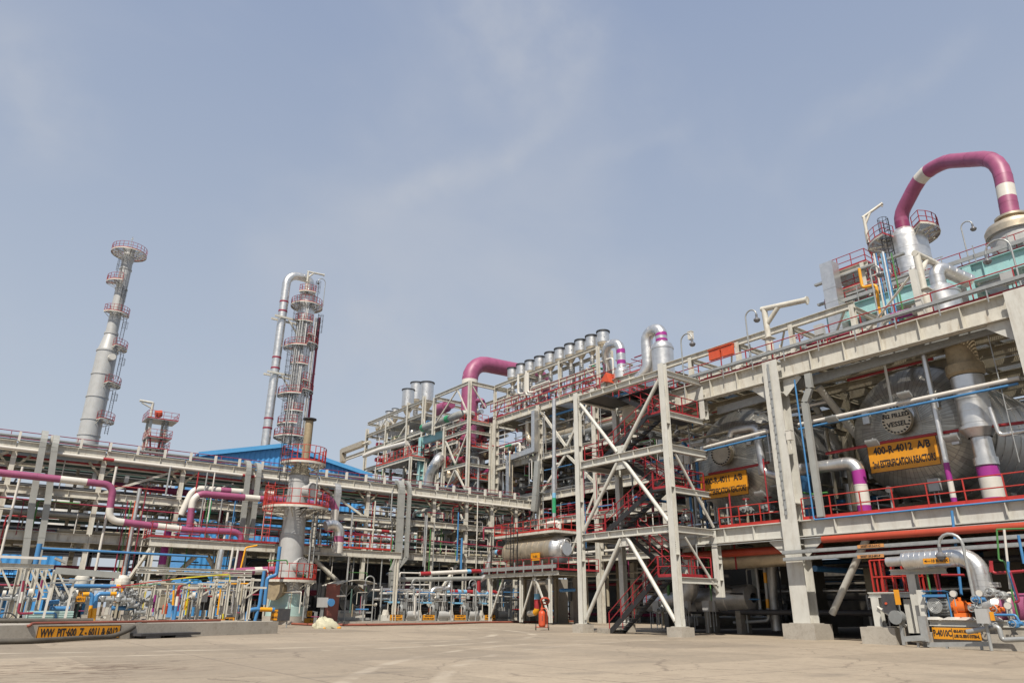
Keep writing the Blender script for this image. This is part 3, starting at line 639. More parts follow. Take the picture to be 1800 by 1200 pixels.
for i, y in enumerate([-1.2+1.9*k for k in range(18)]):
    if min(abs(y-q) for q in RY) < .5: continue
    P('joist', 'steel_old', lambda b: b.ib((35.06, y, 14.1), (48.8, y, 14.1), .42, .24, UZ, .03, .02), T)
for x in (37.2, 39.6, 44.4, 46.7):
    P('beam', 'steel_old', lambda b: b.ib((x, -2.8, 13.6), (x, 33.5, 13.6), .5, .3, UZ, .04, .03), T)
P('handrail', 'red', lambda b: b.rail([(FX-.02, -3, 14.56), (FX-.02, 33.6, 14.56)], 1.1, 1.75), T)
P('handrail', 'rail_bright', lambda b: b.rail([(FX-.02, -2.6, 5.71), (FX-.02, 20.85, 5.71)], 1.1, 1.6), T)
P('handrail', 'rail_bright', lambda b: b.rail([(FX-.02, 22.0, 5.71), (FX-.02, 26.1, 5.71)], 1.1, 1.6), T)
P('handrail', 'rail_bright', lambda b: b.rail([(FX-.02, 28.1, 5.71), (FX-.02, 33.4, 5.71)], 1.1, 1.6), T)
P('cable_tray', 'galv', lambda b: (b.bar((FX-.28, -3, 15.02), (FX-.28, 33.6, 15.02), .12, .16), [b.bar((FX-.28, y*2.05-2, 14.3), (FX-.28, y*2.05-2, 15.1), .05, .05) for y in range(17)]), T)
P('conduit', 'galv', lambda b: [b.tube((FX-.27, -3, z), (FX-.27, 33.4, z), .03, 6) for z in (4.78, 14.9)], T)
# inner posts and diagonal tubes between the two reactors
for x in (44.0, 46.0, 51.5):
    for y in (20.2, 22.9):
        P('column', 'steel_old', lambda b: b.ib((x, y, 5.75), (x, y, 13.4), .4, .36, PX, .03, .03), T)
for p, q in (((37.0, 20.2, 13.2), (44.5, 18.9, 5.8)), ((40, 22.3, 13.2), (46, 22.3, 7)), ((42, 10, 6), (47, 9.2, 13))):
    P('brace', 'steel_grey', lambda b: b.tube(p, q, .2, 12), T)
P('brace', 'steel_grey', lambda b: (b.tube((FX+.5, 18.0, 4.6), (FX+1.0, 20.6, 1.2), .17, 12)), T)
P('brace', 'steel_grey', lambda b: (b.tube((FX+.5, 5.8, 4.6), (FX+1.0, 8.4, 1.2), .17, 12)), T)
for z in (10.9, 12.0, 9.4, 8.0):
    P('beam', 'steel_old', lambda b: b.ib((47.5, 18.6, z), (47.5, 25, z), .3, .2, UZ, .03, .02), T)
    P('beam', 'steel_old', lambda b: b.ib((40.5, 21.5, z+.5), (48.5, 21.5, z+.5), .3, .2, UZ, .03, .02), T)
# upper frame rising behind the front walkway
UX, UX2, UZT = 43.0, 47.5, 19.9
for y in (33.6, 29.2, 24.8, 20.4):
    for x in (UX, UX2): P('column', 'steel', lambda b: b.ib((x, y, 14.5), (x, y, UZT), .3, .32, PX, .03, .02), T)
    P('beam', 'steel', lambda b: b.ib((UX+.16, y, UZT-.2), (UX2-.16, y, UZT-.2), .35, .22, UZ, .025, .02), T)
for x in (UX, UX2):
    for z, d in ((UZT-.02, .45), (17.0, .34)): P('beam', 'steel', lambda b: b.ib((x, 20.2, z), (x, 36.5, z), d, .28, UZ, .03, .02), T)
P('deck', 'grating_light', lambda b: b.box(((UX+UX2)/2, 28.4, 17.2), (4.3, 16.0, .05)), T)
for y in (22.6, 27, 31.4): P('brace', 'steel', lambda b: (b.bar((UX+.1, y-1.6, UZT-.25), (UX2-.1, y+1.6, UZT-.25), .12, .12)), T)
P('handrail', 'red', lambda b: b.rail([(UX-.05, 20.4, 17.25), (UX-.05, 36, 17.25)], 1.1, 1.9), T)
for i, (px, py) in enumerate(((1257, 623), (1279, 616))):
    q = oX(px, py, UX-.25); b = MB(); b.box(q, (.25, 1.0, .75)); b.box(q+UZ*.4, (.4, 1.06, .06))
    o = b.build('heat_shield_panel', 'vermilion'); tag(o, 'bright orange rectangular panel on the upper walkway, %s of two' % ('left', 'right')[i], 'panel', 'orange panels on the upper walkway')
# teal upper deck
t2 = thing('teal_platform', 'pale teal steel platform with red handrails high at upper right', 'platform', (55, 14, 14.5))
for z in (22.35,):
    P('beam', 'teal', lambda b: (b.ib((50, -2, z), (50, 25.8, z), 1.25, .5, UZ, .05, .04), b.stiff((50, -2, z), (50, 25.8, z), 1.25, .5, 4, UZ, .05)), t2)
    P('beam', 'teal', lambda b: b.ib((62, -2, z), (62, 25.8, z), 1.25, .5, UZ, .05, .04), t2)
    for y in (25.5, 19.6, 13.4, 7.4, 1.2): P('beam', 'teal', lambda b: b.ib((50.26, y, z+.3), (61.7, y, z+.3), .6, .4, UZ, .05, .04), t2)
    for k, y in enumerate((16.5, 10.4, 4.4, 22.5)): P('joist', 'teal', lambda b: b.ib((50.26, y, z+.2), (61.7, y, z+.2), .5, .3, UZ, .03, .03), t2)
for y in (25.4, 13.4, 1.2):
    for x in (50.0, 62.0): P('column', 'teal', lambda b: b.ib((x, y, 5.7 if x > 55 else 14.5), (x, y, 21.72), .5, .55, PX, .04, .04), t2)
P('deck', 'grating_light', lambda b: b.box((56, 11.9, 22.95), (11.4, 27.6, .05)), t2)
P('handrail', 'red', lambda b: b.rail([(61.8, 25.7, 23.0), (50, 25.7, 23.0), (50, -2, 23.0)], 1.1, 1.6), t2)
P('cable_tray', 'galv', lambda b: (b.bar((49.86, -2, 23.45), (49.86, 25.7, 23.45), .1, .28), [b.bar((49.75, y, 22.9), (49.75, y, 24.2), .06, .05) for y in range(-1, 26, 2)]), t2)
# lower teal walkway pieces
for yy in (15.6, 5.5): P('bracket', 'teal', lambda b: b.bar((49.6, yy, 20.2), (49.6, yy, 22.8), .5, .06, PX), t2)

# ---------------------------------------------------------------- the two reactors
def reactor(y, z, lines, lab, cov):
    RR, xn, xt = 3.5, 39.3, 56
    v = thing('reactor_vessel', lab, 'reactor', (xn, y, 5.7))
    b = MB(); pr = []
    for i in range(17):
        a = i/16*math.pi/2; pr.append((RR*math.sin(a), -1.85*math.cos(a)))
    pr[0] = (.02, pr[0][1])
    b.lathe(pr, (xn, y, z), PX, 72)
    h = b.build('front_head', 'head_clad', v, org=(xn, y, z))
    b = MB(); pr = []
    x = 0
    while x < xt-xn:
        pr += [(RR, x), (RR, x+.92), (RR+.02, x+.922), (RR+.02, x+.978), (RR, x+.98)]; x += 1.0
    b.lathe(pr, (xn, y, z), PX, 72); b.lathe([(RR+.04, -.08), (RR+.06, -.04), (RR+.06, .04), (RR+.04, .08)], (xn, y, z), PX, 72)
    b.build('shell', 'aluminium_dull', v)
    # manhole on the head
    c = Vector((xn-1.85, y+.15, z+.35))
    b = MB(); b.tube(c+PX*.5, c-PX*.22, .62, 32); b.tube(c-PX*.22, c-PX*.34, .74, 32); b.tube(c-PX*.35, c-PX*.46, .74, 32)
    mh = b.build('manhole', 'aluminium_tan', v)
    b = MB()
    for i in range(24):
        a = 2*math.pi*i/24; p = c+PY*math.cos(a)*.66+UZ*math.sin(a)*.66; b.tube(p-PX*.44, p-PX*.53, .045, 6)
    b.build('bolts', 'black', mh)
    b = MB(); b.sweep([c+PY*-.35+UZ*1.1-PX*.1, c+PY*-.35+UZ*1.1-PX*.6, c-PY*1.05+UZ*.8-PX*.6, c-PY*1.05-UZ*.2-PX*.3], .05, 8, .25); b.build('davit_arm', 'galv', mh)
    b = MB(); b.lathe([(.62, 0), (1.05, .12), (1.1, .3)], c+PX*.02, PX, 32); b.build('cladding_collar', 'aluminium', v)
    for i, ln in enumerate(lines): text(mh, ln, c-PX*.475+UZ*(.22-.45*i), NY, UZ, .30 if i == 0 else .34, fat=.008)
    # saddles
    for x in (41.5, 52):
        b = MB(); b.box((x, y, 6.3), (.7, 5.6, 1.2)); b.build('saddle', 'steel_old', v)
    # small nozzles and insulation box-outs on the head
    for dy, dz in ((2.0, .9), (-1.6, 1.0), (-2.1, -.9), (1.9, -1.0)):
        k = math.sqrt(1-(dy*dy+dz*dz)/RR**2); p = Vector((xn-1.85*k, y+dy, z+dz)); b = MB(); b.box(p, (.5, .34, .62)); b.build('nameplate_box', 'aluminium', v)
    return v
reactor(16.15, 10.15, ['N2 FILLED', 'VESSEL'], 'giant silver insulated reactor with dished end, nearer one on the right', 0)
reactor(27.05, 10.15, [], 'giant silver insulated reactor with dished end, farther one behind the stairs', 0)
sign('black lettered orange sign hung on the nearer reactor at right', (37.05, 16.35, 8.72), 3.45, 1.5, 'X', ['400-R-4012  A/B', '2nd ESTERIFICATION REACTORS'], None, .012, name='reactor_sign', sx=.80)
sign('black lettered orange sign hung on the farther reactor behind the stairs', (37.05, 27.25, 8.55), 3.5, 1.5, 'X', ['400-R-4011  A/B', '1st. ESTERIFICATION REACTORS'], None, .012, name='reactor_sign', sx=.80)
# ================================================================ PIPES AND EQUIPMENT OF THE REACTOR BAY
def xpath(X, *pp): return [oX(px, py, X) for px, py in pp]
def down(p, z): return Vector((p.x, p.y, z))
a = oX(1400, 826, 36.2); c = oX(1506, 812, 36.2)
pipe('steam_pipe', 'silver elbowed pipe ending in purple and white bands beside the big column', [a, c, down(c, 5.72)], .33, ['aluminium', 'purple', 'white'], [(-.6, 0, 1), (-1.65, -.6, 2), (-2.35, -1.65, 1)], .55, .8, 16)
p = oX(1694, 640, 36.6)
v = thing('vapour_downcomer', 'fat stepped silver vertical pipe with purple and white foot before the nearer reactor', 'pipe', (p.x, p.y, 5.7))
def zx(py, X=36.6, px=1710): return oX(px, py, X).z
b = MB(); b.lathe([(.02, 14.3), (.66, 14.3), (.66, zx(640)), (.82, zx(640)), (.82, zx(655)), (.72, zx(660))], (p.x, p.y, 0), n=28); b.build('upper_spool', 'rust_tan', v)
b = MB(); pr = []
z = zx(661)
while z > zx(738): pr += [(.70, z), (.70, z-.515), (.715, z-.517), (.715, z-.56), (.70, z-.562)]; z -= .57
b.lathe(pr+[(.70, z), (.70, z-.1), (.80, z-.12), (.80, z-.25), (.5, z-.62)], (p.x, p.y, 0), n=28); b.build('insulated_spool', 'aluminium', v)
z2 = z-.6
b = MB(); b.lathe([(.42, z2), (.42, 7.9), (.5, 7.9), (.5, 7.55), (.42, 7.5)], (p.x, p.y, 0), n=24); b.build('lower_spool', 'aluminium', v)
b = MB(); b.lathe([(.45, 7.5), (.45, 7.0, 0), (.45, 6.1, 1), (.45, 5.7, 0)], (p.x, p.y, 0), n=24); b.build('painted_foot', ['purple', 'white'], v)
p = oX(1652, 760, 36.0)
pipe('silver_standpipe', 'slim silver standpipe with purple and white foot crossing the orange 4012 sign', [(p.x, p.y, 13.2), (p.x, p.y, 5.72)], .13, ['aluminium', 'purple', 'white'], [(-.5, 0, 1), (-1.3, -.5, 2), (-2.1, -1.3, 1)], n=12)
p = oX(1560, 660, 36.0)
pipe('hanger_rod', 'square grey hanger rod dropping from the top beam past the nearer reactor', [(35.9, p.y, 13.4), (35.9, p.y, oX(1570, 712, 35.9).z)], .07, ['steel_grey'], n=4)
for nm, lab, pp, r, m_, X in (
    ('cold_water_pipe', 'long pale pipe running across the front of the nearer reactor', ((1404, 746), (1792, 664)), .10, 'pipe_white', 35.5),
    ('cold_water_pipe', 'short pale pipe running across the front of the farther reactor', ((1236, 787), (1352, 757)), .10, 'pipe_white', 35.5),
    ('air_pipe', 'thin blue pipe just below the long pale pipe at the nearer reactor', ((1404, 754), (1790, 674)), .06, 'blue', 35.5),
    ('air_pipe', 'thin blue pipe just below the short pale pipe at the farther reactor', ((1236, 793), (1352, 765)), .06, 'blue', 35.5)):
    pipe(nm, lab, xpath(X, *pp), r, [m_], n=10, seam=1.2 if r > .08 else 0)
pipe('sprinkler_pipe', 'dark red sprinkler pipe crossing below the manhole of the nearer reactor', xpath(36.3, (1452, 797), (1560, 776), (1690, 755), (1800, 742)), .075, ['red'], bend=.2)
pipe('sprinkler_pipe', 'dark red sprinkler pipe crossing below the manhole of the farther reactor', xpath(36.3, (1246, 833), (1330, 817), (1352, 812)), .075, ['red'], bend=.2)
pipe('sprinkler_pipe', 'dark red sprinkler pipe high above the dome of the nearer reactor', xpath(37.5, (1490, 668), (1600, 640), (1640, 630)), .08, ['red'], bend=.2)
pipe('sprinkler_pipe', 'dark red sprinkler pipe high above the dome of the farther reactor', xpath(37.5, (1252, 724), (1352, 698)), .08, ['red'], bend=.2)
pipe('fire_main', 'long orange red fire main under the lower beam right of the big column', xpath(34.05, (1446, 948), (1620, 936), (1815, 923)), .16, ['orange_red'], seam=3, n=14)
pipe('fire_main', 'dark orange red fire main under the lower beam left of the big column', [Vector((36.2, y, 4.45)) for y in (20.9, 30)], .22, ['orange_red'], n=14)
for i, (p0, p1, lab) in enumerate((((1378, 973), (1815, 944), 'upper'), ((1380, 985), (1815, 958), 'lower'))):
    q0, q1 = oX(*p0, 33.9), oX(*p1, 33.9); b = MB(); b.bar(q0, q1, .35, .05); b.bar(q0+UZ*.07-PX*.17, q1+UZ*.07-PX*.17, .02, .13); b.bar(q0+UZ*.07+PX*.17, q1+UZ*.07+PX*.17, .02, .13)
    o = b.build('cable_tray', 'galv'); tag(o, '%s of the two grey cable trays on the big column front' % lab, 'cable tray', 'cable trays in front of the reactor frame')
    for k in range(5):
        pass
for (px, py, tx) in ((1530, 959, '202ET-30.2-LV-C'), (1530, 977, '202ET-30.3-MV-P')):
    c = oX(px, py, 33.70); s = thing('tray_tag', 'narrow orange cable tray tag reading %s' % tx, 'sign', c); b = MB(); b.obox(c, PX*.008, PY*.62, UZ*.075); b.build('plate', 'tag_orange', s); text(s, tx, c-PX*.014, NY, UZ, .13, fit=1.15)
q = [oX(1388, 684, 34.25)]; q += [Vector((34.25, oX(1404, 800, 34.25).y, 13.6)), ]
yb = oX(1404, 800, 34.25).y-.35
pipe('instrument_air_pipe', 'thin blue pipe down the big column then along the deck edge', [(34.25, yb, 13.0), (34.25, yb, 5.62), (34.25, 4, 5.62)], .045, ['blue'], bend=.1, n=8)
pipe('drop_line', 'blue line dropping from the deck edge toward the pump', [oX(1673, 897, 34.1), oX(1690, 1045, 33.9)], .06, ['blue'], n=8)
yd = yb-.35
b = MB()
for p, q in (((34.45, yd-.35, 13.2), (34.45, yd-.35, 12.4)), ((34.45, yd-.35, 12.4), (34.45, yd+.05, 11.7)), ((34.45, yd+.05, 11.7), (34.45, yd+.05, 5.75))): b.bar(p, q, .34, .2, PX)
o = b.build('cable_duct', 'duct_grey'); tag(o, 'light grey kinked cable duct on the right side of the big column', 'cable duct')
b = MB(); b.bar(oX(1375, 684, 35.7), oX(1815, 556, 35.7), .15, .5); o = b.build('cable_duct', 'galv'); tag(o, 'long grey cable duct hanging under the top beam right of the big column', 'cable duct')
b = MB(); b.bar(oX(1262, 722, 35.7), oX(1350, 697, 35.7), .15, .45); o = b.build('cable_duct', 'galv'); tag(o, 'short grey cable duct hanging under the top beam left of the big column', 'cable duct')
pipe('vent_pipe', 'silver S shaped insulated pipe in front of the farther reactor', xpath(36.4, (1284, 768), (1288, 757), (1331, 750), (1338, 800), (1343, 830), (1362, 835), (1398, 838)), .24, ['aluminium', 'purple'], [(-1.0, 0, 1)], .42, .6, 14)
pipe('vent_pipe', 'pale L shaped pipe at the right edge beside the stepped silver downcomer', xpath(35.9, (1740, 716), (1757, 765), (1806, 756)), .10, ['aluminium'], bend=.2, n=10)
hl = thing('hanging_ladder', 'thin hanging rung ladder of grey rods right of the silver downcomer', 'ladder', oX(1770, 800, 35.6))
def hlr(b):
    for dy in (0, -1.0): b.tube(oX(1737, 590, 35.6)+PY*dy, oX(1792, 812, 35.6)+PY*dy, .025, 6)
    for q_ in (.2, .4, .6, .8): c_ = oX(1737, 590, 35.6).lerp(oX(1792, 812, 35.6), q_); b.tube(c_, c_-PY*1.0, .025, 6)
P('rods', 'galv', hlr, hl)
for px, py, lb in ((1462, 736, 'flat lamp fitting on the long pale pipe left of the nearer reactor'), (1533, 778, 'grey floodlight hung on the sprinkler pipe left of the orange sign'), (1672, 770, 'grey floodlight hung on the sprinkler pipe right of the manhole'), (1590, 694, 'small lamp fitting on the long pale pipe over the manhole'), (1336, 868, 'dark floodlight at the right corner of the farther orange sign')):
    c_ = oX(px, py, 35.3); t_ = thing('floodlight', lb, 'floodlight', c_-UZ*.15); b = MB(); b.obox(c_, PX*.14-UZ*.08, PY*.3, UZ*.07); b.build('housing', 'galv', t_); b = MB(); b.bar(c_+UZ*.02, c_+UZ*.25+PX*.15, .05, .05); b.build('bracket', 'mid_grey', t_)
b = MB(); q0 = oX(1349, 640, 34.28); b.bar((34.28, q0.y, 6.0), (34.28, q0.y, q0.z), .12, .04, PX); [b.box((34.24, q0.y, 6.3+j*.5), (.04, .14, .03)) for j in range(15)]; o = b.build('cable_tray', 'galv'); tag(o, 'narrow vertical cable tray on the left face of the big column', 'cable tray')
for j, (px, py) in enumerate(((1199, 806), (1208, 808), (1196, 1000), (1205, 1001), (1214, 590), (1345, 628), (1388, 765), (1530, 575))):
    c_ = oX(px, py, 34.4 if j not in (4, 5, 7) else 35.3); b = MB(); b.box(c_, (.25, .3, .5)); b.box(c_+UZ*.27, (.29, .34, .04)); b.tube(c_-UZ*.25, c_-UZ*.8, .03, 6); o = b.build('junction_box', 'white'); tag(o, 'white junction box %s' % ('left one on the middle stair landing', 'right one on the middle stair landing', 'left one on the lowest stair landing', 'right one on the lowest stair landing', 'by the lamp on the top stair landing', 'at the foot of the cream davit above the big column', 'on the right side of the big column', 'on the front walkway near the yellow pipe')[j], 'junction box')
# under the deck
e = Vector((38.2, 29.6, 2.0))
pipe('suction_pipe', 'big silver elbow pipe standing behind the right stair tower column', [oX(1214, 930, 37.5), oX(1214, 1052, 37.5)+UZ*0, oX(1140, 1060, 37.5)], .52, ['aluminium_dull'], (), 1.0, .7, 18)
q0, q1 = oX(1232, 1056, 39), oX(1322, 1050, 39)
v = thing('horizontal_exchanger', 'large horizontal silver insulated drum lying in the shade under the reactors', 'exchanger', down((q0+q1)/2, 0))
b = MB(); ax = (q1-q0).normalized(); L_ = (q1-q0).length
b.lathe([(.02, 0), (.6, 0), (.78, .12), (.78, L_*.45), (.82, L_*.46), (.82, L_*.6), (.78, L_*.61), (.78, L_), (.3, L_+.1)], q0, ax, 28); b.build('shell', 'aluminium_dull', v)
for k in (.2, .8): b = MB(); c = q0.lerp(q1, k); b.box((c.x, c.y, .65), (1.0, .35, 1.3)); b.build('saddle', 'concrete_old', v)
pipe('ribbed_duct', 'gold brown ribbed duct hanging in shade under the lower beam', [oX(1272, 984, 37.5), oX(1300, 982, 37.5), oX(1420, 974, 37.5)], .55, ['aluminium_tan'], (), None, .3, 18)
for i, (x, y, w) in enumerate(((42, 25.5, 1.6), (42, 14.5, 1.5), (48, 21, 1.6), (48, 30, 1.5), (47.5, 9.5, 1.5), (55, 16, 1.6), (55, 27, 1.6))):
    b = MB(); b.box((x, y, 2.75), (1.3, w, 5.5)); b.box((x, y, .3), (1.8, w+.5, .6)); o = b.build('concrete_column', 'concrete_shaded', org=(x, y, 0)); tag(o, 'square fireproofed concrete column in the shade under the reactors', 'column', 'fireproofed columns under the reactors')
pipe('dark_pipe', 'lagged pipe dropping aslant in the shade left of the big column', [oX(1355, 960, 40), oX(1358, 1050, 40), oX(1366, 1108, 40)], .3, ['aluminium_dull'], bend=.6, seam=.4)
pipe('thin_riser', 'thin striped riser in the dark bay left of the big column', [oX(1343, 990, 39), oX(1352, 1090, 39), oX(1290, 1094, 39)], .1, ['galv', 'yellow'], [(.5, 1.1, 1), (2, 2.5, 1)], bend=.25)
b = MB(); c = oZ(1402, 1112); b.tube((36.4, 22.9, .2), (36.4, 22.9, 1.6), .11, 12); b.tube((36.4, 22.9, 1.6), (36.4, 22.9, 1.75), .11, 12, .04); o = b.build('fire_extinguisher', 'vermilion'); tag(o, 'red fire extinguisher standing at the left edge of the big column', 'extinguisher')
v = thing('caged_ladder', 'black steel ladder in the shade right of the big column', 'ladder', (37, 17.2, 0))
b = MB(); b.ladder((36.6, 17.9, 0), 5.5, NX, .6, False); b.build('ladder', 'dark', v)

# ---------------------------------------------------------------- davit cranes on the deck
def davit(label, base, top, tip, r=.16, m_='steel', foot=True):
    t = thing('davit_crane', label, 'davit crane', base); base, top, tip = Vector(base), Vector(top), Vector(tip)
    b = MB(); b.tube(base, top, r, 14); b.tube(base, base.lerp(top, .45), r*1.35, 14)
    if foot:
        b.box(base+UZ*.05, (.7, .7, .1)); k = base.lerp(top, .45); b.box(k, (r*3.6, r*3.6, .05))
        for s in (-1, 1): b.bar(base+PY*s*.3+UZ*.1, base.lerp(top, .3), .03, .2, PX)
    b.build('post', m_, t)
    b = MB(); b.tube(top-(tip-top).normalized()*r, tip, r*.95, 14); b.box(tip-UZ*.12, (.12, .12, .3)); b.tube(tip-(tip-top).normalized()*.03, tip+(tip-top).normalized()*.05, r*1.2, 14); b.build('arm', m_, t)
    b = MB(); b.tube(top.lerp(tip, .36), base.lerp(top, .70), r*.8, 12); b.build('strut', m_, t); return t
davit('cream davit crane with long arm above the big column', (35.2, oX(1358, 640, 35.2).y, 14.6), oX(1343, 543, 35.2), oX(1418, 527, 35.2), .17)
yb_ = oX(1632, 545, 35.6).y
davit('cream davit crane beside grey post on the right part of the front walkway', (35.6, yb_, 14.6), (35.6, yb_, oX(1612, 446, 35.6).z), (38.2, yb_-.2, oX(1612, 446, 35.6).z-.05), .17)
b = MB(); b.bar((35.0, yb_+.1, 14.6), (35.0, yb_+.1, oX(1608, 476, 35.2).z), .28, .28); o = b.build('steel_post', 'steel_grey'); tag(o, 'square pale grey steel post beside the right davit crane', 'post')
pipe('strut', 'slanting flat bar brace rising to the pale grey post on the walkway', [(35.0, yb_+2.9, 14.7), (35.0, yb_+.2, 17.0)], .07, ['steel'], n=4)

# ---------------------------------------------------------------- gooseneck lamps
GN = MB()
def gooseneck(label, base, h, hook=(0, -1, 0), reach=.8, r=.045, name='gooseneck_lamp', grp='gooseneck lamps of the plant'):
    base = Vector(base); hook = Vector(hook).normalized(); t = thing(name, label, 'lamp', base, grp)
    top = base+UZ*h; pts = [base, top-UZ*reach*.5]
    for i in range(1, 9):
        a = math.pi*i/8*1.05; pts.append(top-UZ*reach*.5+hook*(reach*.5*(1-math.cos(a)))+UZ*reach*.5*math.sin(a))
    b = MB(); b.sweep(pts, r, 8, .02); b.build('pole', 'galv', t)
    e = pts[-1]; b = MB(); b.tube(e+UZ*.05, e-UZ*.18, .07, 10); b.lathe([(.07, -.15), (.19, -.26), (.2, -.33), (.13, -.44), (.02, -.48)], e, n=14); b.build('lamp_head', 'glass_lamp', t)
    b = MB(); b.tube(base, base+UZ*.03, r*2.4, 8); b.build('foot', 'galv', t); return t
def gx(label, X, pb, ptop, hook=(0, -1, 0), reach=.8, **k):
    q = oX(*pb, X); z = oX(*ptop, X).z; return gooseneck(label, q, z-q.z, hook, reach, **k)
gx('gooseneck lamp above the front walkway just left of the cream davit', 35.0, (1320, 640), (1308, 549), reach=.75)
gx('gooseneck lamp at the top right corner of the stair tower', 34.6, (1206, 712), (1202, 588), reach=.9)
gx('gooseneck lamp on the middle right landing of the stair tower', 34.5, (1216, 825), (1203, 734), reach=.9, hook=(0, 1, 0))
gx('gooseneck lamp on the lower right landing of the stair tower', 34.5, (1228, 1010), (1216, 895), reach=.9, hook=(0, 1, 0))
q = oX(1699, 440, 50.3); gooseneck('tall gooseneck lamp among the red railings at far upper right', (50.3, q.y, 23.0), oX(1691, 392, 50.3).z-23.0, (0, -1, 0), .7)
gx('gooseneck lamp before the teal deck at the right picture edge', 37.5, (1800, 520), (1770, 415), reach=1.1, hook=(0, 1, 0))
gx('gooseneck lamp among thin coloured lines below the left end of the teal deck', 36.5, (1545, 560), (1530, 470), reach=.5)
gooseneck('tall gooseneck lamp standing at the front pump beside its silver elbow', oZ(1731, 1141)+UZ*0, oX(1694, 936, oZ(1731, 1141).x).z, (0, 1, 0), .9, .065)

# ---------------------------------------------------------------- deck-top equipment
p = oX(1658, 535, 37.2)
v = thing('small_condenser', 'small silver domed vessel with bent neck pipe on the front walkway', 'vessel', (p.x, p.y, 14.5))
b = MB(); zt = oX(1655, 508, 37.2).z
b.lathe([(.75, 14.5), (.85, 14.6), (.85, zt-.35), (.89, zt-.34), (.89, zt-.24), (.84, zt-.22), (.6, zt+.1), (.42, zt+.2)], (p.x, p.y, 0), n=28); b.build('body', 'aluminium', v)
b = MB(); b.sweep([(p.x, p.y, zt+.15), (p.x, p.y, zt+1.35), (p.x+1.6, p.y-.9, zt+.6)], .36, 16, .5, seam=.4); b.build('neck_pipe', 'aluminium', v)
pipe('transfer_pipe', 'white pipe with purple band bending over the front walkway', xpath(36.8, (1548, 600), (1549, 562), (1632, 540), (1640, 538)), .21, ['aluminium', 'purple', 'white'], [(1.6, 2.7, 1), (2.7, 3.9, 2)], .45, .8, 14)
pipe('gas_pipe', 'yellow double bend pipe left of the thin coloured lines', xpath(37.2, (1510, 472), (1516, 506), (1540, 500), (1552, 600)), .085, ['yellow'], bend=.2)
for i, (px0, px1, m_, r, lab) in enumerate(((1546, 1575, 'aluminium', .085, 'silver'), (1557, 1578, 'blue', .045, 'blue'), (1541, 1562, 'blue', .04, 'blue'), (1566, 1590, 'leaf_green', .04, 'green'), (1551, 1571, 'light_blue', .04, 'pale blue'), (1538, 1558, 'pipe_white', .05, 'white'))):
    q = oX(px1, 560, 37.6); pipe('utility_line', 'thin %s vertical line rising from the front walkway%s' % (lab, ', left of the two' if i == 2 else ', right of the two' if i == 1 else ''), [(q.x, q.y, 14.6), (q.x, q.y, oX(px0, 445, 37.6).z)], r, [m_], n=8)
# tall insulated duct at the left end of the teal deck
q = oX(1470, 545, 49.3); zt = oX(1452, 466, 49.3).z
b = MB(); b.bar((q.x, q.y, 14.5), (q.x, q.y, zt), 1.0, 1.0, PX); 
for k in range(9): b.box((q.x, q.y, 15.5+k*1.1), (1.04, 1.04, .04))
o = b.build('insulated_duct', 'aluminium'); tag(o, 'tall square silver insulated duct at the left end of the teal deck', 'duct')
t3 = thing('upper_platform', 'cluttered grey steel platform with red rails left of the purple pipe vessel', 'platform', (55, 24, 14.5))
q = oX(1475, 510, 50.5)
for x in (50.5, 56):
    for y in (22.6, 25.4): P('column', 'steel', lambda b: b.ib((x, y, 14.5), (x, y, 26.2), .3, .3, PX, .03, .02), t3)
for z in (24.4, 26.0):
    for x in (50.5, 56): P('beam', 'steel', lambda b: b.ib((x, 22.2, z), (x, 25.8, z), .35, .24, UZ, .03, .02), t3)
    P('deck', 'grating', lambda b: b.box((53.2, 24.0, z+.2), (5.3, 3.5, .05)), t3)
    P('handrail', 'red', lambda b: b.rail([(56, 25.6, z+.22), (50.5, 25.6, z+.22), (50.5, 22.3, z+.22), (56, 22.3, z+.22)], 1.1, 1.2), t3)
for z in (23.9, 25.6): P('cable_tray', 'galv', lambda b: b.bar((50.2, 19.4, z), (50.2, 26.4, z), .3, .15), t3)

# ---------------------------------------------------------------- vessels joined by the great pink loop
def platform_ring(parent, c, r0, r1, a0=0, a1=2*math.pi, rail='red', deck='grating', h=1.1, rim='steel'):
    """ring deck with brackets and handrail round a vertical vessel"""
    c = Vector(c); n = max(6, int(abs(a1-a0)/R(15)))
    b = MB(); b.lathe([(r0, 0), (r1, 0), (r1, -.05), (r0, -.05), (r0, 0)], c, n=n, a0=a0, a1=a1, sm=False)
    d = b.build('deck', deck, parent)
    b = MB()
    b.lathe([(r1, .02), (r1+.03, .02), (r1+.03, -.16), (r1, -.16)], c, n=n, a0=a0, a1=a1, sm=False)
    for i in range(0, n+1, 2):
        a = a0+(a1-a0)*i/n; x, y, _ = basis(UZ); dd = x*math.cos(a)+y*math.sin(a)
        b.bar(c+dd*r0-UZ*.13, c+dd*r1-UZ*.11, .08, .12); b.bar(c+dd*(r0+.05)-UZ*.75, c+dd*(r1-.1)-UZ*.18, .07, .06)
    b.build('bracket_frame', rim, parent)
    x, y, _ = basis(UZ); full = abs(a1-a0-2*math.pi) < .01
    pts = [c+(x*math.cos(a0+(a1-a0)*i/n)+y*math.sin(a0+(a1-a0)*i/n))*(r1-.04) for i in range(n+(0 if full else 1))]
    if not full: pts = [c+(pts[0]-c).normalized()*(r0+.1)]+pts+[c+(pts[-1]-c).normalized()*(r0+.1)]
    b = MB(); b.rail(pts, h, 1.0, True, .028, full); b.build('handrail', rail, parent)
def dirang(vx, vy):
    x, y, _ = basis(UZ); d = Vector((vx, vy, 0)).normalized(); return math.atan2(d.dot(y), d.dot(x))
c1 = oX(1602, 470, 58.5); zt1 = oX(1594, 402, 58.5).z; 
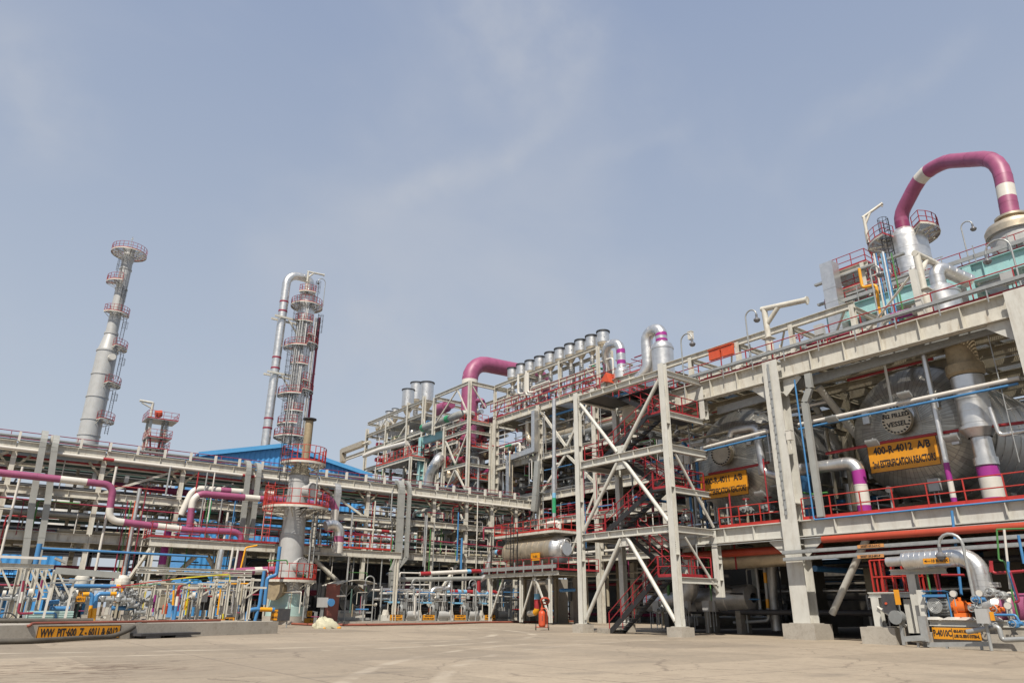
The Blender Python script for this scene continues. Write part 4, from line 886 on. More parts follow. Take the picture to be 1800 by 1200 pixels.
v1 = thing('distillation_vessel', 'fat silver vessel with caged ladder under the left end of the purple loop', 'vessel', (c1.x, c1.y, 22.9))
b = MB(); pr = []
z = 23.0
while z < zt1-2.6: pr += [(1.62, z), (1.62, z+.87), (1.635, z+.872), (1.635, z+.92), (1.62, z+.922)]; z += .93
b.lathe(pr+[(1.62, z), (1.62, zt1-1.0), (1.4, zt1-.5), (.9, zt1-.15), (.72, zt1)], (c1.x, c1.y, 0), n=32); b.build('shell', 'aluminium', v1)
pz = oX(1600, 432, 58.5).z
aC = dirang(-1, -1)
platform_ring(v1, (c1.x, c1.y, zt1-.7), 1.3, 2.6, dirang(1, -.7)-R(95), dirang(1, -.7)+R(70))
platform_ring(v1, (c1.x, c1.y, zt1-1.1), 1.3, 2.9, dirang(-.35, 1)-R(60), dirang(-.35, 1)+R(60))
platform_ring(v1, (c1.x, c1.y, zt1-5.2), 1.7, 3.0, dirang(-.2, 1)-R(40), dirang(-.2, 1)+R(50))
b = MB(); n_ = (Vector((-1, .3, 0))).normalized(); b.ladder(Vector((c1.x, c1.y, 23.1))+n_*1.9, zt1-22.5, n_); b.build('ladder', 'black', v1)
q = Vector((c1.x-1.4, c1.y+2.4, zt1-.7))
davit('cream davit crane on the platform of the purple loop vessel', q, q+UZ*2.6, q+UZ*3.6+Vector((.9, -1.3, 0)), .13, foot=False)
c2 = oX(1790, 430, 53); zt2 = oX(1780, 392, 53).z
v2 = thing('reflux_vessel', 'grey flanged vessel with tan insulated dome under the right end of the purple loop', 'vessel', (c2.x, c2.y, 22.9))
b = MB(); b.lathe([(1.55, 22.9), (1.55, zt2-1.0), (1.72, zt2-1.0), (1.72, zt2-.82), (1.55, zt2-.8)], (c2.x, c2.y, 0), n=36); b.build('shell', 'col_grey', v2)
b = MB(); b.lathe([(1.74, zt2-.98), (1.76, zt2-.55), (1.6, zt2-.25), (1.1, zt2+.02), (.75, zt2+.12), (.75, zt2+.3), (.98, zt2+.3), (.98, zt2+.45), (.75, zt2+.45)], (c2.x, c2.y, 0), n=36); b.build('dome', 'aluminium_tan', v2)
b = MB(); q = Vector((c2.x, c2.y, zt2-1.9)); d_ = Vector((-1, -.25, 0)).normalized(); b.tube(q+d_*1.5, q+d_*1.8, .35, 20); b.tube(q+d_*1.8, q+d_*1.88, .46, 20); b.build('nozzle', 'col_grey', v2)
zz = oX(1690, 284, 55.5).z
top1 = Vector((c1.x, c1.y, zt1-.05)); top2 = Vector((c2.x, c2.y, zt2+.4))
k1 = top1.lerp(Vector((top2.x, top2.y, top1.z)), .02)
pts = [top1, top1+UZ*1.5, oX(1620, 306, 57.6), oX(1662, 284, 56.5), oX(1742, 281, 54.0), Vector((top2.x, top2.y, 0))]
pts[-1] = top2; pts[4] = oX(1757, 277, 53.6)
pipe('vapour_line', 'great purple pink pipe loop with white bands arching between two vessels at top right', pts, .57, ['magenta', 'white', 'pink_dark'], [(4.6, 5.6, 1), (-2.6, -1.6, 1), (0, .8, 2)], 3.4, 2.3, 24, flanges=())
# ================================================================ FRONT PUMP SKID, RIGHT FOREGROUND
SX = 31.6
sk = thing('pump_skid', 'grey pump with orange coupling and blue hood on concrete plinth at right foreground', 'pump', (32.6, 13.5, 0))
y0, y1 = oX(1622, 1130, SX).y, oX(1860, 1145, SX).y
P('plinth', 'concrete', lambda b: (b.box((SX+1.6, (y0+y1)/2, .28), (3.2, y0-y1, .55)), b.box((SX+1.75, (y0+y1)/2-.1, .68), (2.6, y0-y1-.5, .25))), sk)
P('base_frame', 'steel_grey', lambda b: (b.ib((SX+.5, y0-.2, .92), (SX+.5, y1+.3, .92), .25, .2), b.ib((SX+2.2, y0-.2, .92), (SX+2.2, y1+.3, .92), .25, .2)), sk)
m0 = oX(1655, 1064, SX+1.1)
def motor(b):
    b.tube(m0+PY*.42, m0-PY*.42, .34, 24); 
    for k in range(20):
        a = 2*math.pi*k/20; d = PX*math.cos(a)+UZ*math.sin(a); b.obox(m0+d*.36, d*.04, d.cross(PY)*.009, PY*.36)
    b.tube(m0+PY*.42, m0+PY*.48, .37, 24); b.box(m0+PX*.1+UZ*.4-PY*.1, (.3, .3, .2)); b.tube(m0-UZ*.3+PY*.3, m0-UZ*.42+PY*.3, .12, 8); b.tube(m0-UZ*.3-PY*.3, m0-UZ*.42-PY*.3, .12, 8)
P('motor', 'mid_grey', motor, sk)
P('fan_cover', 'galv', lambda b: (b.tube(m0-PX*.2+PY*.08, m0-PX*.44+PY*.08, .29, 24), b.tube(m0-PX*.44+PY*.08, m0-PX*.47+PY*.08, .07, 12), [b.torus(m0-PX*.445+PY*.08, PX, q_, .009, 24, 4) for q_ in (.12, .18, .24)]), sk)
P('weather_hood', 'blue', lambda b: (b.obox(m0+UZ*.5-PX*.1, PX*.42-UZ*.07, PY*.46, UZ*.012), b.obox(m0+UZ*.38-PX*.53, PX*.01, PY*.46, UZ*.05), b.bar(m0-PX*.3+PY*.42-UZ*.7, m0-PX*.3+PY*.42+UZ*.47, .04, .04), b.bar(m0-PX*.3-PY*.44-UZ*.7, m0-PX*.3-PY*.44+UZ*.47, .04, .04)), sk)
q = oX(1690, 1066, SX+1.1)
def coup(b):
    b.lathe([(.1, -.45), (.17, -.44), (.17, -.2), (.24, -.18), (.24, .1), (.30, .12), (.30, .2), (.2, .22), (.16, .42), (.08, .43)], q, PY, 18); b.box(q-UZ*.3, (.4, .5, .16)); b.tube(q+UZ*.15-PX*.05, q+UZ*.36-PX*.05, .07, 12); [b.tube(q+PY*.2+(PX*math.cos(k*.785)+UZ*math.sin(k*.785))*.27, q+PY*.25+(PX*math.cos(k*.785)+UZ*math.sin(k*.785))*.27, .025, 6) for k in range(8)]
P('bearing_housing', 'orange', coup, sk)
def casing(b):
    e = q-PY*1.1; b.lathe([(.15, -.4), (.38, -.38), (.46, -.15), (.46, .15), (.38, .3), (.15, .4)], e, PY, 24); b.tube(e, e+UZ*.75, .3, 18); b.tube(e+UZ*.72, e+UZ*.80, .46, 20); b.tube(e+UZ*.82, e+UZ*.9, .46, 20)
P('pump_casing', 'aluminium_dull', casing, sk)
for yy in (m0.y+.2, m0.y-.5, q.y-.3, q.y-1.2):
    P('support_foot', 'white', lambda b: b.add([(SX+.3, yy-.3, 1.03), (SX+1.9, yy-.3, 1.03), (SX+1.5, yy-.18, m0.z-.42), (SX+.7, yy-.18, m0.z-.42), (SX+.3, yy+.3, 1.03), (SX+1.9, yy+.3, 1.03), (SX+1.5, yy+.18, m0.z-.42), (SX+.7, yy+.18, m0.z-.42)],
        [(0, 1, 2, 3), (4, 5, 6, 7), (0, 4, 7, 3), (1, 5, 6, 2), (3, 2, 6, 7)]), sk)
cs = (oX(1640, 1112, SX-.06)+oX(1724, 1114, SX-.06))/2; ws = (oX(1640, 1112, SX-.06)-oX(1724, 1114, SX-.06)).length
s = thing('pump_sign', 'long yellow pump sign reading P-4010C above the front plinth', 'sign', cs-UZ*.2)
b = MB(); b.obox(cs, PX*.01, PY*ws/2, UZ*.21); b.build('plate', 'sign_yellow', s)
text(s, 'P-4010C', cs-PX*.018+PY*ws*.29, NY, UZ, .32, fit=ws*.39)
b = MB(); b.obox(cs-PX*.014+PY*ws*.08, PX*.003, PY*.012, UZ*.19); b.build('divider', 'black', s)
text(s, '400-R-401X REBOILER PUMP', cs-PX*.018-PY*ws*.21+UZ*.085, NY, UZ, .15, fit=ws*.52); text(s, 'LUBE OIL SERVO SYSTEM-4L', cs-PX*.018-PY*ws*.21-UZ*.085, NY, UZ, .15, fit=ws*.52)
# suction pipe with elbow
pA = oX(1590, 985, SX+.9); pB = oX(1716, 976, SX+.9); pC = Vector((pB.x, pB.y, 1.9))
pipe('pump_suction_pipe', 'big silver insulated elbow pipe above the front pump with small arrow label', [pA, pB, pC], .37, ['aluminium'], (), .75, .22, 24)
pipe('pipe_stub', 'short silver stub closing the left end of the big elbow pipe', [pA+PY*.02, pA+PY*.75+UZ*-.02], .2, ['aluminium_dull'], n=16)
cl = oX(1645, 985, SX+.50); s = thing('pipe_label', 'small yellow arrow label on the big silver elbow pipe', 'sign', cl); b = MB(); b.obox(cl, PX*.008, PY*.5, UZ*.11); b.build('plate', 'sign_yellow', s)
text(s, '10 R-401X', cl-PX*.016-PY*.14, NY, UZ, .15, fat=.004)
b = MB(); b.bar(cl-PX*.012+PY*.42, cl-PX*.012+PY*.2, .004, .03, PX); b.add([cl-PX*.013+PY*.46, cl-PX*.013+PY*.36+UZ*.05, cl-PX*.013+PY*.36-UZ*.05], [(0, 1, 2)]); b.build('arrow', 'black', s)
# support frame left of the pump with its pedestal and red cage
fr = thing('pipe_support_frame', 'pale grey pipe support frame carrying the big silver elbow pipe', 'support frame', (33.2, 16.6, 0))
def vp(px, yb_, yt, X, w, m_='steel_grey'):
    q = oX(px, yb_, X); z1 = oX(px, yt, X).z; P('post', m_, lambda b: b.ib((X, q.y, max(.02, q.z)), (X, q.y, z1), w, w, PX, .025, .02), fr); return q.y, z1
ya, za = vp(1550, 1112, 1050, 33.0, .34); yb2, zb2 = vp(1622, 1112, 1008, 33.0, .34); vp(1607, 1112, 1052, 33.2, .3); vp(1632, 1112, 1036, 32.6, .26)
P('cross_beam', 'steel_grey', lambda b: b.ib((33.0, ya+.3, za+.12), (33.0, yb2-1.2, za+.12), .22, .2), fr)
P('cross_beam', 'steel_grey', lambda b: b.ib((33.0, yb2+.9, zb2+.1), (33.0, yb2-1.4, zb2+.1), .22, .2), fr)
P('brace', 'steel_grey', lambda b: b.tube((32.8, ya-.1, 1.5), (32.8, ya-1.2, .75), .06, 8), fr)
cg = thing('cage_platform', 'small bright red cage platform behind the pipe support frame', 'platform', (34, 16.5, za+.25))
yl, yr = oX(1538, 1045, 33.4).y, oX(1612, 1045, 33.4).y; zc = oX(1540, 1046, 33.4).z
P('deck', 'rail_bright', lambda b: b.box((34.0, (yl+yr)/2, zc), (1.3, yl-yr, .12)), cg)
P('handrail', 'rail_bright', lambda b: b.rail([(33.4, yl, zc), (33.4, yr, zc), (34.6, yr, zc), (34.6, yl, zc)], 1.5, .42, True, .035, True), cg)
pedestal('stained concrete pedestal under the pipe support frame at right', 33.1, ya-.1, (1.3, 1.5), .68)
# local control boxes and cable duct
cb = thing('control_station', 'grey push button station with yellow tag left of the front pump', 'control station', (32.3, ya-.8, 0))
qa = oX(1565, 1060, 32.4)
P('post', 'galv', lambda b: b.bar((32.5, qa.y-.25, .02), (32.5, qa.y-.25, qa.z+.4), .12, .12), cb)
P('box', 'dark', lambda b: b.box(qa, (.3, .55, .75)), cb); P('box', 'mid_grey', lambda b: b.tube(qa-UZ*.55-PX*.2-PY*.2, qa-UZ*.55+PX*.2-PY*.2, .28, 16), cb)
P('tag', 'sign_yellow', lambda b: b.box(qa+Vector((-.17, -.42, .25)), (.02, .22, .6)), cb); P('button', 'vermilion', lambda b: b.tube(qa-PX*.15+PY*.1, qa-PX*.19+PY*.1, .05, 10), cb)
gd = thing('cable_duct', 'galvanised cable duct bending up along the front of the plinth', 'cable duct', (31.3, 14, .1))
d0, d1, d2, d3 = oX(1592, 1122, 31.2), oX(1628, 1120, 31.2), oX(1627, 1082, 31.2), oX(1740, 1131, 31.3)
P('channel', 'galv', lambda b: (b.bar(d0, d1, .2, .28, PX), b.bar(d1-UZ*.14, Vector((d1.x, d1.y, d2.z)), .28, .2, PX), b.bar(d1-UZ*.25, d3, .06, .16)), gd)
for k in (.15, .5, .9): P('leg', 'galv', lambda b: b.bar(down(d0.lerp(d3, k), .01), d0.lerp(d3, k)-UZ*.1, .08, .08), gd)
sw = oX(1728, 1082, 30.6); sb = thing('switch_box', 'grey switch box on slim post with yellow tag beside the front pump', 'switch box', down(sw, 0))
P('post', 'galv', lambda b: b.tube(down(sw, .02)+PX*.12, sw+PX*.12, .06, 10), sb); P('box', 'col_grey', lambda b: b.box(sw, (.22, .42, .5)), sb); P('tag', 'sign_yellow', lambda b: b.box(sw-PY*.3, (.03, .14, .3)), sb)
# small piping crowding the right end of the skid
k = 0
for (pp, r, m_, lab, X) in ((((1752, 930), (1756, 985), (1766, 985), (1790, 1088)), .035, 'leaf_green', 'green', 31.9), (((1815, 928), (1752, 930)), .035, 'leaf_green', 'green level', 31.9),
        (((1790, 940), (1800, 990)), .05, 'blue', 'blue steep', 31.4), (((1772, 986), (1772, 1000), (1790, 1056)), .05, 'blue', 'blue hooked', 31.5), (((1742, 985), (1745, 1007), (1815, 1002)), .055, 'red', 'red level', 32.2),
        (((1742, 985), (1742, 1005)), .07, 'red', 'red valve', 32.2), (((1776, 1005), (1792, 1056), (1784, 1058)), .04, 'maroon', 'maroon', 31.3), (((1643, 1008), (1652, 1050)), .05, 'rail_bright', 'bright red slanted', 32.4),
        (((1648, 1008), (1656, 1050)), .04, 'maroon', 'maroon slanted', 32.4), (((1630, 1008), (1637, 1048)), .04, 'leaf_green', 'green slanted', 32.4), (((1765, 930), (1776, 1035)), .045, 'pipe_white', 'white', 31.6), (((1655, 1010), (1695, 1010)), .05, 'red', 'short red level', 33.4),
        (((1745, 1080), (1785, 1080), (1792, 1092)), .045, 'blue', 'low blue', 31.0), (((1700, 1110), (1755, 1100), (1762, 1124), (1815, 1122)), .09, 'galv', 'low grey', 30.9)):
    pipe('small_pipe', '%s small pipe at the right end of the front pump skid' % lab, xpath(X, *pp), r, [m_], bend=.1, n=8)
for i, (px, py) in enumerate(((1676, 1043), (1722, 1042), (1772, 1064))):
    c = oX(px, py, 31.2); t = thing('pressure_gauge', 'round white dial pressure gauge on the front pump skid, %s of three' % ('left', 'middle', 'right')[i], 'gauge', c-UZ*.35, 'pressure gauges on the front pump skid')
    b = MB(); b.tube(c+PX*.05, c-PX*.05, .13, 18); b.build('case', 'galv', t); b = MB(); b.tube(c-PX*.051, c-PX*.056, .115, 18); b.build('dial', 'white', t); b = MB(); b.tube(c-UZ*.13, c-UZ*.45, .025, 8); b.build('stem', 'galv', t)
b = MB()
for i in range(7):
    p = oX(1735+random.uniform(0, 50), 1050+random.uniform(-20, 40), 32.2)
vlist = [(1720, 1053, 'blue'), (1745, 1040, 'galv'), (1752, 1070, 'orange'), (1785, 1095, 'blue'), (1740, 1096, 'galv'), (1763, 1046, 'galv'), (1715, 1068, 'galv')]
for i, (px, py, m_) in enumerate(vlist):
    c = oX(px, py, 31.7); t = thing('hand_valve', '%s hand valve among the small pipes of the front pump skid, %s from left' % ({'galv': 'grey', 'blue': 'blue', 'orange': 'orange'}[m_], ORD[sorted(v_[0] for v_ in vlist).index(px)]), 'valve', c-UZ*.2, 'hand valves on the front pump skid')
    b = MB(); b.lathe([(.02, -.16), (.13, -.12), (.16, 0), (.13, .12), (.02, .16)], c, n=12); b.tube(c-PY*.25, c+PY*.25, .08, 10); b.build('body', m_, t)
    b = MB(); b.tube(c, c-PX*.35, .025, 6); b.torus(c-PX*.35, PX, .13, .02, 14, 5); b.build('handwheel', 'galv', t)
pm = oX(1765, 1072, 33.0); v = thing('seal_pot', 'round pink banded pump casing at the right end of the front skid', 'pump', (pm.x, pm.y, .8))
b = MB(); b.tube(pm+PY*.6, pm-PY*.9, .62, 24); b.build('casing', 'magenta', v); b = MB(); b.tube(pm+PY*.62, pm+PY*.75, .75, 24); b.build('flange', 'white', v); b = MB(); b.tube(pm-PY*.3, pm-PY*.5, .68, 24); b.build('flange', 'white', v)
# ================================================================ MIDDLE PROCESS STRUCTURE (plane X = 54)
MX, MX2 = 54.0, 64.0
mid = thing('process_structure', 'tall cream steel process structure with many levels behind the stair tower', 'steel structure', (59, 75, 0))
MY = (46.5, 56.0, 65.8, 74.9)
for y in MY:
    for x in (MX, 59, MX2):
        def f(b):
            b.ib((x, y, 0), (x, y, 24.9), .62, .62, PX, .05, .04)
            if x == MX: b.stiff((x, y, 8), (x, y, 24.9), .62, .62, 13, PX, .05)
        P('column', 'steel', f, mid)
for z, d in ((6.3, .6), (10.7, .7), (13.6, .8), (18.4, .7), (24.6, .9)):
    for y0, y1 in zip(MY[:-1], MY[1:]):
        P('beam', 'steel', lambda b: (b.ib((MX, y0+.32, z), (MX, y1-.32, z), d, .4, UZ, .04, .03), b.stiff((MX, y0+.32, z), (MX, y1-.32, z), d, .4, 4, UZ, .04)), mid)
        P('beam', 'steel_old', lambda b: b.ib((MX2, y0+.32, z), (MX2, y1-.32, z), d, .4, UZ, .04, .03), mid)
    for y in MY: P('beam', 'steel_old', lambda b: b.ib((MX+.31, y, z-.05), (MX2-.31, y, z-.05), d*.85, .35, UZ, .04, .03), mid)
    P('deck', 'dark' if z < 20 else 'grating', lambda b: b.box((59.2, 60.7, z+d/2+.04), (9.6, 28, .06)), mid)
    for k in range(9): P('joist', 'steel_old', lambda b: b.ib((MX+.25, 48.4+k*3.1, z-.1), (MX2-.25, 48.4+k*3.1, z-.1), .35, .2, UZ, .03, .02), mid)
    if z > 20 or 10 < z < 12: P('handrail', 'red', lambda b: b.rail([(MX-.05, 46.8, z+d/2+.05), (MX-.05, 74.6, z+d/2+.05)], 1.1, 1.7), mid)
for (y0, z0, y1, z1) in ((65.4, 24.0, 61.0, 19.0), (56.4, 24.0, 60.8, 19.0), (65.4, 14.2, 61.0, 18.0), (56.4, 14.2, 60.8, 18.0), (56.4, 13.0, 60.5, 7), (74.5, 13, 70.2, 7), (66.2, 13, 70.2, 7)):
    P('brace', 'steel', lambda b: b.bar((MX, y0, z0), (MX, y1, z1), .28, .22, PX), mid)
# ---- left wing
wing = thing('process_wing', 'far left wing of the process structure stepping down toward the blue shed', 'steel structure', (59, 104, 0))
WY = (84.0, 89.5, 94.3, 99.3, 106.5, 113.9)
for y in WY:
    for x in (MX, MX2):
        P('column', 'steel', lambda b: b.ib((x, y, 0), (x, y, 32.6 if 90 < y < 100 else 31.0 if y > 90 else 24.5), .45, .45, PX, .04, .03), wing)
for z, d, ya, yb in ((31.9, .45, 94.3, 113.9), (29.7, .45, 94.3, 113.9), (26.9, .6, 84, 122), (23.6, .6, 84, 113.9), (18.6, .6, 84, 113.9), (13.5, .6, 84, 113.9)):
    for x in (MX, MX2): P('beam', 'steel', lambda b: b.ib((x, ya, z), (x, yb, z), d, .35, UZ, .04, .03), wing)
    for y in WY:
        if ya <= y <= yb: P('beam', 'steel', lambda b: b.ib((MX+.23, y, z-.03), (MX2-.23, y, z-.03), d*.9, .3, UZ, .03, .03), wing)
    if z < 31: P('deck', 'dark' if z < 20 else 'grating', lambda b: b.box((59.1, (ya+min(yb, 114))/2, z+d/2+.04), (9.4, min(yb, 114)-ya-.6, .05)), wing)
P('handrail', 'red', lambda b: b.rail([(MX-.05, 84.3, 23.96), (MX-.05, 100, 23.96)], 1.1, 1.7), wing)
for (y0, z0, y1, z1) in ((94.5, 29.2, 91.8, 24), (99.1, 29.4, 102, 27.4), (99.4, 26.5, 96.8, 24), (106.2, 31.5, 104, 30), (106.8, 31.5, 109, 30), (89.3, 23.2, 92, 19)):
    P('brace', 'steel', lambda b: b.bar((MX, y0, z0), (MX, y1, z1), .2, .16, PX), wing)
pw = thing('front_platform', 'small platform with bright red railings on cream legs left of the teal post', 'platform', (51.5, 100, 0))
yl, yr = oX(662, 818, 50.5).y, oX(722, 803, 50.5).y; zp = oX(690, 812, 50.5).z
for y in (yl, yr):
    for x in (50.5, 53): P('column', 'steel', lambda b: b.ib((x, y, 0), (x, y, zp), .35, .35, PX, .03, .03), pw)
P('beam', 'steel', lambda b: b.ib((50.5, yl, zp-.2), (50.5, yr, zp-.2), .5, .3, UZ, .03, .03), pw); P('beam', 'steel', lambda b: b.ib((50.7, yr, zp-.2), (53.5, yr, zp-.2), .45, .28, UZ, .03, .03), pw)
P('deck', 'galv', lambda b: b.box((52.1, (yl+yr)/2, zp+.08), (3.2, yl-yr, .06)), pw)
P('handrail', 'rail_bright', lambda b: b.rail([(53.5, yl, zp+.1), (50.5, yl, zp+.1), (50.5, yr, zp+.1), (53.6, yr, zp+.1)], 1.5, 1.1, True, .04), pw)
tl = thing('teal_portal', 'pale teal post and beam in the middle structure beside the second stair tower', 'steel portal', (52.5, 86, 0))
ty = oX(741, 785, 52.5).y; tz = oX(741, 776, 52.5).z; ty2 = oX(778, 768, 52.5).y
P('post', 'teal', lambda b: (b.ib((52.5, ty, 0), (52.5, ty, tz+.6), .7, .75, PX, .05, .04), b.stiff((52.5, ty, 10), (52.5, ty, tz), .7, .75, 12, PX, .05)), tl)
P('beam', 'teal', lambda b: b.ib((52.5, ty-.4, tz), (52.5, ty2, tz), 1.1, .5, UZ, .05, .04), tl)
# ---- second stair tower
st2 = thing('stair_tower', 'smaller cream stair tower with red stairs below the pink pipe', 'stair tower', (52, 78.3, 0))
SY0, SY1, SX0, SX1 = 75.4, 81.3, 50.0, 53.6
for (x, y, z1) in ((SX0, SY0, 29.7), (SX0, SY1, 24.6), (SX1+4.2, SY0, 29.4), (SX0+.1, SY1+3.2, 29.4), (SX1, SY0-.0, 24.4)):
    P('column', 'steel', lambda b: b.ib((x, y, 0 if z1 < 29 or x == SX0 else 24), (x, y, z1), .38, .4, PX, .03, .03), st2)
P('beam', 'steel', lambda b: b.ib((SX0, SY0+.2, 29.45), (SX0, SY1+3.0, 29.45), .45, .3, UZ, .03, .03), st2)
P('beam', 'steel', lambda b: b.ib((SX0+.2, SY0, 29.4), (SX1+4, SY0, 29.4), .5, .3, UZ, .03, .03), st2)
P('beam', 'steel', lambda b: b.ib((SX1+4.2, SY0+.2, 29.4), (SX1+4.2, SY1+3, 29.4), .45, .3, UZ, .03, .03), st2)
P('beam', 'steel', lambda b: b.ib((SX0+.3, SY1+3.2, 29.35), (SX1+4, SY1+3.2, 29.35), .45, .3, UZ, .03, .03), st2)
for (p, q) in (((SX0, SY0+.3, 25.2), (SX0, SY0+3, 29.1)), ((SX0, SY1+2.9, 25.2), (SX0, SY0+3.2, 29.1)), ((SX0+.3, SY0, 29.1), (SX0+2.6, SY0, 26.4)), ((SX1+3.9, SY0, 29.1), (SX1+2, SY0, 26.4))):
    P('brace', 'steel', lambda b: b.bar(p, q, .16, .16), st2)
for z in (24.2, 22.9, 18.6, 15.0, 10.8, 6.4):
    P('beam', 'steel', lambda b: b.ib((SX0, SY0+.2, z), (SX0, SY1-.2, z), .42, .28, UZ, .03, .03), st2)
    P('beam', 'steel', lambda b: b.ib((SX0+.2, SY0, z-.05), (SX1-.2, SY0, z-.05), .36, .26, UZ, .03, .03), st2)
for z0, z1 in ((22.6, 19.0), (18.3, 15.3), (14.7, 11.0)):
    for ya, yb in ((SY0+.3, 78.3), (SY1-.3, 78.3)):
        P('brace', 'steel', lambda b: b.bar((SX0, ya, z1 if z0 != 22.6 else z0), (SX0, yb, z0 if z0 != 22.6 else z1), .2, .16, PX), st2)
for i, (z0, z1) in enumerate(((6.6, 8.8), (10.9, 13), (15.2, 16.9), (18.9, 21), (22.9, 24.4))):
    def fl(b):
        for x in (50.5, 51.6): b.bar((x, 80.8, z0), (x, 77.0, z1), .05, .28)
        for x in (52.0, 53.1): b.bar((x, 77.0, z1), (x, 80.8, z1+1.9), .05, .28)
        n = 9
        for k in range(n): b.box((51.05, 80.8-3.8*(k+.5)/n, z0+(z1-z0)*(k+.5)/n), (1.05, .36, .03)); b.box((52.55, 77+3.8*(k+.5)/n, z1+1.9*(k+.5)/n), (1.05, .36, .03))
    P('stair_flight', 'dark', fl, st2)
    def rl(b):
        for x in (50.45, 51.65):
            for h in (.55, 1.1): b.tube((x, 80.8, z0+h), (x, 77, z1+h), .035, 6)
        for x in (51.95, 53.15):
            for h in (.55, 1.1): b.tube((x, 77, z1+h), (x, 80.8, z1+1.9+h), .035, 6)
        b.rail([(50.3, 76.9, z1), (50.3, 75.7, z1), (53.3, 75.7, z1)], 1.1, .9)
        b.rail([(50.3, 81, z0), (53.3, 81, z0)], 1.1, .9)
    P('handrail', 'rail_bright', rl, st2)
    P('landing', 'mid_grey', lambda b: b.box((51.8, 76.3, z1-.06), (3.2, 1.3, .1)), st2)
# ---- exhaust drums with bellows
def drum_proto(label, r, hd, hc, hp, group):
    t = thing('vent_drum', label, 'vent drum', (0, 0, 0), group)
    b = MB(); b.lathe([(r*.96, hp+hc), (r, hp+hc), (r, hp+hc+hd), (r*.93, hp+hc+hd), (r*.93, hp+hc+hd-.3)], (0, 0, 0), n=24); 
    for k in range(3):
        a = 2.0+k*2.1; d = Vector((math.cos(a), math.sin(a), 0)); b.obox(d*(r+.02)+UZ*(hp+hc+hd*.5), d*.05, d.cross(UZ)*.07, UZ*.13)
    b.build('drum', 'aluminium', t)
    b = MB(); b.lathe([(r+.01, hp+hc+hd-.04), (r*1.13, hp+hc+hd-.04), (r*1.13, hp+hc+hd+.13), (r*.9, hp+hc+hd+.13), (r*.9, hp+hc+hd-.04)], (0, 0, 0), n=24, sm=False); b.build('rim', 'black', t)
    b = MB(); b.lathe([(r*.3, hp), (r*.9, hp+hc*.75), (r*.96, hp+hc)], (0, 0, 0), n=24); b.build('cone', 'aluminium_tan', t)
    pr = [(r*.28, 0)]
    for k in range(6): z = hp*.35+k*hp*.09; pr += [(r*.28, z), (r*.42, z+hp*.02), (r*.42, z+hp*.05), (r*.28, z+hp*.07)]
    b = MB(); b.lathe(pr+[(r*.28, hp)], (0, 0, 0), n=14); b.build('bellows', 'aluminium_dull', t)
    return t
EX = 55.2
def yz(px, py, X=EX): q = oX(px, py, X); return q.y, q.z
ex = thing('vent_gantry', 'long raised cream steel frame carrying the row of ten vent drums', 'steel frame', (EX, 63, 25))
ya_, z_t = yz(882, 676); yb_2, _ = yz(1062, 603)
zT, zB = oX(1061, 606, EX-1.1).z, oX(1044, 648, EX-1.1).z
for x in (EX-1.1, EX+1.1):
    for z, d in ((zT, .4), (zB, .45)): P('beam', 'steel', lambda b: b.ib((x, ya_, z), (x, yb_2, z), d, .26, UZ, .03, .03), ex)
for y in [ya_+(yb_2-ya_)*k/3 for k in range(4)]:
    for x in (EX-1.1, EX+1.1): P('column', 'steel', lambda b: b.ib((x, y, 25.05), (x, y, zT+.1), .32, .34, PX, .03, .03), ex)
    P('beam', 'steel', lambda b: b.ib((EX-.9, y, zT), (EX+.9, y, zT), .35, .24, UZ, .03, .03), ex)
P('brace', 'steel', lambda b: (b.bar((EX-1.1, ya_-.3, 25.2), (EX-1.1, ya_-2, 27.6), .16, .14), b.bar((EX-1.1, yb_2+.2, 25.3), (EX-1.1, yb_2+2, 27.6), .16, .14)), ex)
P('handrail', 'red', lambda b: b.rail([(MX-.6, ya_, 25.9), (MX-.6, yb_2, 25.9)], 1.1, 1.6), ex)
ztop_ = oX(1060.8, 584, EX).z
dp = drum_proto('silver vent drum, first from the left in the raised row of ten', .72, 1.3, 1.0, 2.6, 'row of ten silver vent drums')
pxs = [901.3, 917.3, 932.5, 949.3, 967.5, 984.8, 1003.2, 1021.3, 1040.5, 1060.8]
for i, px in enumerate(pxs):
    y = yz(px, 640-(px-900)*.2)[0]; loc = (EX, y, ztop_-4.9)
    if i == 0: dp.location = loc
    else: dup(dp, loc, 'silver vent drum, %s from the left in the raised row of ten' % ORD[i])
for i, (px, py0, py1) in enumerate(((911, 658, 692), (925, 652, 694), (928, 655, 690))):
    pipe('vent_line', 'white hooked pipe hanging before the vent drum row, %s from left' % ORD[i], [oX(px, py0, 53.4), oX(px, py1, 53.4), oX(px+14, py1-1, 53.6)], .16, ['white'], bend=.4)
# left group of drums
big = drum_proto('widest silver drum at the right of the far left drum cluster', 1.12, 3.2, 1.6, 2.0, 'silver drums on the far left wing')
def dl(px, pytop, X): q = oX(px, pytop, X); return q
q = dl(751, 674, 57); big.location = (q.x, q.y, q.z-6.8)
for px, py, X, sc_, lab in ((733, 674, 62, 1, 'wide silver drum partly hidden behind the widest drum of the far left cluster'), (718, 686, 57, .92, 'wide silver drum second from the right in the far left cluster'), (685, 724, 57, .62, 'narrow silver drum third from the left in its stepped row'),
                           (695, 719, 59, .55, 'narrow silver drum half hidden by a cream post in the stepped row')):
    q = dl(px, py, X); o = dup(big, (q.x, q.y, q.z-6.8*sc_), lab, 'silver drums on the far left wing'); o.scale = (sc_, sc_, sc_)
for i, px in enumerate((665, 671, 677)):
    q = dl(px, 741-i*3, 56.5); o = dup(big, (q.x, q.y, q.z-6.8*.4), 'tiny black rimmed drum at far left end of the wing, %s of three' % ('left', 'middle', 'right')[i], 'silver drums on the far left wing'); o.scale = (.4, .4, .4)
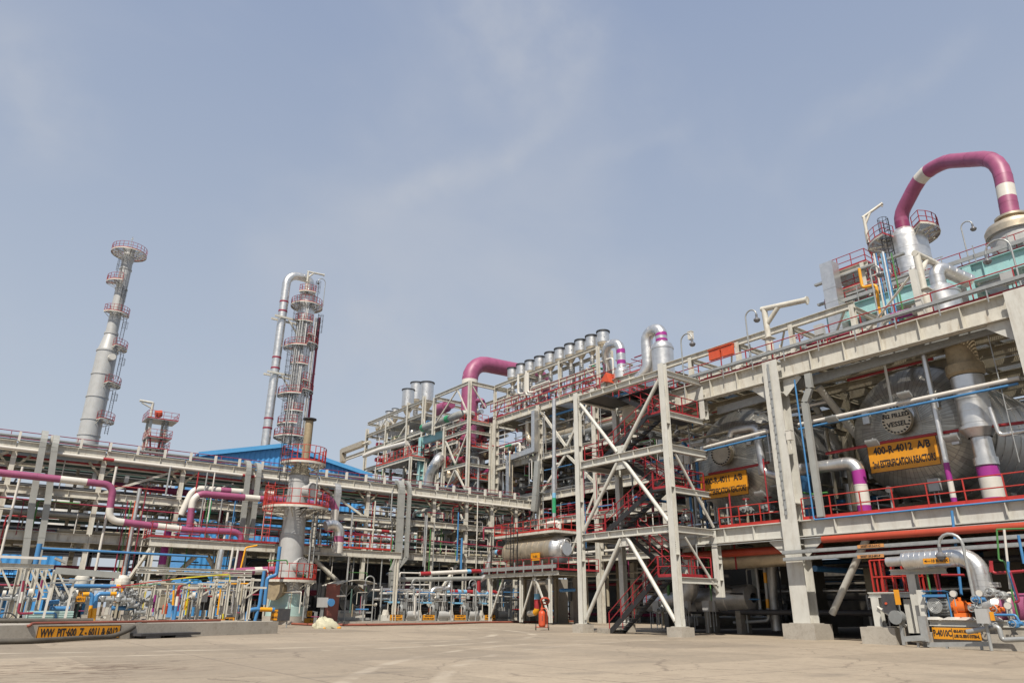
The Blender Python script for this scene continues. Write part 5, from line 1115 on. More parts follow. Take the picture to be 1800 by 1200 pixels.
b = MB(); a_ = oX(739, 753, 51.2); c_ = oX(815, 726, 51.2); tot = b.sweep([a_+PX*2, a_, c_, c_+PX*1.5], .52, 18, .9, [(1.9, 2.9, 1), (-5.5, -4.5, 1)])
o = b.build('grey_header', ['duct_grey', 'green']); tag(o, 'thick pale grey pipe with two green bands slanting beside the second stair tower', 'pipe')
pipe('leaning_pipe', 'long cream pipe with white tip along the left wing below the drums', xpath(52.6, (640, 801), (668, 790), (715, 778)), .35, ['pipe_white'], n=12)
# silver box duct on the structure front
b = MB(); w = .62
for p, q in (((940, 722), (940, 794)), ((940, 790), (895, 806)), ((895, 803), (895, 880))): b.bar(oX(*p, 53.2), oX(*q, 53.2), w, w, PX)
o = b.build('insulated_duct', 'aluminium'); tag(o, 'silver square duct stepping down the front of the middle structure', 'duct')
b = MB()
for p, q in (((945, 810), (941, 870)), ((941, 870), (938, 898))): b.bar(oX(*p, 52.9), oX(*q, 52.9), .8, .35, PX)
o = b.build('cable_duct', 'duct_grey'); tag(o, 'grey vertical cable duct where the pipe rack meets the structure', 'cable duct')
pipe('brown_header', 'thick dark brown pipe slanting behind the cream brace of the middle structure', xpath(57, (952, 778), (1045, 752), (1120, 731)), .62, ['aluminium_dull'], seam=1.2, n=18)
pipe('white_drop', 'white hooked pipe beside the left stair tower column', xpath(53, (982, 815), (972, 818), (973, 900)), .17, ['white'], bend=.5)
pipe('white_drop', 'tall silver pipe with green band standing over the drum platform', xpath(47.5, (974, 700), (974, 912)), .2, ['aluminium', 'light_blue', 'green'], [(-2.6, -2.1, 1), (-2.1, -.6, 2)], n=12)
pipe('drain_header', 'white pipe with green band in the second bay of the structure', xpath(53.4, (879, 787), (910, 779), (914, 779), (914, 795)), .14, ['white', 'green'], [(1.2, 2.6, 1)], bend=.3)
# U pipes and vessels on top, right of the drums
p = oX(1166, 640, 51)
v = thing('vapour_vessel', 'silver vessel with big U shaped overhead pipe behind the stair tower top', 'vessel', (p.x, p.y, 22))
zc = oX(1166, 606, 51).z
b = MB(); b.lathe([(1.05, 19), (1.05, zc-.5), (1.1, zc-.48), (1.1, zc-.3), (.95, zc+.05), (.6, zc+.35)], (p.x, p.y, 0), n=28); b.build('body', 'aluminium', v)
zu = oX(1145, 582, 51).z; yl_ = oX(1138, 620, 51).y
b = MB(); b.sweep([(p.x, p.y, zc+.2), (p.x, p.y, zu), (p.x, yl_, zu), (p.x, yl_, oX(1130, 652, 51).z), (p.x-.2, yl_+1.2, oX(1130, 652, 51).z-.8)], .58, 20, 1.15, [(.12, .42, 1), (.72, 1.0, 1)], .45); b.build('overhead_pipe', ['aluminium', 'purple'], v)
p = oX(1093, 655, 54.5)
v = thing('vapour_vessel', 'smaller silver vessel with purple banded neck right of the vent drums', 'vessel', (p.x, p.y, 25))
zc = oX(1093, 648, 54.5).z
b = MB(); b.lathe([(.9, 25), (.9, zc-.4), (.6, zc+.1), (.45, zc+.2)], (p.x, p.y, 0), n=24); b.build('body', 'aluminium', v)
zu = oX(1083, 603, 54.5).z
b = MB(); b.sweep([(p.x, p.y, zc), (p.x, p.y, zu), (p.x, p.y+2.6, zu+.2), (p.x+1, p.y+2.9, zu-2.5)], .5, 18, 1.2, [(.5, .95, 1), (1.75, 2.2, 1)], .5); b.build('neck_pipe', ['aluminium', 'purple'], v)
hp_ = oX(1063, 664, 53.2); b = MB(); b.add([hp_+PY*.7-UZ*.2, hp_-PY*.6-UZ*.6, hp_-PY*.2+UZ*.6, hp_+PX*1.2+PY*.7-UZ*.2, hp_+PX*1.2-PY*.6-UZ*.6, hp_+PX*1.2-PY*.2+UZ*.6], [(0, 1, 2), (3, 5, 4), (0, 1, 4, 3), (1, 2, 5, 4), (2, 0, 3, 5)]); o = b.build('rail_gate_panel', 'vermilion'); tag(o, 'small bright red wedge shaped shield at the right end of the drum row', 'panel')
# the great pink pipe
pk0 = oX(825, 700, 55); zt_ = oX(838, 630, 55).z
pipe('pink_pipe', 'great pink pipe rising from the structure and bending right behind the vent drums', [down(pk0, 23), down(pk0, zt_), (pk0.x+15, pk0.y, zt_+.6), (pk0.x+15.5, pk0.y+3, zt_-6)], 1.18, ['magenta', 'white', 'pink_dark'], [(8.6, 9.6, 1)], 3.0, 2.8, 28)
pipe('pink_loop', 'small pink hooped pipe right of the great pink pipe', xpath(53, (836, 712), (838, 704), (848, 703), (852, 716)), .3, ['magenta'], bend=.6, n=12)
q = oX(778, 717, 54.5); b = MB(); b.tube(q+PY*1.6, q-PY*1.2, .85, 18); b.tube(q-PY*1.2, q-PY*2.6, .6, 16); o = b.build('pink_cooler', 'magenta'); tag(o, 'short pink barrel lying on the walkway left of the great pink pipe', 'vessel')
# hooked silver pipe with tan U below the second stair tower
pipe('silver_bend', 'fat silver pipe curving down beside the second stair tower', xpath(49, (750, 872), (757, 828), (772, 806))+[oX(776, 802, 54.5), oX(790, 800, 57)], .72, ['aluminium'], bend=2.6, seam=.5, n=18)
pipe('silver_return', 'fat tan silver U pipe hanging inside the second stair tower', xpath(51.5, (786, 800), (789, 840), (806, 846), (806, 790)), .75, ['aluminium_tan', 'green'], [(-2.2, -.9, 1)], bend=1.6, seam=.5, n=18)
pipe('maroon_header', 'maroon pipe with collar inside the second stair tower', xpath(51, (786, 807), (818, 808)), .5, ['maroon', 'aluminium'], [(1.2, 2.2, 1)], n=14)
# left end box duct
b = MB()
for p, q in (((603, 812), (603, 790)), ((603, 793), (640, 779))): b.bar(oX(*p, 54), oX(*q, 54), .9, .9, PX)
o = b.build('insulated_duct', 'aluminium_tan'); tag(o, 'silver box duct reaching out at the far left end of the wing', 'duct')
pipe('beam_pipe', 'cream slanted pipe bridge reaching from the wing to the box duct', xpath(54, (606, 794), (650, 777)), .4, ['steel'], n=4)

# ================================================================ HORIZONTAL DRUM ON ITS PLATFORM
DX, DZ, DR = 46.0, 6.62, 1.34
dpl = thing('drum_platform', 'steel platform with red railings carrying the tan horizontal drum', 'platform', (46.2, 56.5, 0))
for x in (44.0, 48.4):
    for y in (52.2, 56.5, 61.5): P('column', 'steel_grey' if x < 45 else 'steel_old', lambda b: b.ib((x, y, .16), (x, y, 4.2), .26, .26, PX, .03, .03), dpl); 
for x in (43.8, 48.6): P('beam', 'steel_grey', lambda b: b.ib((x, 50.8, 4.38), (x, 62.2, 4.38), .36, .22, UZ, .03, .03), dpl)
for y in (51, 54, 57, 60, 62): P('beam', 'steel_old', lambda b: b.ib((43.95, y, 4.33), (48.45, y, 4.33), .3, .2, UZ, .03, .03), dpl)
P('deck', 'dark', lambda b: b.box((46.2, 56.5, 4.59), (5.2, 11.5, .05)), dpl)
P('handrail', 'red', lambda b: b.rail([(48.7, 50.7, 4.62), (43.7, 50.7, 4.62), (43.7, 62.3, 4.62)], 1.1, 1.3), dpl)
P('deck', 'steel', lambda b: b.box((46.2, 57, 8.2), (3.2, 9.6, .22)), dpl)
P('handrail', 'rail_bright', lambda b: b.rail([(47.8, 52.2, 8.32), (44.6, 52.2, 8.32), (44.6, 61.8, 8.32), (47.8, 61.8, 8.32)], 1.1, 1.2), dpl)
P('cable_tray', 'galv', lambda b: (b.bar((43.5, 50.8, 4.95), (43.5, 62.3, 4.95), .12, .32), [b.bar((43.42, y, 4.5), (43.42, y, 5.5), .07, .12) for y in (51.2, 52.6, 54, 55.4, 56.8, 58.2, 59.6, 61)]), dpl)
for y0, y1 in ((52.3, 54.4), (56.4, 54.6), (61.4, 59.4)): P('brace', 'steel_grey', lambda b: b.bar((44.0, y0, .6), (44.0, y1, 4.1), .16, .12, PX), dpl)
P('ladder', 'black', lambda b: (b.ladder((43.55, 57.4, 4.6), 5.2, NX, .55), b.bar((43.6, 56.6, 4.6), (43.6, 56.6, 8.4), .08, .08), b.bar((43.6, 60.9, 4.6), (43.6, 60.9, 8.2), .08, .08)), dpl)
dr_ = thing('horizontal_drum', 'tan insulated horizontal drum with silver dished end between two railed decks', 'vessel', (DX, 57.3, 4.62))
b = MB(); pr = []
for i in range(11):
    a = i/10*math.pi/2; pr.append((DR*math.sin(a), -1.0*math.cos(a)))
pr[0] = (.02, pr[0][1])
o_ = Vector((DX, 53.2, DZ)); b.lathe(pr, o_, PY, 40); h = b.build('front_head', 'aluminium', dr_)
b = MB(); n = 40
for i in range(n):
    a = 2*math.pi*i/n
    for k in range(5):
        a0, a1 = (k+2)/8*math.pi/2, (k+3)/8*math.pi/2
        d = PX*math.cos(a)+UZ*math.sin(a); b.bar(o_+d*DR*math.sin(a0)-PY*1.004*math.cos(a0), o_+d*DR*math.sin(a1)-PY*1.004*math.cos(a1), .02, .015)
b.build('gore_seams', 'aluminium_dull', h)
b = MB(); pr = []
y = 0
while y < 7: pr += [(DR, y), (DR, y+.82), (DR+.015, y+.822), (DR+.015, y+.86), (DR, y+.862)]; y += .88
pr += [(DR, 7.1), (DR*.93, 7.5), (DR*.6, 7.8), (.02, 7.92)]
b.lathe(pr, o_, PY, 40); b.build('shell', 'aluminium_tan', dr_)
b = MB(); c = o_-PY*.9-PX*.1; b.tube(c, c-PY*.22, .5, 28); b.tube(c-PY*.22, c-PY*.36, .6, 28); b.torus(c-PY*.1+UZ*.55+PX*.3, PY, .45, .04, 20, 6, 0, math.pi*1.2); b.build('manhole', 'aluminium', dr_)
for y in (55, 60): b = MB(); b.box((DX, y, 5.1), (2.2, .4, 1.0)); b.build('saddle', 'steel_old', dr_)
s = sign('small yellow plate on the side of the tan horizontal drum', (DX-DR-.12, 55.0, 6.0), 1.4, .75, 'X', ['V-401'], .3)
pipe('drum_outlet_pipe', 'silver pipe with red and blue bands bending down left of the tan drum', [(46, 61.0, 6.9), (46, 64.3, 6.9), (45.6, 64.6, 4.6), (44.6, 65.6, 3.6)], .28, ['aluminium', 'red', 'light_blue'], [(.3, .7, 2), (.7, 1.9, 1), (1.9, 2.3, 2)], .6, 0, 14)
pipe('drum_top_pipe', 'white elbow pipe on the upper deck of the tan drum', [(45.3, 54.2, 8.0), (45.3, 54.2, 9.0), (45.3, 52.4, 9.0), (45.3, 52.4, 8.4)], .26, ['white'], bend=.35, n=12)
for i, (px, y0, y1, m_) in enumerate(((951, 1093, 1010, 'galv'),)): pass
pipe('flare_pipe', 'silver pipe with red and yellow sleeve rising in front of the drum platform legs', xpath(45, (930, 1078), (944, 1076), (944, 1030), (950, 1022), (962, 1022)), .27, ['aluminium', 'red', 'yellow', 'light_blue'], [(2.2, 2.7, 3), (1.4, 2.2, 1), (.9, 1.4, 2)], .5, 0, 12)
b = MB()
for k in range(7): b.tube(oZ(901+k*6, 1084).lerp(oZ(901+k*6, 1084), 0)+UZ*.9, oZ(905+k*7, 1084)+UZ*.6, .45-.04*k, 12)
o = b.build('crumpled_insulation', 'aluminium_tan'); tag(o, 'crumpled tan insulation bundle lying under the drum platform', 'insulation')
for i, (px, w) in enumerate(((905, .9), (925, .8), (955, .9), (990, .9))):
    q = oX(px, 1060, 48.2); b = MB(); b.box((50.5, q.y, 2.1), (1.2, w, 4.2)); o = b.build('concrete_pier', 'concrete_old'); tag(o, 'tall concrete pier in the shade under the drum platform, %s from left' % ORD[i], 'pier', 'concrete piers under the drum platform')
# ================================================================ PIPE RACK (front plane Y = 67)
RY0, RY1 = 67.0, 75.0
rack = thing('pipe_rack', 'long three level cream steel pipe rack running across the left half', 'pipe rack', (26, 71, 0))
RX = [-3.0, 2.2, 8.4, 14.6, 20.8, 27.0, 32.4, 40.2, 44.4, 47.8, 51.3, 54.0]
for i, x in enumerate(RX[:-1]):
    for y in (RY0, RY1):
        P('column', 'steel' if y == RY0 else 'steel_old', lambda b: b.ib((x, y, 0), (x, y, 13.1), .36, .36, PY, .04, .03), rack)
    for z in (6.2, 9.6, 12.6): P('cross_beam', 'steel_old', lambda b: b.ib((x, RY0+.22, z-.1), (x, RY1-.22, z-.1), .5, .3, UZ, .03, .03), rack)
    def kn(b):
        for s in (-1, 1): b.bar((x+s*.1, RY0-.02, 11.2), (x+s*1.1, RY0-.02, 12.3), .16, .14, PY)
    P('knee_brace', 'steel_old', kn, rack)
for z, d in ((6.25, .68), (9.6, .58), (12.87, .8)):
    for x0, x1 in zip(RX[:-1], RX[1:]):
        P('beam', 'steel', lambda b: (b.ib((x0+.05, RY0-.23, z), (x1-.05, RY0-.23, z), d, .34, UZ, .04, .03), b.stiff((x0, RY0-.23, z), (x1, RY0-.23, z), d, .34, 2, UZ, .04)), rack)
        P('beam', 'steel_old', lambda b: b.ib((x0+.05, RY1+.23, z), (x1-.05, RY1+.23, z), d, .34, UZ, .04, .03), rack)
for i in (0, 2, 4, 5):
    x0, x1 = RX[i], RX[i+1]
    P('brace', 'steel', lambda b: b.bar((x0+.3, RY0+.1, 9.9) if i % 2 == 0 else (x1-.3, RY0+.1, 9.9), ((x1-.4), RY0+.1, 12.4) if i % 2 == 0 else (x0+.4, RY0+.1, 12.4), .2, .2), rack)
P('brace', 'steel', lambda b: (b.bar((14.9, RY0+.15, 9.2), (18.2, RY0+.15, 6.5), .22, .22)), rack)
for a_, c_ in (((12.4, .4), (17.0, 5.6)), ((21.6, .4), (17.6, 5.6)), ((39.9, .6), (43.5, 5.6)), ((27.4, 5.6), (31.9, 2.3))):
    P('brace', 'steel', lambda b: b.tube((a_[0], RY0+.2, a_[1]), (c_[0], RY0+.2, c_[1]), .2, 10), rack)
for k in range(26): P('top_post', 'white', lambda b: b.bar((-2+k*2.12, RY0-.25, 13.27), (-2+k*2.12, RY0-.25, 14.0), .3, .16, PX), rack)
P('walkway', 'galv', lambda b: b.box((25.7, RY0+1.6, 13.3), (56, 1.4, .06)), rack)
P('walkway', 'grating', lambda b: b.box((25.7, RY0+5.2, 13.2), (56, 3.4, .05)), rack)
P('handrail', 'maroon', lambda b: b.rail([(-3, RY0+2.3, 13.35), (53.6, RY0+2.3, 13.35)], 1.15, 2.4, False, .035), rack)
P('handrail', 'white', lambda b: b.rail([(30.0, RY0-.3, 6.64), (53.6, RY0-.3, 6.64)], 1.05, 3.0, False, .045), rack)
for k, (y, z) in enumerate(((RY0+.35, 13.75), (RY0+.75, 13.5), (RY0+1.1, 13.85))):
    b = MB(); b.bar((-3, y, z), (53.5, y, z), .42, .1); o = b.build('cable_tray', 'galv'); tag(o, '%s grey cable tray along the top of the pipe rack' % ('front', 'lower middle', 'rear raised')[k], 'cable tray', 'cable trays on the pipe rack')
# long runs
pipe('rack_pipe', 'long white pipe hung in front of the top beam of the rack', [(-3, RY0-.62, 12.62), (53.5, RY0-.62, 12.3), (54, RY0-.5, 9)], .13, ['white', 'red'], [(22.5, 23.6, 1), (38.6, 39.7, 1), (11.2, 12, 1)], n=10)
pipe('rack_pipe', 'thin red pipe tucked under the top deck of the rack', [(-3, RY0+.3, 12.2), (48, RY0+.3, 12.1)], .09, ['red'])
pipe('rack_pipe', 'white pipe with red band below the middle beam of the rack', [(27.3, RY0-.5, 8.6), (38, RY0-.5, 8.5)], .14, ['white', 'red'], [(6.6, 7.5, 1)])
pipe('rack_pipe', 'thin maroon pipe below the middle beam on the left part of the rack', [(-3, RY0-.55, 8.95), (16.0, RY0-.55, 8.7)], .06, ['maroon'])
pipe('rack_pipe', 'thin maroon pipe below the middle beam on the right part of the rack', [(28, RY0-.45, 8.15), (53, RY0-.45, 7.7)], .07, ['maroon'])
pipe('maroon_bridge', 'maroon pipe stepping up before the middle beam near the tan drum', [oY(850, 949, 64), oY(850, 927, 64), oY(905, 928, 64), oY(960, 934, 64)], .09, ['maroon'], bend=.2)
col_lib = [('galv', 'grey'), ('aluminium', 'silver'), ('pipe_white', 'pale'), ('dark_green', 'dark green'), ('mid_grey', 'dark grey'), ('aluminium_dull', 'dull silver'), ('maroon', 'maroon'), ('steel_old', 'tan'), ('rust_tan', 'brown'), ('white', 'white'), ('pink_dark', 'plum'), ('dark', 'black'), ('galv', 'grey'), ('steel_old', 'tan')]
rnd = random.Random(11)
for li, (z, nm, cnt) in enumerate(((6.65, 'bottom', 10), (9.95, 'middle', 10), (12.0, 'top', 6), (7.9, 'hanging', 3))):
    for k in range(cnt):
        y = RY0+.6+k*(7.2/cnt)+rnd.uniform(-.1, .1); r = rnd.choice((.06, .08, .1, .12, .16, .2)); m_, cn = rnd.choice(col_lib)
        x0, x1 = (-6, rnd.choice((53, 53, 40, 28))) if rnd.random() < .6 else (rnd.uniform(-4, 18), 53)
        zz = z+r
        pts = [(x0, y, zz), (x1, y, zz)]
        if rnd.random() < .5 and x1 < 50: pts += [(x1+.02, y, zz-3.2)]
        pipe('rack_pipe', '%s %s pipe on the rack %s level' % ('thick' if r > .18 else 'thin', cn, nm), pts, r, [m_], (), r*3, 2.5 if r > .18 else 0, 8)
# dark underside trays like in the photo
for k, (y, z, x0, x1) in enumerate(((RY0+2.6, 8.3, -4, 25), (RY0+4.4, 7.8, -4, 53), (RY0+1.5, 7.7, 29, 53))):
    b = MB(); b.box(((x0+x1)/2, y, z), (x1-x0, .8, .07)); b.box(((x0+x1)/2, y-.4, z+.07), (x1-x0, .03, .2)); o = b.build('cable_tray', 'dark_green'); tag(o, 'wide dark green cable tray inside the rack, %s' % ('left and upper', 'rear and longest', 'right and front')[k], 'cable tray', 'dark green trays in the rack')
# verticals dropping before and inside the rack
lines = [(205, 820, 1060, .10, 'pipe_white', 'slim cream'), (225, 880, 1055, .045, 'maroon', 'thin maroon'), (231, 880, 1055, .04, 'leaf_green', 'thin green'), (238, 880, 1058, .05, 'vermilion', 'thin bright red'),
         (246, 858, 1030, .16, 'aluminium', 'silver kinked'), (256, 870, 1030, .045, 'maroon', 'second thin maroon'), (40, 820, 1020, .09, 'pipe_white', 'pale slim'), (300, 820, 870, .08, 'galv', 'short grey'), (365, 830, 930, .07, 'galv', 'grey'),
         (378, 830, 950, .06, 'pipe_white', 'thin pale'), (372, 880, 950, .05, 'green', 'thin green'), (392, 870, 1010, .07, 'galv', 'slim grey'), (401, 900, 960, .1, 'white', 'short white'), (414, 880, 1000, .05, 'blue', 'thin blue'),
         (748, 905, 995, .07, 'galv', 'galvanised'), (751, 905, 1010, .1, 'aluminium', 'silver'), (757, 930, 1010, .05, 'leaf_green', 'green'), (764, 920, 1000, .05, 'galv', 'thin galvanised'), (660, 880, 980, .07, 'steel', 'cream'), (806, 900, 985, .08, 'blue', 'blue'),
         (690, 860, 915, .08, 'galv', 'grey short'), (812, 945, 1000, .12, 'blue', 'thick blue'), (620, 900, 1060, .1, 'aluminium', 'silver left'), (840, 870, 950, .06, 'pipe_white', 'pale right')]
for k, (px, y0, y1, r, m_, cn) in enumerate(lines):
    q0 = oY(px, y0, RY0-.9-.01*k); q1 = oY(px, y1, RY0-.9-.01*k)
    pipe('riser', '%s vertical line on the front of the pipe rack' % cn, [(q0.x, q0.y, q0.z), (q0.x, q0.y, max(.1, q1.z))], r, [m_], n=8)
# grey cable ducts
def duct(label, Y, pts, w, d, m_='duct_grey'):
    b = MB(); q = [oY(px, py, Y) for px, py in pts]; x0 = q[0].x
    for a, c in zip(q[:-1], q[1:]): b.bar(a, c, w, d, PY)
    n = 6
    for i in range(n):    # curved shoulder over the top beam
        a0, a1 = math.pi/2*i/n, math.pi/2*(i+1)/n
        f = lambda a: q[0]+PY*(1.0*(1-math.cos(a)))+UZ*(1.0*math.sin(a))
        b.bar(f(a0), f(a1)+(f(a1)-f(a0))*.1, w, d*.8, PY if i < 3 else UZ)
    for a, c in zip(q[:-1], q[1:]):
        L_ = (c-a).length
        for k in range(int(L_/2.4)+1): p = a+(c-a)*min(.97, (k*2.4+.3)/L_); b.bar(p-(c-a).normalized()*.04, p+(c-a).normalized()*.04, w*1.04, d*1.08, PY)
    o = b.build('cable_duct', m_); tag(o, label, 'cable duct', 'grey cable ducts on the rack front'); return o
duct('wide grey cable duct, first from the left on the rack front', RY0-1.1, ((76, 778), (57, 880), (38, 1020)), .44, .36)
duct('wide grey cable duct, second from the left on the rack front', RY0-1.1, ((96, 786), (84, 880), (60, 1020)), .44, .36)
duct('rusty kneed grey cable duct, third from the left behind the short column', RY0-1.1, ((437, 828), (424, 940)), .42, .35)
duct('rusty kneed grey cable duct, fourth from the left behind the short column', RY0-1.1, ((455, 832), (441, 945)), .38, .35)
duct('broad grey cable duct with bend, rising right of the short column', RY0-1.3, ((706, 862), (700, 982), (690, 1004), (690, 1040)), .62, .45)
duct('narrow grey cable duct with long slanted knee beside the broad bent duct', RY0-1.3, ((720, 862), (714, 980), (698, 998), (700, 1040)), .34, .35)
duct('silver small cable duct standing right of the short column', RY0-.9, ((594, 866), (588, 905)), .6, .4, 'aluminium_dull')
# pink process lines
PYY = 64.5
pipe('pink_line', 'pink pipe with white bands stepping down along the left front of the rack', [oY(-60, 824, PYY), oY(200, 852, PYY), oY(190, 914, PYY), oY(330, 931, PYY), oY(412, 934, PYY), oY(424, 941, PYY), oY(421, 1000, PYY)], .27, ['magenta', 'white'], [(5.9, 7.7, 1), (11.1, 12.9, 1), (15.4, 17.2, 1)], .75, 2.9, 14)
pipe('pink_line', 'pink pipe with white bands climbing and passing behind the short column', [oY(333, 925, PYY+.1), oY(340, 866, PYY+.1), oY(480, 879, PYY+.1), oY(580, 887, PYY+.1), oY(592, 893, PYY+.1), oY(588, 920, PYY+.1)], .28, ['magenta', 'white'], [(1.5, 2.7, 1), (6.6, 7.9, 1), (-1.2, 0, 1)], .9, 2.6, 14)
pipe('pink_line', 'long dark pink pipe running behind the front columns of the rack', [(-6, 70, 11.3), (20, 70, 10.9), (22, 70.3, 10.4)], .3, ['pink_dark', 'white'], [(22.6, 23.6, 1)], .8, 0, 12)
pipe('pink_line', 'purple vertical pipe with white foot under the railed platform of the rack', [oY(296, 930, PYY+.6), oY(281, 1010, PYY+.6)], .29, ['purple', 'white'], [(-.8, 0, 1)], n=14)
pipe('pink_line', 'silver and white striped pipe behind the rising pink elbow', [oY(318, 905, PYY+2), oY(340, 858, PYY+2), oY(480, 868, PYY+2)], .28, ['white', 'magenta'], [(4.5, 5.4, 1), (6.8, 7.6, 1)], .9, 0, 14)
pipe('pink_line', 'pink pipe end leaning beside the short column near ground level', [oY(392, 1008, 60), oY(420, 1004, 60), oY(486, 1001, 60)], .30, ['magenta', 'white'], [(2.4, 3.0, 1)], .5, 0, 14)
pipe('relief_line', 'silver and pink banded pipe bending down right of the short column', [oY(552, 866, 61), oY(582, 878, 61), oY(588, 892, 61), oY(586, 925, 61)], .30, ['white', 'magenta'], [(.6, 2.6, 1)], .7, 0, 14)
pipe('relief_line', 'fat silver pipe with two pink bands standing right of the short column', [oY(572, 924, 60.5), oY(586, 920, 60.5), oY(597, 930, 60.5), oY(593, 972, 60.5)], .45, ['aluminium', 'magenta', 'white'], [(2.0, 2.5, 1), (2.5, 3.5, 2), (3.5, 4.0, 1)], .7, .6, 16)
# railed platform on the rack front
rp = thing('rack_platform', 'cream walkway with red railings on the rack front left of the short column', 'platform', (17, 64, 5))
xa, xb, zq = oY(262, 945, 64).x, oY(486, 955, 64).x, 6.35
P('beam', 'steel', lambda b: b.ib((xa, 63.6, zq-.3), (xb+12.2, 63.6, zq-.3), .6, .3, UZ, .03, .03), rp)
P('deck', 'galv', lambda b: b.box(((xa+xb)/2, 65.1, zq+.05), (xb-xa, 2.9, .08)), rp)
P('handrail', 'red', lambda b: b.rail([(xa, 66.2, zq+.1), (xa, 63.55, zq+.1), (xb+3, 63.55, zq+.1)], 1.2, 1.0), rp)
P('handrail', 'rail_bright', lambda b: b.rail([(xb+5.5, 63.55, zq+.1), (xb+11, 63.55, zq+.1)], 1.2, 1.2), rp)
for x in (xa+.3, xa+5.5, xb-.4, xb+11.8): P('column', 'steel', lambda b: b.ib((x, 63.65, 0 if x > xb+5 else .5), (x, 63.65, zq-.62), .32, .32, PX, .03, .03), rp)
P('knee_brace', 'steel', lambda b: (b.bar((xa+.2, 63.7, 5.6), (xa-1.6, 65.8, 1.2), .22, .2)), rp)
# ================================================================ SHORT COLUMN IN FRONT OF THE RACK
cx, cy = 22.45, 60.0
sc = thing('short_column', 'stout light grey column with round railed platforms and mint skirt', 'column vessel', (cx, cy, 0))
P('foundation', 'concrete', lambda b: b.lathe([(.02, .62), (1.75, .62), (1.75, 0)], (cx, cy, 0), n=8, sm=False), sc)
P('skirt_base', 'mint', lambda b: b.lathe([(1.45, .63), (1.45, 1.35), (1.28, 1.36), (1.22, 2.3)], (cx, cy, 0), n=32), sc)
P('shell', 'col_grey', lambda b: b.lathe([(1.22, 2.3), (1.02, 4.6), (.98, 6.9), (1.0, 6.92), (1.0, 7.0), (.94, 7.02), (.84, 11.3), (.88, 11.32), (.88, 11.5), (.84, 11.52), (.84, 11.9)], (cx, cy, 0), n=32), sc)
P('dome', 'steel_old', lambda b: b.lathe([(.9, 11.9), (.9, 12.0), (.82, 12.05), (.75, 12.5), (.5, 12.75), (.36, 12.85)], (cx, cy, 0), n=28), sc)
P('vent_stack', 'rust_tan', lambda b: (b.lathe([(.36, 12.8), (.36, 16.6), (.33, 16.9)], (cx+.35, cy, 0), n=18)), sc)
P('vent_cap', 'black', lambda b: b.lathe([(.36, 16.8), (.6, 16.9), (.6, 17.0), (.36, 17.05), (.02, 17.05)], (cx+.35, cy, 0), n=18), sc)
aF = dirang(.2, -1)
platform_ring(sc, (cx, cy, 3.35), 1.1, 2.25, aF-R(78), aF+R(92), 'rail_bright', h=1.25)
platform_ring(sc, (cx, cy, 9.15), .95, 2.7, 0, 2*math.pi, 'rail_bright', h=1.3)
platform_ring(sc, (cx+.2, cy, 12.95), .5, 1.9, aF-R(110), aF+R(120), 'rail_bright', h=1.35)
for z, a in ((10.55, .55), (4.45, .35)):
    d = Vector((math.sin(a), -math.cos(a), 0)); c = Vector((cx, cy, z))
    def mhf(b):
        b.tube(c+d*.7, c+d*1.35, .52, 22); b.tube(c+d*1.35, c+d*1.45, .68, 26); b.tube(c+d*1.46, c+d*1.56, .68, 26)
    m_o = P('manhole', 'col_grey', mhf, sc)
    def bo(b):
        x_, y_, z_ = basis(d)
        for i in range(20): p = c+d*1.5+x_*math.cos(i*R(18))*.6+y_*math.sin(i*R(18))*.6; b.tube(p, p+d*.12, .04, 5)
    P('bolts', 'dark', bo, m_o)
nz_ = Vector((-.75, -.65, 0)).normalized()
P('side_manhole', 'rust_tan', lambda b: (b.tube(Vector((cx, cy, 2.6))+nz_*.8, Vector((cx, cy, 2.6))+nz_*1.9, .6, 22), b.tube(Vector((cx, cy, 2.6))+nz_*1.9, Vector((cx, cy, 2.6))+nz_*2.05, .8, 26)), sc)
P('ladder', 'black', lambda b: b.ladder((cx-1.7, cy-.8, 9.2), 7.0, (-.5, -.8, 0), .55), sc)
P('ladder', 'rail_bright', lambda b: b.ladder((cx-2.6, cy-.9, 6.4), 4.6, (-.5, -.8, 0), .55), sc)
P('ladder', 'dark', lambda b: b.ladder((cx+1.5, cy-.9, 3.5), 6.4, (.45, -.8, 0), .5), sc)
P('riser_pipe', 'galv', lambda b: (b.tube((cx+1.1, cy-1.3, .3), (cx+1.1, cy-1.3, 12.8), .07, 8), b.tube((cx+1.5, cy-1.2, 3.4), (cx+1.5, cy-1.2, 9.0), .05, 8)), sc)
c = oY(491, 1080, cy-1.6); sign('yellow sign board with two rows of black writing at the mint column base', (c.x, cy-1.62, c.z), 1.35, .82, 'Y', ['EQPT NO-600 C-601', 'SERVICE COLUMN'], .20, .004)
# ================================================================ TALL COLUMN AND STACK BEHIND
tx, tyy = 37.3, 105.0
tc_ = thing('tall_column', 'tall silver distillation column with many red railed platforms behind the blue shed', 'column vessel', (tx, tyy, 0))
def tz(py, px=530): return oY(px, py, tyy).z
ztop = tz(507)
b = MB(); pr = []
z = 0
while z < ztop-1.6: pr += [(1.32, z), (1.32, z+.8), (1.33, z+.802), (1.33, z+.83), (1.32, z+.832), (1.32, z+2.4), (1.38, z+2.402), (1.38, z+2.55), (1.32, z+2.552)]; z += 2.58
pr += [(1.32, z), (1.32, ztop-1.2), (1.1, ztop-.6), (.8, ztop-.2), (.6, ztop)]
b.lathe(pr, (tx, tyy, 0), n=32); b.build('shell', 'aluminium', tc_)
dirs = {'all': (0, 2*math.pi), 'L': (dirang(-1, -.5)-R(58), dirang(-1, -.5)+R(58)), 'R': (dirang(1, -.5)-R(62), dirang(1, -.5)+R(62)), 'F': (dirang(-.45, -1)-R(38), dirang(-.45, -1)+R(38))}
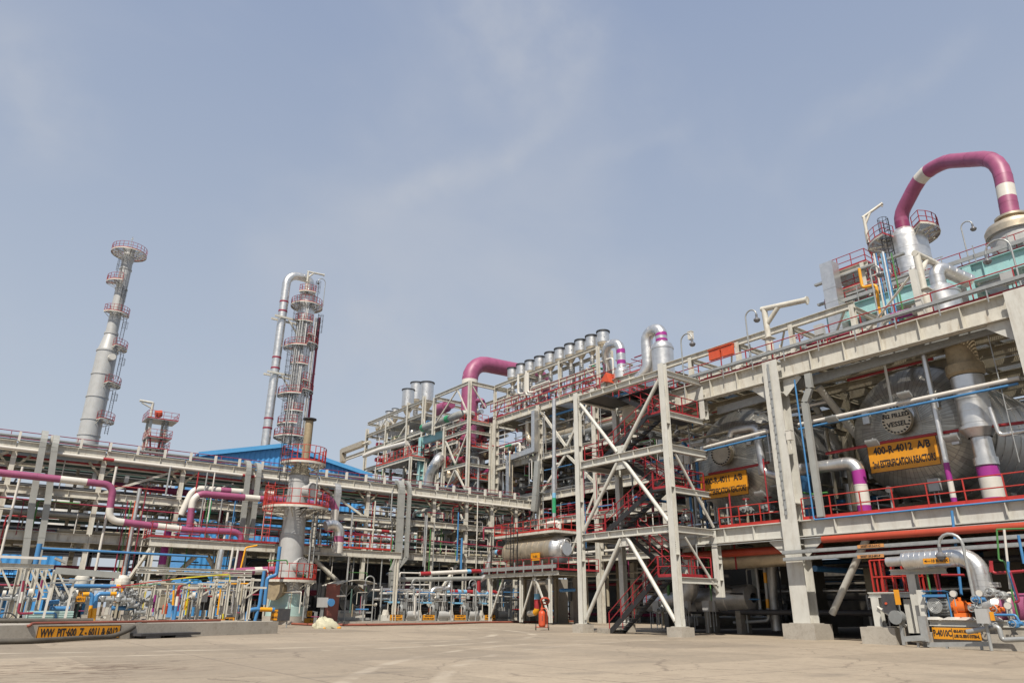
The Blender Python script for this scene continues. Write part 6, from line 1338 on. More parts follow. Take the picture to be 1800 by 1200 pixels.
for py, k, r1 in ((516, 'F', 2.1), (537, 'all', 2.5), (569, 'F', 2.2), (614, 'L', 2.8), (606, 'R', 2.5), (645, 'F', 2.2), (699, 'L', 2.8), (689, 'R', 2.5), (728, 'F', 2.2), (772, 'all', 2.6), (590, 'R', 2.1), (672, 'R', 2.1), (750, 'L', 2.3)):
    platform_ring(tc_, (tx, tyy, tz(py)), 1.36, r1, *dirs[k], 'red')
for py0, py1, dx in ((772, 700, -2.0), (728, 647, -1.2), (700, 614, -2.2), (645, 571, -.9), (614, 538, -2.0), (538, 505, .8), (606, 560, 1.9)):
    P('ladder', 'dark', lambda b: b.ladder((tx+dx, tyy-1.75+abs(dx)*.3, tz(py0)), tz(py1)-tz(py0)+1, (.2*dx, -1, 0), .55), tc_)
P('side_riser', 'maroon', lambda b: b.bar((tx+2.15, tyy-.6, 18), (tx+2.15, tyy-.6, tz(553)), .34, .3, PX), tc_)
P('side_riser', 'aluminium', lambda b: b.tube((tx+1.65, tyy-.5, 18), (tx+1.65, tyy-.5, tz(555)), .22, 10), tc_)
for py in (562, 610, 655, 700, 750): P('riser_bracket', 'steel', lambda b: b.bar((tx+1.4, tyy-.5, tz(py)), (tx+2.4, tyy-.6, tz(py)), .25, .2), tc_)
for px0, w in ((-.6, .12), (-.35, .16), (.95, .08), (-1.0, .14), (-1.4, .09), (1.25, .1), (-.85, .06), (-1.7, .07)): P('riser_pipe', 'aluminium_dull', lambda b: b.tube((tx+px0, tyy-1.8, 20), (tx+px0, tyy-1.8, tz(530+abs(px0)*30)), w, 8), tc_)
ox_ = tx-3.75
b = MB(); zz_ = tz(487)
tot = b.sweep([(tx+.2, tyy, ztop-.2), (tx+.2, tyy, zz_), (ox_, tyy, zz_), (ox_, tyy, 8)], .66, 18, 2.1, (), .9)
bands = []
o = b.build('overhead_pipe', 'aluminium', tc_)
b = MB()
for py in (530, 547, 631, 650, 740, 757): b.tube((ox_, tyy, tz(py, 490)), (ox_, tyy, tz(py, 490)+.25), .7, 18)
b.build('red_bands', 'maroon', o)
for py in (559, 659): P('guide_frame', 'steel', lambda b: (b.bar((ox_-1.4, tyy-.8, tz(py, 490)), (tx-1.0, tyy-.8, tz(py, 490)), .25, .3), b.bar((ox_-1.4, tyy+.8, tz(py, 490)), (tx-1.0, tyy+.8, tz(py, 490)), .25, .3), b.bar((ox_+.8, tyy-.8, tz(py, 490)-.2), (tx-1.2, tyy-.8, tz(py, 490)-2.4), .2, .2)), tc_)
davit('small cream davit crane on top of the tall column', (tx-.9, tyy-1.4, tz(516)), (tx-.9, tyy-1.4, tz(481)), (tx+1.7, tyy-1.6, tz(480)), .16)
gooseneck('tiny gooseneck lamp on the top platform of the tall column', (tx+2.0, tyy-1.8, tz(535)), 4.6, (-1, 0, 0), 1.2, .06)
kx, ky = 12.35, 120.0
sk_ = thing('chimney_stack', 'tapering pale chimney stack with red railed platforms at far left', 'chimney', (kx, ky, 0))
def kz(py, px=190): return oY(px, py, ky).z
zc0, zc1, zt0 = kz(617, 187), kz(586, 192), kz(438, 228)
b = MB(); pr = [(1.6, 0), (1.6, 9), (1.55, 18)]
for py in (766, 738, 697, 656): z = kz(py, 165); pr += [(1.46, z-.2), (1.55, z-.19), (1.55, z), (1.46, z+.01)]
pr += [(1.44, zc0-.2), (1.54, zc0-.19), (1.54, zc0+.05), (1.4, zc0+.06), (.9, zc1-.2), (1.0, zc1-.19), (1.0, zc1+.15), (.86, zc1+.16)]
for py in (509, 473): z = kz(py, 215); pr += [(.84, z-.1), (.92, z-.09), (.92, z+.08), (.84, z+.09)]
pr += [(.8, zt0-2.6), (.95, zt0-2.0), (.95, zt0-1.6), (.8, zt0-1.4), (.8, zt0)]
b.lathe(pr, (kx, ky, 0), n=28); b.build('shell', 'col_grey', sk_)
b = MB(); b.lathe([(2.3, 3), (2.3, 16.6), (2.1, 16.8), (1.6, 17.0)], (kx-.3, ky, 0), n=32); b.build('lower_shell', 'white', sk_)
platform_ring(sk_, (kx, ky, kz(447, 228)), 1.0, 2.6, 0, 2*math.pi, 'red')
for py, px, k, r1 in ((497, 203, 'L', 2.3), (553, 205, 'F', 1.9), (615, 212, 'R', 2.6), (679, 200, 'R', 2.75), (742, 187, 'R', 2.9)):
    a0, a1 = (dirang(-1, -.6)-R(50), dirang(-1, -.6)+R(50)) if k == 'L' else (aF-R(80), aF+R(80)) if k == 'F' else (dirang(1, -.55)-R(48), dirang(1, -.55)+R(48))
    platform_ring(sk_, (kx, ky, kz(py, px)), 0.9 if py < 590 else 1.4, r1, a0, a1, 'red')
for py0, py1, px, dx in ((500, 452, 210, -1.0), (553, 500, 208, .3), (600, 556, 210, 1.3), (664, 618, 205, 1.9), (727, 683, 195, 1.9), (760, 745, 185, 2.0)):
    P('ladder', 'dark', lambda b: b.ladder((kx+dx, ky-1.25, kz(py0, px)-.5), kz(py1, px)-kz(py0, px), (dx*.3, -1, 0), .5), sk_)
P('manhole', 'white', lambda b: b.tube((kx+.5, ky-1.5, kz(632, 187)), (kx+.6, ky-2.2, kz(632, 187)), .5, 18), sk_)
P('lightning_rod', 'galv', lambda b: (b.tube((kx, ky, zt0), (kx, ky, kz(416, 233)), .05, 6), b.tube((kx-.15, ky, kz(422, 233)), (kx+.15, ky, kz(422, 233)+.3), .06, 6)), sk_)
# far small tower
ft = thing('lattice_tower', 'small distant steel tower with red drum between the stack and the blue shed', 'tower', (21, 116, 0))
fq = lambda px, py: oY(px, py, 116)
xl, xr = fq(256, 790).x, fq(284, 790).x; z1, z2, zt = fq(270, 762).z, fq(270, 774).z, fq(275, 738).z
for x in (xl, xr):
    for y in (116, 118.5): P('leg', 'steel', lambda b: b.bar((x, y, 0), (x, y, zt), .35, .35, PX), ft)
for z, w in ((zt, 1.1), (fq(270, 770).z, .6), (fq(270, 790).z, .5)):
    P('deck', 'galv', lambda b: b.box(((xl+xr)/2+.3, 117, z), (xr-xl+w*2, 3.6, .1)), ft)
    P('handrail', 'red', lambda b: b.rail([(xl-w+.4, 119, z), (xl-w+.4, 115, z), (xr+w+.3, 115, z), (xr+w+.3, 119, z)], 1.2, 1.1), ft)
P('red_drum', 'vermilion', lambda b: (b.tube((fq(278, 729).x-.5, 115.6, fq(278, 729).z), (fq(278, 729).x+.4, 115.6, fq(278, 729).z+.2), .5, 14), b.lathe([(.02, -.5), (.4, -.4), (.5, 0)], (fq(278, 729).x, 115.6, fq(278, 729).z), n=14)), ft)
P('davit_arm', 'steel', lambda b: (b.tube((xl-.2, 116, zt), (xl-.2, 116, fq(257, 706).z), .2, 8), b.tube((xl-.2, 116, fq(257, 706).z), (fq(245, 706).x, 116, fq(245, 706).z+.2), .2, 8), b.tube((xl-.2, 116, fq(257, 716).z), (fq(249, 707).x, 116, fq(247, 707).z), .12, 8)), ft)
P('ladder', 'dark', lambda b: b.ladder(((xl+xr)/2+1, 115.8, 12), zt-12, NY, .6), ft)
P('brace', 'red', lambda b: (b.bar((xl, 116, 14), (xr, 116, zt-1), .25, .2), b.bar((xr, 116, 14), (xl, 116, zt-1), .25, .2)), ft)
# ================================================================ BLUE SHEDS
def shed(label, x0, x1, xp, y0, y1, ze, zp, pitch=.55, group=None):
    t = thing('blue_shed', label, 'shed', ((x0+x1)/2, y0, 0), group)
    def zr(x): return ze+(zp-ze)*((x-x0)/(xp-x0) if x < xp else (x1-x)/(x1-xp))
    b = MB(); x = x0; up_ = True; pts = []
    while x < x1:
        for dx, dy in ((0, 0), (.16, 0), (.24, -.07), (.40, -.07), (.48, 0)): pts.append((min(x+dx*pitch/.5, x1), y0+dy))
        x += pitch
    vs = []; fs = []
    for i, (px, py) in enumerate(pts): vs += [(px, py, .3), (px, py, zr(px)-.1)]
    for i in range(len(pts)-1): fs.append((2*i, 2*i+2, 2*i+3, 2*i+1))
    b.add(vs, fs); b.build('gable_wall', 'shed_blue', t)
    for x_ in (x0, x1): b = MB(); b.box((x_, (y0+y1)/2+.05, ze/2), (.1, y1-y0, ze-.3)); b.build('side_wall', 'shed_blue', t)
    b = MB()
    for xa_, xb_, za_, zb_ in ((x0-.5, xp, ze-.16, zp), (xp, x1+.5, zp, ze-.16)):
        n = int(abs(xb_-xa_)/.5)
        b.add([(xa_, y0-.5, za_), (xb_, y0-.5, zb_), (xb_, y1, zb_), (xa_, y1, za_), (xa_, y0-.5, za_+.1), (xb_, y0-.5, zb_+.1), (xb_, y1, zb_+.1), (xa_, y1, za_+.1)], [(0, 1, 2, 3), (4, 5, 6, 7), (0, 1, 5, 4), (0, 3, 7, 4), (1, 2, 6, 5)])
    b.build('roof', 'shed_roof', t)
    b = MB()
    for xa_, xb_, za_, zb_ in ((x0-.5, xp, ze-.16, zp), (xp, x1+.5, zp, ze-.16)): b.bar((xa_, y0-.53, za_-.1), (xb_, y0-.53, zb_-.1), .05, .5)
    b.build('fascia', 'shed_roof', t)
    return t
k = 88/100
def sh(px, py): return oY(px, py, 88)
shed('big blue corrugated shed with low gable behind the pipe rack', sh(356, 795).x, sh(646, 832).x, sh(497, 782).x, 88, 99, sh(356, 796).z, sh(497, 782).z, .62)
shed('low blue corrugated shed seen under the left part of the rack', -14, 9.5, -2, 92, 108, 8.6, 9.8, .7)
def lowblue(px0, px1, py, y, lab):
    a, c = oY(px0, py, y), oY(px1, py, y); t = thing('gutter_canopy', lab, 'canopy', ((a.x+c.x)/2, y, 0)); b = MB()
    n = 14
    for i in range(n): b.bar((a.x+(c.x-a.x)*(i+.5)/n, y, a.z+.2), (a.x+(c.x-a.x)*(i+.5)/n, y-1.0, a.z-.9), (c.x-a.x)/n*.82, .12)
    b.build('roof_sheet', 'shed_blue', t); b = MB(); b.box(((a.x+c.x)/2, y+.1, a.z/2), (c.x-a.x, .1, a.z)); b.build('wall', 'shed_blue', t)
lowblue(88, 168, 1003, 85, 'blue ribbed canopy of the low building behind the left skid'); lowblue(-30, 24, 1003, 85, 'blue ribbed canopy at the far left edge under the rack')
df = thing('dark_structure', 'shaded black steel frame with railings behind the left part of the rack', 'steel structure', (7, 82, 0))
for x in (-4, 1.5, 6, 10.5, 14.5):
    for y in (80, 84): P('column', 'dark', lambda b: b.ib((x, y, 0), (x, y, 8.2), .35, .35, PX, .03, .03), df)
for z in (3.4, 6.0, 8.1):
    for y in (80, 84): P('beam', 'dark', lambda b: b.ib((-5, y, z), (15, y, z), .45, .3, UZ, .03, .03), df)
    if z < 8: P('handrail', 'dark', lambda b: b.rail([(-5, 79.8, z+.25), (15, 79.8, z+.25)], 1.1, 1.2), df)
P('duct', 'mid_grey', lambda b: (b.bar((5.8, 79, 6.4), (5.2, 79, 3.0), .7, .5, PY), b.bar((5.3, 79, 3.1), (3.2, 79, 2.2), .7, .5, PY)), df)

ph = thing('dark_backdrop', 'added long dark backdrop building blocking light behind the rack right half', 'building', (40, 81, 0))  # added dark block, hides bright sky behind the pumps
b = MB(); b.box((40, 82, 3.1), (30, 5, 6.1)); [b.box((26+k*.5, 79.45, 3.0), (.22, .08, 5.8)) for k in range(57)]; b.build('wall', 'dark', ph)  # wall of the added backdrop building
b = MB(); b.bar((24.5, 79.0, 6.2), (55.5, 79.0, 6.2), .12, .3); b.box((40, 82, 6.3), (31, 6.4, .12)); b.build('roof', 'mid_grey', ph)  # roof of the added backdrop building
for k in range(7): b = MB(); b.box((27+k*4.2, 79.38, 2.6), (1.7, .1, 1.2)); b.build('window', 'window_dark', ph)  # windows of the added backdrop building
# ================================================================ PLINTH AND PUMP ROW BEFORE THE RACK
b = MB(); b.box((43, 69.9, .08), (34, 14.2, .15)); o = b.build('pump_plinth', 'concrete'); tag(o, 'long low concrete plinth under the row of pumps before the rack', 'plinth')
PYR = 64.0
def pump_proto():
    t = thing('process_pump', 'x', 'pump', (0, 0, 0), 'row of process pumps before the rack')
    P('base', 'steel_grey', lambda b: (b.box((0, 0, .28), (2.3, 1.0, .5)), b.box((1.95, 0, .12), (1.4, .9, .22))), t)
    P('motor', 'black', lambda b: (b.tube((-.7, -.1, 1.05), (.25, -.1, 1.05), .38, 18), [b.obox(Vector((-.2, -.1, 1.05))+(PY*math.cos(a)+UZ*math.sin(a))*.4, PX*.4, (PY*math.cos(a)+UZ*math.sin(a))*.04, (PY*math.cos(a+1.57)+UZ*math.sin(a+1.57))*.012) for a in [k*.42 for k in range(15)]]), t)
    P('coupling_guard', 'orange', lambda b: b.tube((.3, -.1, 1.0), (.62, -.1, 1.0), .2, 14), t)
    P('casing', 'galv', lambda b: (b.lathe([(.1, .6), (.45, .68), (.5, .95), (.45, 1.2), (.1, 1.28)], (0, -.1, 1.0), PX, 18), b.tube((.95, -.1, 1.3), (.95, -.1, 1.95), .14, 12), b.tube((.95, -.1, 1.9), (.95, -.1, 1.98), .24, 14)), t)
    P('hood', 'light_blue', lambda b: (b.obox((-.2, -.3, 1.72), PX*.62, PY*.42, UZ*.02), b.obox((-.2, -.72, 1.66), PX*.62, PY*.012, UZ*.07)), t)
    P('hood_post', 'white', lambda b: (b.bar((-.75, -.6, .5), (-.75, -.6, 1.7), .06, .06), b.bar((.35, -.6, .5), (.35, -.6, 1.7), .06, .06)), t)
    P('seal_tank', 'col_grey', lambda b: (b.tube((1.35, -.35, .55), (2.55, -.35, .55), .36, 20), [b.bar((1.4+k*.22, -.3, .95), (1.4+k*.22, -.3, 1.75), .07, .07) for k in range(6)], b.box((1.95, -.3, 1.8), (1.35, .5, .06))), t)
    P('valve', 'galv', lambda b: (b.lathe([(.05, 0), (.2, .1), (.2, .3), (.05, .42)], (1.6, .1, 2.0), n=12), b.torus((1.6, .1, 2.6), UZ, .2, .03, 14, 5), b.tube((1.6, .1, 2.4), (1.6, .1, 2.6), .03, 6)), t)
    P('valve', 'mid_grey', lambda b: (b.lathe([(.05, 0), (.22, .1), (.22, .3), (.05, .42)], (.4, .3, 2.1), n=12), b.torus((.4, -.1, 2.3), PY, .2, .03, 14, 5)), t)
    P('support', 'white', lambda b: b.add([(-.9, -.5, .5), (-.5, -.5, .5), (-.6, -.5, 1.0), (-.75, -.5, 1.0), (-.9, .3, .5), (-.5, .3, .5), (-.6, .3, 1.0), (-.75, .3, 1.0)], [(0, 1, 2, 3), (4, 7, 6, 5), (0, 3, 7, 4), (1, 5, 6, 2)]), t)
    P('control_box', 'mid_grey', lambda b: (b.box((.95, -.75, 1.4), (.3, .2, .6)), b.bar((.95, -.72, .1), (.95, -.72, 1.2), .1, .1)), t)
    P('riser', 'galv', lambda b: (b.tube((-1.1, .2, .1), (-1.1, .2, 3.1), .09, 8), b.tube((.0, .4, 1.0), (.0, .4, 3.0), .12, 8), b.tube((2.4, .3, .2), (2.4, .3, 3.2), .07, 8)), t)
    P('cross_pipe', 'pipe_white', lambda b: (b.tube((-1.2, .3, 2.45), (2.6, .3, 2.45), .1, 8)), t)
    P('cross_pipe', 'aluminium', lambda b: (b.tube((-1.2, .5, 2.8), (2.6, .5, 2.8), .14, 8)), t)
    P('cross_pipe', 'blue', lambda b: (b.tube((-.6, .1, 2.62), (1.2, .1, 2.62), .05, 8), b.tube((.6, .1, 1.6), (.6, .1, 2.62), .05, 8)), t)
    return t
pp = pump_proto()
lab = ['fourth from the tan drum', 'third from the tan drum', 'second from the tan drum', 'nearest the tan drum']
sg_ = []
for i, px in enumerate((691, 748, 803.5, 856)):
    q = oY(px, 1088, PYR); loc = (q.x, PYR+.4, .155)
    L = 'grey and black pump with pale blue hood, ' + lab[i]
    if i == 0: pp.location = loc; pp['label'] = L
    else: dup(pp, loc, L)
    sign('small yellow pump tag board in the pump row, ' + lab[i], (q.x+.1, PYR-.4, .48), 1.35, .52, 'Y', [('400-P-%d' % (4015+i)), 'WATER PUMP'], .19, .004, cat='sign')
for k, (px, h_) in enumerate(((653, 3.9), (735, 3.8), (792, 3.7), (836, 3.9), (898, 3.9))):
    q = oY(px, 1092, 63.0); gooseneck('galvanised gooseneck lamp at the pump row front, %s from left' % ORD[k], (q.x, 63.0, .15), h_*(1 if k else 1), (-1 if k != 4 else -1, 0, 0), .9, .06)
HB = [('red_blue_header', 'upper pale pipe with blue and red band over the pump row', ((738, 1008), (836, 1003), (905, 1005)), .2, ['pipe_white', 'red', 'light_blue'], [(5.6, 6.1, 2), (6.1, 7.4, 1), (7.4, 7.9, 2), (0, 1.2, 1)]),
      ('red_blue_header', 'red and blue pipe bridging over the two pumps at the drum side', ((781, 1062), (781, 1039), (800, 1039), (840, 1040), (846, 1065)), .2, ['aluminium', 'red', 'light_blue'], [(1.2, 1.6, 2), (1.6, 2.6, 1), (2.6, 3.0, 2), (3.3, 3.7, 2), (3.7, 4.9, 1), (4.9, 5.4, 2)]),
      ('red_blue_header', 'short red and blue hooped pipe above the pump nearest the drum', ((853, 1066), (854, 1040), (874, 1040), (875, 1066)), .2, ['light_blue', 'red', 'aluminium'], [(1.5, 2.7, 1), (0, .8, 2), (-.8, 0, 2)]),
      ('silver_header', 'silver elbow pipe lying over the middle of the pump row', ((758, 1060), (758, 1034), (790, 1034), (792, 1020)), .26, ['aluminium'], []),
      ('red_blue_header', 'low pale pipe with blue and red sleeve left of the pump row middle', ((650, 1036), (762, 1040)), .11, ['pipe_white', 'red', 'light_blue'], [(1.2, 1.6, 2), (1.6, 2.4, 1), (2.4, 2.8, 2), (4.6, 5, 2), (5, 5.6, 1)]),
      ('silver_header', 'thin silver pipe running level above the pump row', ((655, 1052), (785, 1053)), .13, ['aluminium'], []),
      ('utility_line', 'pale guard pipe frame above the left half of the pump row', ((694, 1060), (695, 1027), (755, 1027), (757, 1055)), .07, ['pipe_white'], []),
      ('utility_line', 'blue thin pipe hoop among the left pumps', ((708, 1060), (709, 1035), (741, 1035), (741, 1050)), .05, ['blue'], []),
      ('red_pipe', 'vertical red pipe dropping behind the pump row near the drum', ((841, 1020), (841, 1040)), .24, ['red'], []),
      ('pipe_tray', 'grey steel pipe tray above the middle of the pump row', ((704, 1018), (845, 1016)), .22, ['duct_grey'], []),
      ('utility_line', 'pale level pipe below the grey tray over left pumps', ((703, 1060), (703, 1006), (800, 1008)), .07, ['pipe_white'], [])]
for nm, lb, pts, r, ms, bd in HB: pipe(nm, lb, [oY(px, py, PYR+.9) for px, py in pts], r, ms, bd, r*2.2, 0, 12)
# blower and canopy left of the row
bl = thing('air_blower', 'big dark grey round blower on a white base under the curved canopy', 'blower', (31, 67, .1))
q = oY(622, 1053, 66)
P('volute', 'mid_grey', lambda b: (b.tube(q+PY*.8, q-PY*.5, 1.15, 32), b.tube(q-PY*.5, q-PY*.8, .65, 28), b.box(q+Vector((-.9, .1, .6)), (1.2, 1.2, 1.3))), bl)
P('inlet', 'window_dark', lambda b: b.tube(q-PY*.8, q-PY*.82, .55, 28), bl)
P('base', 'white', lambda b: (b.box((q.x-.6, 65.6, .62), (2.6, 1.6, .9))), bl); P('base_rail', 'galv', lambda b: (b.bar((q.x-2, 64.5, .35), (q.x+1.2, 64.5, .35), .08, .2), b.bar((q.x-2, 64.5, .9), (q.x+1.2, 64.5, .9), .06, .15)), bl)
P('warning_stripe', 'sign_yellow', lambda b: b.bar(q+Vector((.1, -.81, 1.05)), q+Vector((.6, -.81, .75)), .02, .2, PY), bl)
cn = thing('curved_canopy', 'curved pale sheet canopy on slim posts over the dark blower', 'canopy', (30, 65, 0))
qa, qb = oY(579, 1028, 65), oY(648, 1026, 65)
b = MB()
for i in range(10):
    f_ = lambda k: qa.lerp(qb, k)+UZ*.38*math.sin(math.pi*k)
    a_, c_ = f_(i/10), f_((i+1)/10); b.obox((a_+c_)/2, (c_-a_)/2*1.02, PY*1.7, UZ*.03)
b.build('sheet', 'steel', cn)
for px in (583, 607, 640): P('post', 'galv', lambda b: (b.tube(down(oY(px, 1060, 64.2), .1), down(oY(px, 1060, 64.2), qa.z), .08, 8), b.bar(down(oY(px, 1060, 64.2), qa.z-1.0), down(oY(px, 1060, 64.2), qa.z)+PX*.9, .06, .06), b.bar(down(oY(px, 1060, 64.2), qa.z-1.0), down(oY(px, 1060, 64.2), qa.z)-PX*.9, .06, .06)), cn)
b = MB(); q = oY(583, 1065, 63.5); b.box((q.x, 63.5, 1.7), (1.3, .05, 3.2)); o = b.build('shield_panel', 'primer_red'); tag(o, 'rust red upright metal sheet between the short column and the blower', 'panel')
q = oY(567, 1058, 55); cbx = thing('switch_box', 'grey switch box on post with blue hood beside the white sack', 'switch box', down(q, 0))
P('post', 'mid_grey', lambda b: (b.bar(down(q, .0), q, .22, .16), b.bar(down(q, 0)-PX*.45, down(q, 1.0)-PX*.45, .2, .16)), cbx); P('box', 'col_grey', lambda b: b.box(q, (.75, .35, .7)), cbx); P('hood', 'blue', lambda b: (b.tube(q+PX*.6, q+PX*.6-PY*.3, .28, 14)), cbx)
q = oZ(500, 1096); b = MB(); b.box((q.x+.3, q.y-6, .5), (.8, .5, .9)); 
q = oY(502, 1088, 50); tb = thing('marker_post', 'slim pale post with dark box standing at the end of the pit wall', 'post', down(q, 0))
P('post', 'galv', lambda b: b.tube(down(q, 0)+PX*.1, down(q, 2.0)+PX*.1, .05, 8), tb); P('box', 'dark', lambda b: b.box(q+UZ*.3-PX*.15, (.75, .3, .75)), tb)
for i, (px, py, w, tx_) in enumerate(((552, 1091, 1.9, 'P-6011'), (983, 1091, 2.7, '400-P-4021 BOILER FEED'), (544, 1078, .5, 'X'))):
    q = oY(px, py, 62 if i != 1 else 60); sign('yellow tag board %s' % ('on the low curb right of the mint column base', 'on the plinth left of the stair tower foot', 'of tiny size above the curb right of the mint column')[i], q, w, .5, 'Y', [tx_] if i < 2 else ['C'], .26, .004)
# sack, trolley, hoses
b = MB(); q = oZ(573, 1104); rr = random.Random(3)
n, m_ = 22, 12; vs = []
for i in range(m_):
    for j in range(n):
        a = 2*math.pi*j/n; t_ = i/(m_-1)*math.pi/2
        rad = math.cos(t_)*(1+.22*math.sin(3*a+1.3)+.1*math.sin(7*a+i)); h_ = math.sin(t_)*(1+.18*math.sin(2*a+.7))
        vs.append((q.x+.85*rad*math.cos(a)-.25*h_, q.y+.45*rad*math.sin(a), max(.0, .62*h_+.03*math.sin(5*a+2*i)+.03*math.sin(11*a+1.7*i))))
b.add(vs, [(i*n+j, i*n+(j+1) % n, (i+1)*n+(j+1) % n, (i+1)*n+j) for i in range(m_-1) for j in range(n)], 0, True)
for k in range(2): b.lathe([(.02, 0), (.14, .02), (.12, .1), (.02, .13)], (q.x+.8-k*1.1, q.y-.3-k*.1, 0), n=10, mi=1)
o = b.build('woven_sack', ['bag_cloth', 'sign_yellow']); tag(o, 'slumped pale yellow woven sack lying on the pavement by the short column', 'sack')
q = oZ(953, 1107); tr = thing('fire_trolley', 'orange red wheeled fire extinguisher trolley standing alone on the pavement', 'fire extinguisher', (q.x, q.y, 0))
tr_o = q
P('cylinder', 'vermilion', lambda b: b.lathe([(.02, .22), (.2, .24), (.235, .32), (.235, 1.05), (.19, 1.17), (.09, 1.24), (.09, 1.32), (.02, 1.33)], q, n=24), tr)
P('frame', 'vermilion', lambda b: (b.sweep([q+Vector((.18, -.3, .25)), q+Vector((.18, -.3, 1.35)), q+Vector((-.18, -.12, 1.35)), q+Vector((-.18, -.12, .25))], .025, 6, .1), b.tube(q+Vector((-.38, .28, .2)), q+Vector((.38, -.28, .2)), .03, 8), b.bar(q+Vector((0, 0, 1.25)), q+Vector((.0, 0, 1.8)), .06, .06), b.bar(q+UZ*1.78, q+UZ*1.78+rt0*.4, .05, .05), b.tube(q+UZ*1.3, q+UZ*1.42, .1, 10)), tr)
for s in (-1, 1):
    c = q+Vector((.33*s, -.26*s, .2)); ax = Vector((.79, -.61, 0))
    w = P('wheel', 'rubber', lambda b: b.torus(c, ax, .165, .038, 20, 8), tr); P('rim', 'galv', lambda b: (b.tube(c-ax*.02, c+ax*.02, .06, 10), [b.bar(c, c+(UZ*math.cos(k*1.05)+ax.cross(UZ)*math.sin(k*1.05))*.15, .03, .02) for k in range(6)]), w)
hx = (rt0*1.0)
P('hose_coil', 'orange_red', lambda b: [b.torus(q+UZ*(1.82+.012*k)+rt0*.2+fw*(-.05*k), Vector((fw.x, fw.y, 0))+UZ*.9, .30-.012*k, .04, 22, 7) for k in range(4)], tr)
P('nozzle_horn', 'black', lambda b: (b.tube(q+UZ*1.75+rt0*.1, q+UZ*1.9+rt0*.3, .02, 8, .06)), tr)
P('label_panel', 'dark', lambda b: (b.obox(q+UZ*.75-Vector((fw.x, fw.y, 0)).normalized()*.238, rt0*.02, UZ*.16, Vector((fw.x, fw.y, 0))*.005)), tr)
hp = [oZ(500, 1097), oZ(560, 1100), oZ(650, 1099.5), oZ(770, 1097.5), oZ(850, 1094.6), oZ(930, 1094), oZ(1010, 1093)]
pipe('fire_hose', 'red fire hose snaking on the pavement along the front of the pump plinth', [Vector((p.x, p.y, .09)) for p in hp], .09, ['hose_red'], bend=3, n=8)
# ================================================================ PIT WALL AND PLINTH AT LEFT
E_ = Vector((14.5, 39.4, 0)); d_ = Vector((-.91, -.415, 0)).normalized(); nb = Vector((d_.y, -d_.x, 0)); nb = nb if nb.y > 0 else -nb
WH = .60
b = MB()
def wallquad(b, p, q, th, h): b.obox((p+q)/2+nb*th/2+UZ*h/2, (q-p)/2, nb*th/2, UZ*h/2)
W0 = E_+d_*22
wallquad(b, E_, W0, .35, WH)
b.obox((E_+nb*10.35)+UZ*WH/2+d_*.18, d_*.175, nb*10, UZ*(WH/2-.003))
o = b.build('pit_wall', 'concrete'); tag(o, 'low stained concrete pit wall with painted yellow sign at left', 'wall')
b = MB(); c = (E_+W0)/2+nb*10.3; b.obox(c+UZ*(WH-.06)/2+d_*.2, d_*10.8, nb*9.9, UZ*(WH-.06)/2); o = b.build('pit_slab', 'concrete'); tag(o, 'raised concrete pit slab behind the low wall carrying the piping skids', 'slab')
# painted sign on the wall
def onwall(px, py):
    r_ = (px-900)/FOC*rt + (600-py)/FOC*up + fw; n_ = -nb; t_ = (E_-CAM).dot(n_)/r_.dot(n_); return CAM+r_*t_
a_, c_ = onwall(65, 1110), onwall(211, 1108); cs = (a_+c_)/2; cs.z = WH*.49; ws = (a_-c_).length
s = thing('pit_sign', 'orange yellow wall sign painted WW PIT-600 Z-6011 & 6012', 'sign', Vector((cs.x, cs.y, .08)))
nf = -nb; xd = (c_-a_).normalized(); xd.z = 0
b = MB(); b.obox(cs+nf*.006, xd*ws/2, UZ*.255, nf*.005); b.build('plate', 'sign_yellow', s)
b = MB()
for sgn in (-1, 1): b.obox(cs+nf*.012+UZ*sgn*.245, xd*ws/2, UZ*.012, nf*.003); b.obox(cs+nf*.012+xd*sgn*(ws/2-.012), xd*.012, UZ*.23, nf*.003)
b.build('border', 'black', s)
text(s, 'WW  PIT\u00b7600  Z - 6011 & 6012', cs+nf*.016, xd, UZ, .40, sx=1.3, fit=ws*.93)
b = MB(); cc = onwall(283, 1112); b.obox(Vector((cc.x, cc.y, .16))-nb*.35, d_*1.5, nb*.4, UZ*.05); b.obox(Vector((cc.x, cc.y, .05))-nb*.35+d_*.9, d_*.35, nb*.4, UZ*.05); b.obox(Vector((cc.x, cc.y, .05))-nb*.35-d_*.6, d_*.4, nb*.4, UZ*.05); o = b.build('steel_grate', 'dark'); tag(o, 'dark grimy steel trestle lying along the foot of the pit wall', 'trestle')
f0 = -nb*.35
def hosept(px, py, z=None):
    p = onwall(px, py); return p-nb*.25
hs = [oZ(-40, 1133)+UZ*.1, oZ(60, 1131)+UZ*.1, oZ(150, 1126)+UZ*.12, hosept(190, 1118), hosept(222, 1106), hosept(245, 1098)+nb*.5, hosept(300, 1095)+nb*2, hosept(330, 1092)+nb*4]
pipe('suction_hose', 'thick grey black hose crossing over the pit wall sign corner', hs, .095, ['rubber'], bend=1.2, n=10)
hs2 = [oZ(-30, 1117)+UZ*.3, hosept(45, 1104)+UZ*.1, hosept(60, 1098)+nb*.45+UZ*.05, hosept(140, 1096)+nb*.8, hosept(230, 1094)+nb*1.0, hosept(430, 1091)+nb*2]
pipe('red_hose', 'thin reddish brown hose lying along the top of the pit wall', [Vector((p.x, p.y, max(p.z, .1 if i < 2 else WH+.05))) for i, p in enumerate(hs2)], .055, ['hose_red'], bend=1.0, n=8)
hs3 = [hosept(105, 1086)+nb*6, hosept(200, 1088)+nb*5, hosept(262, 1090)+nb*4.2]
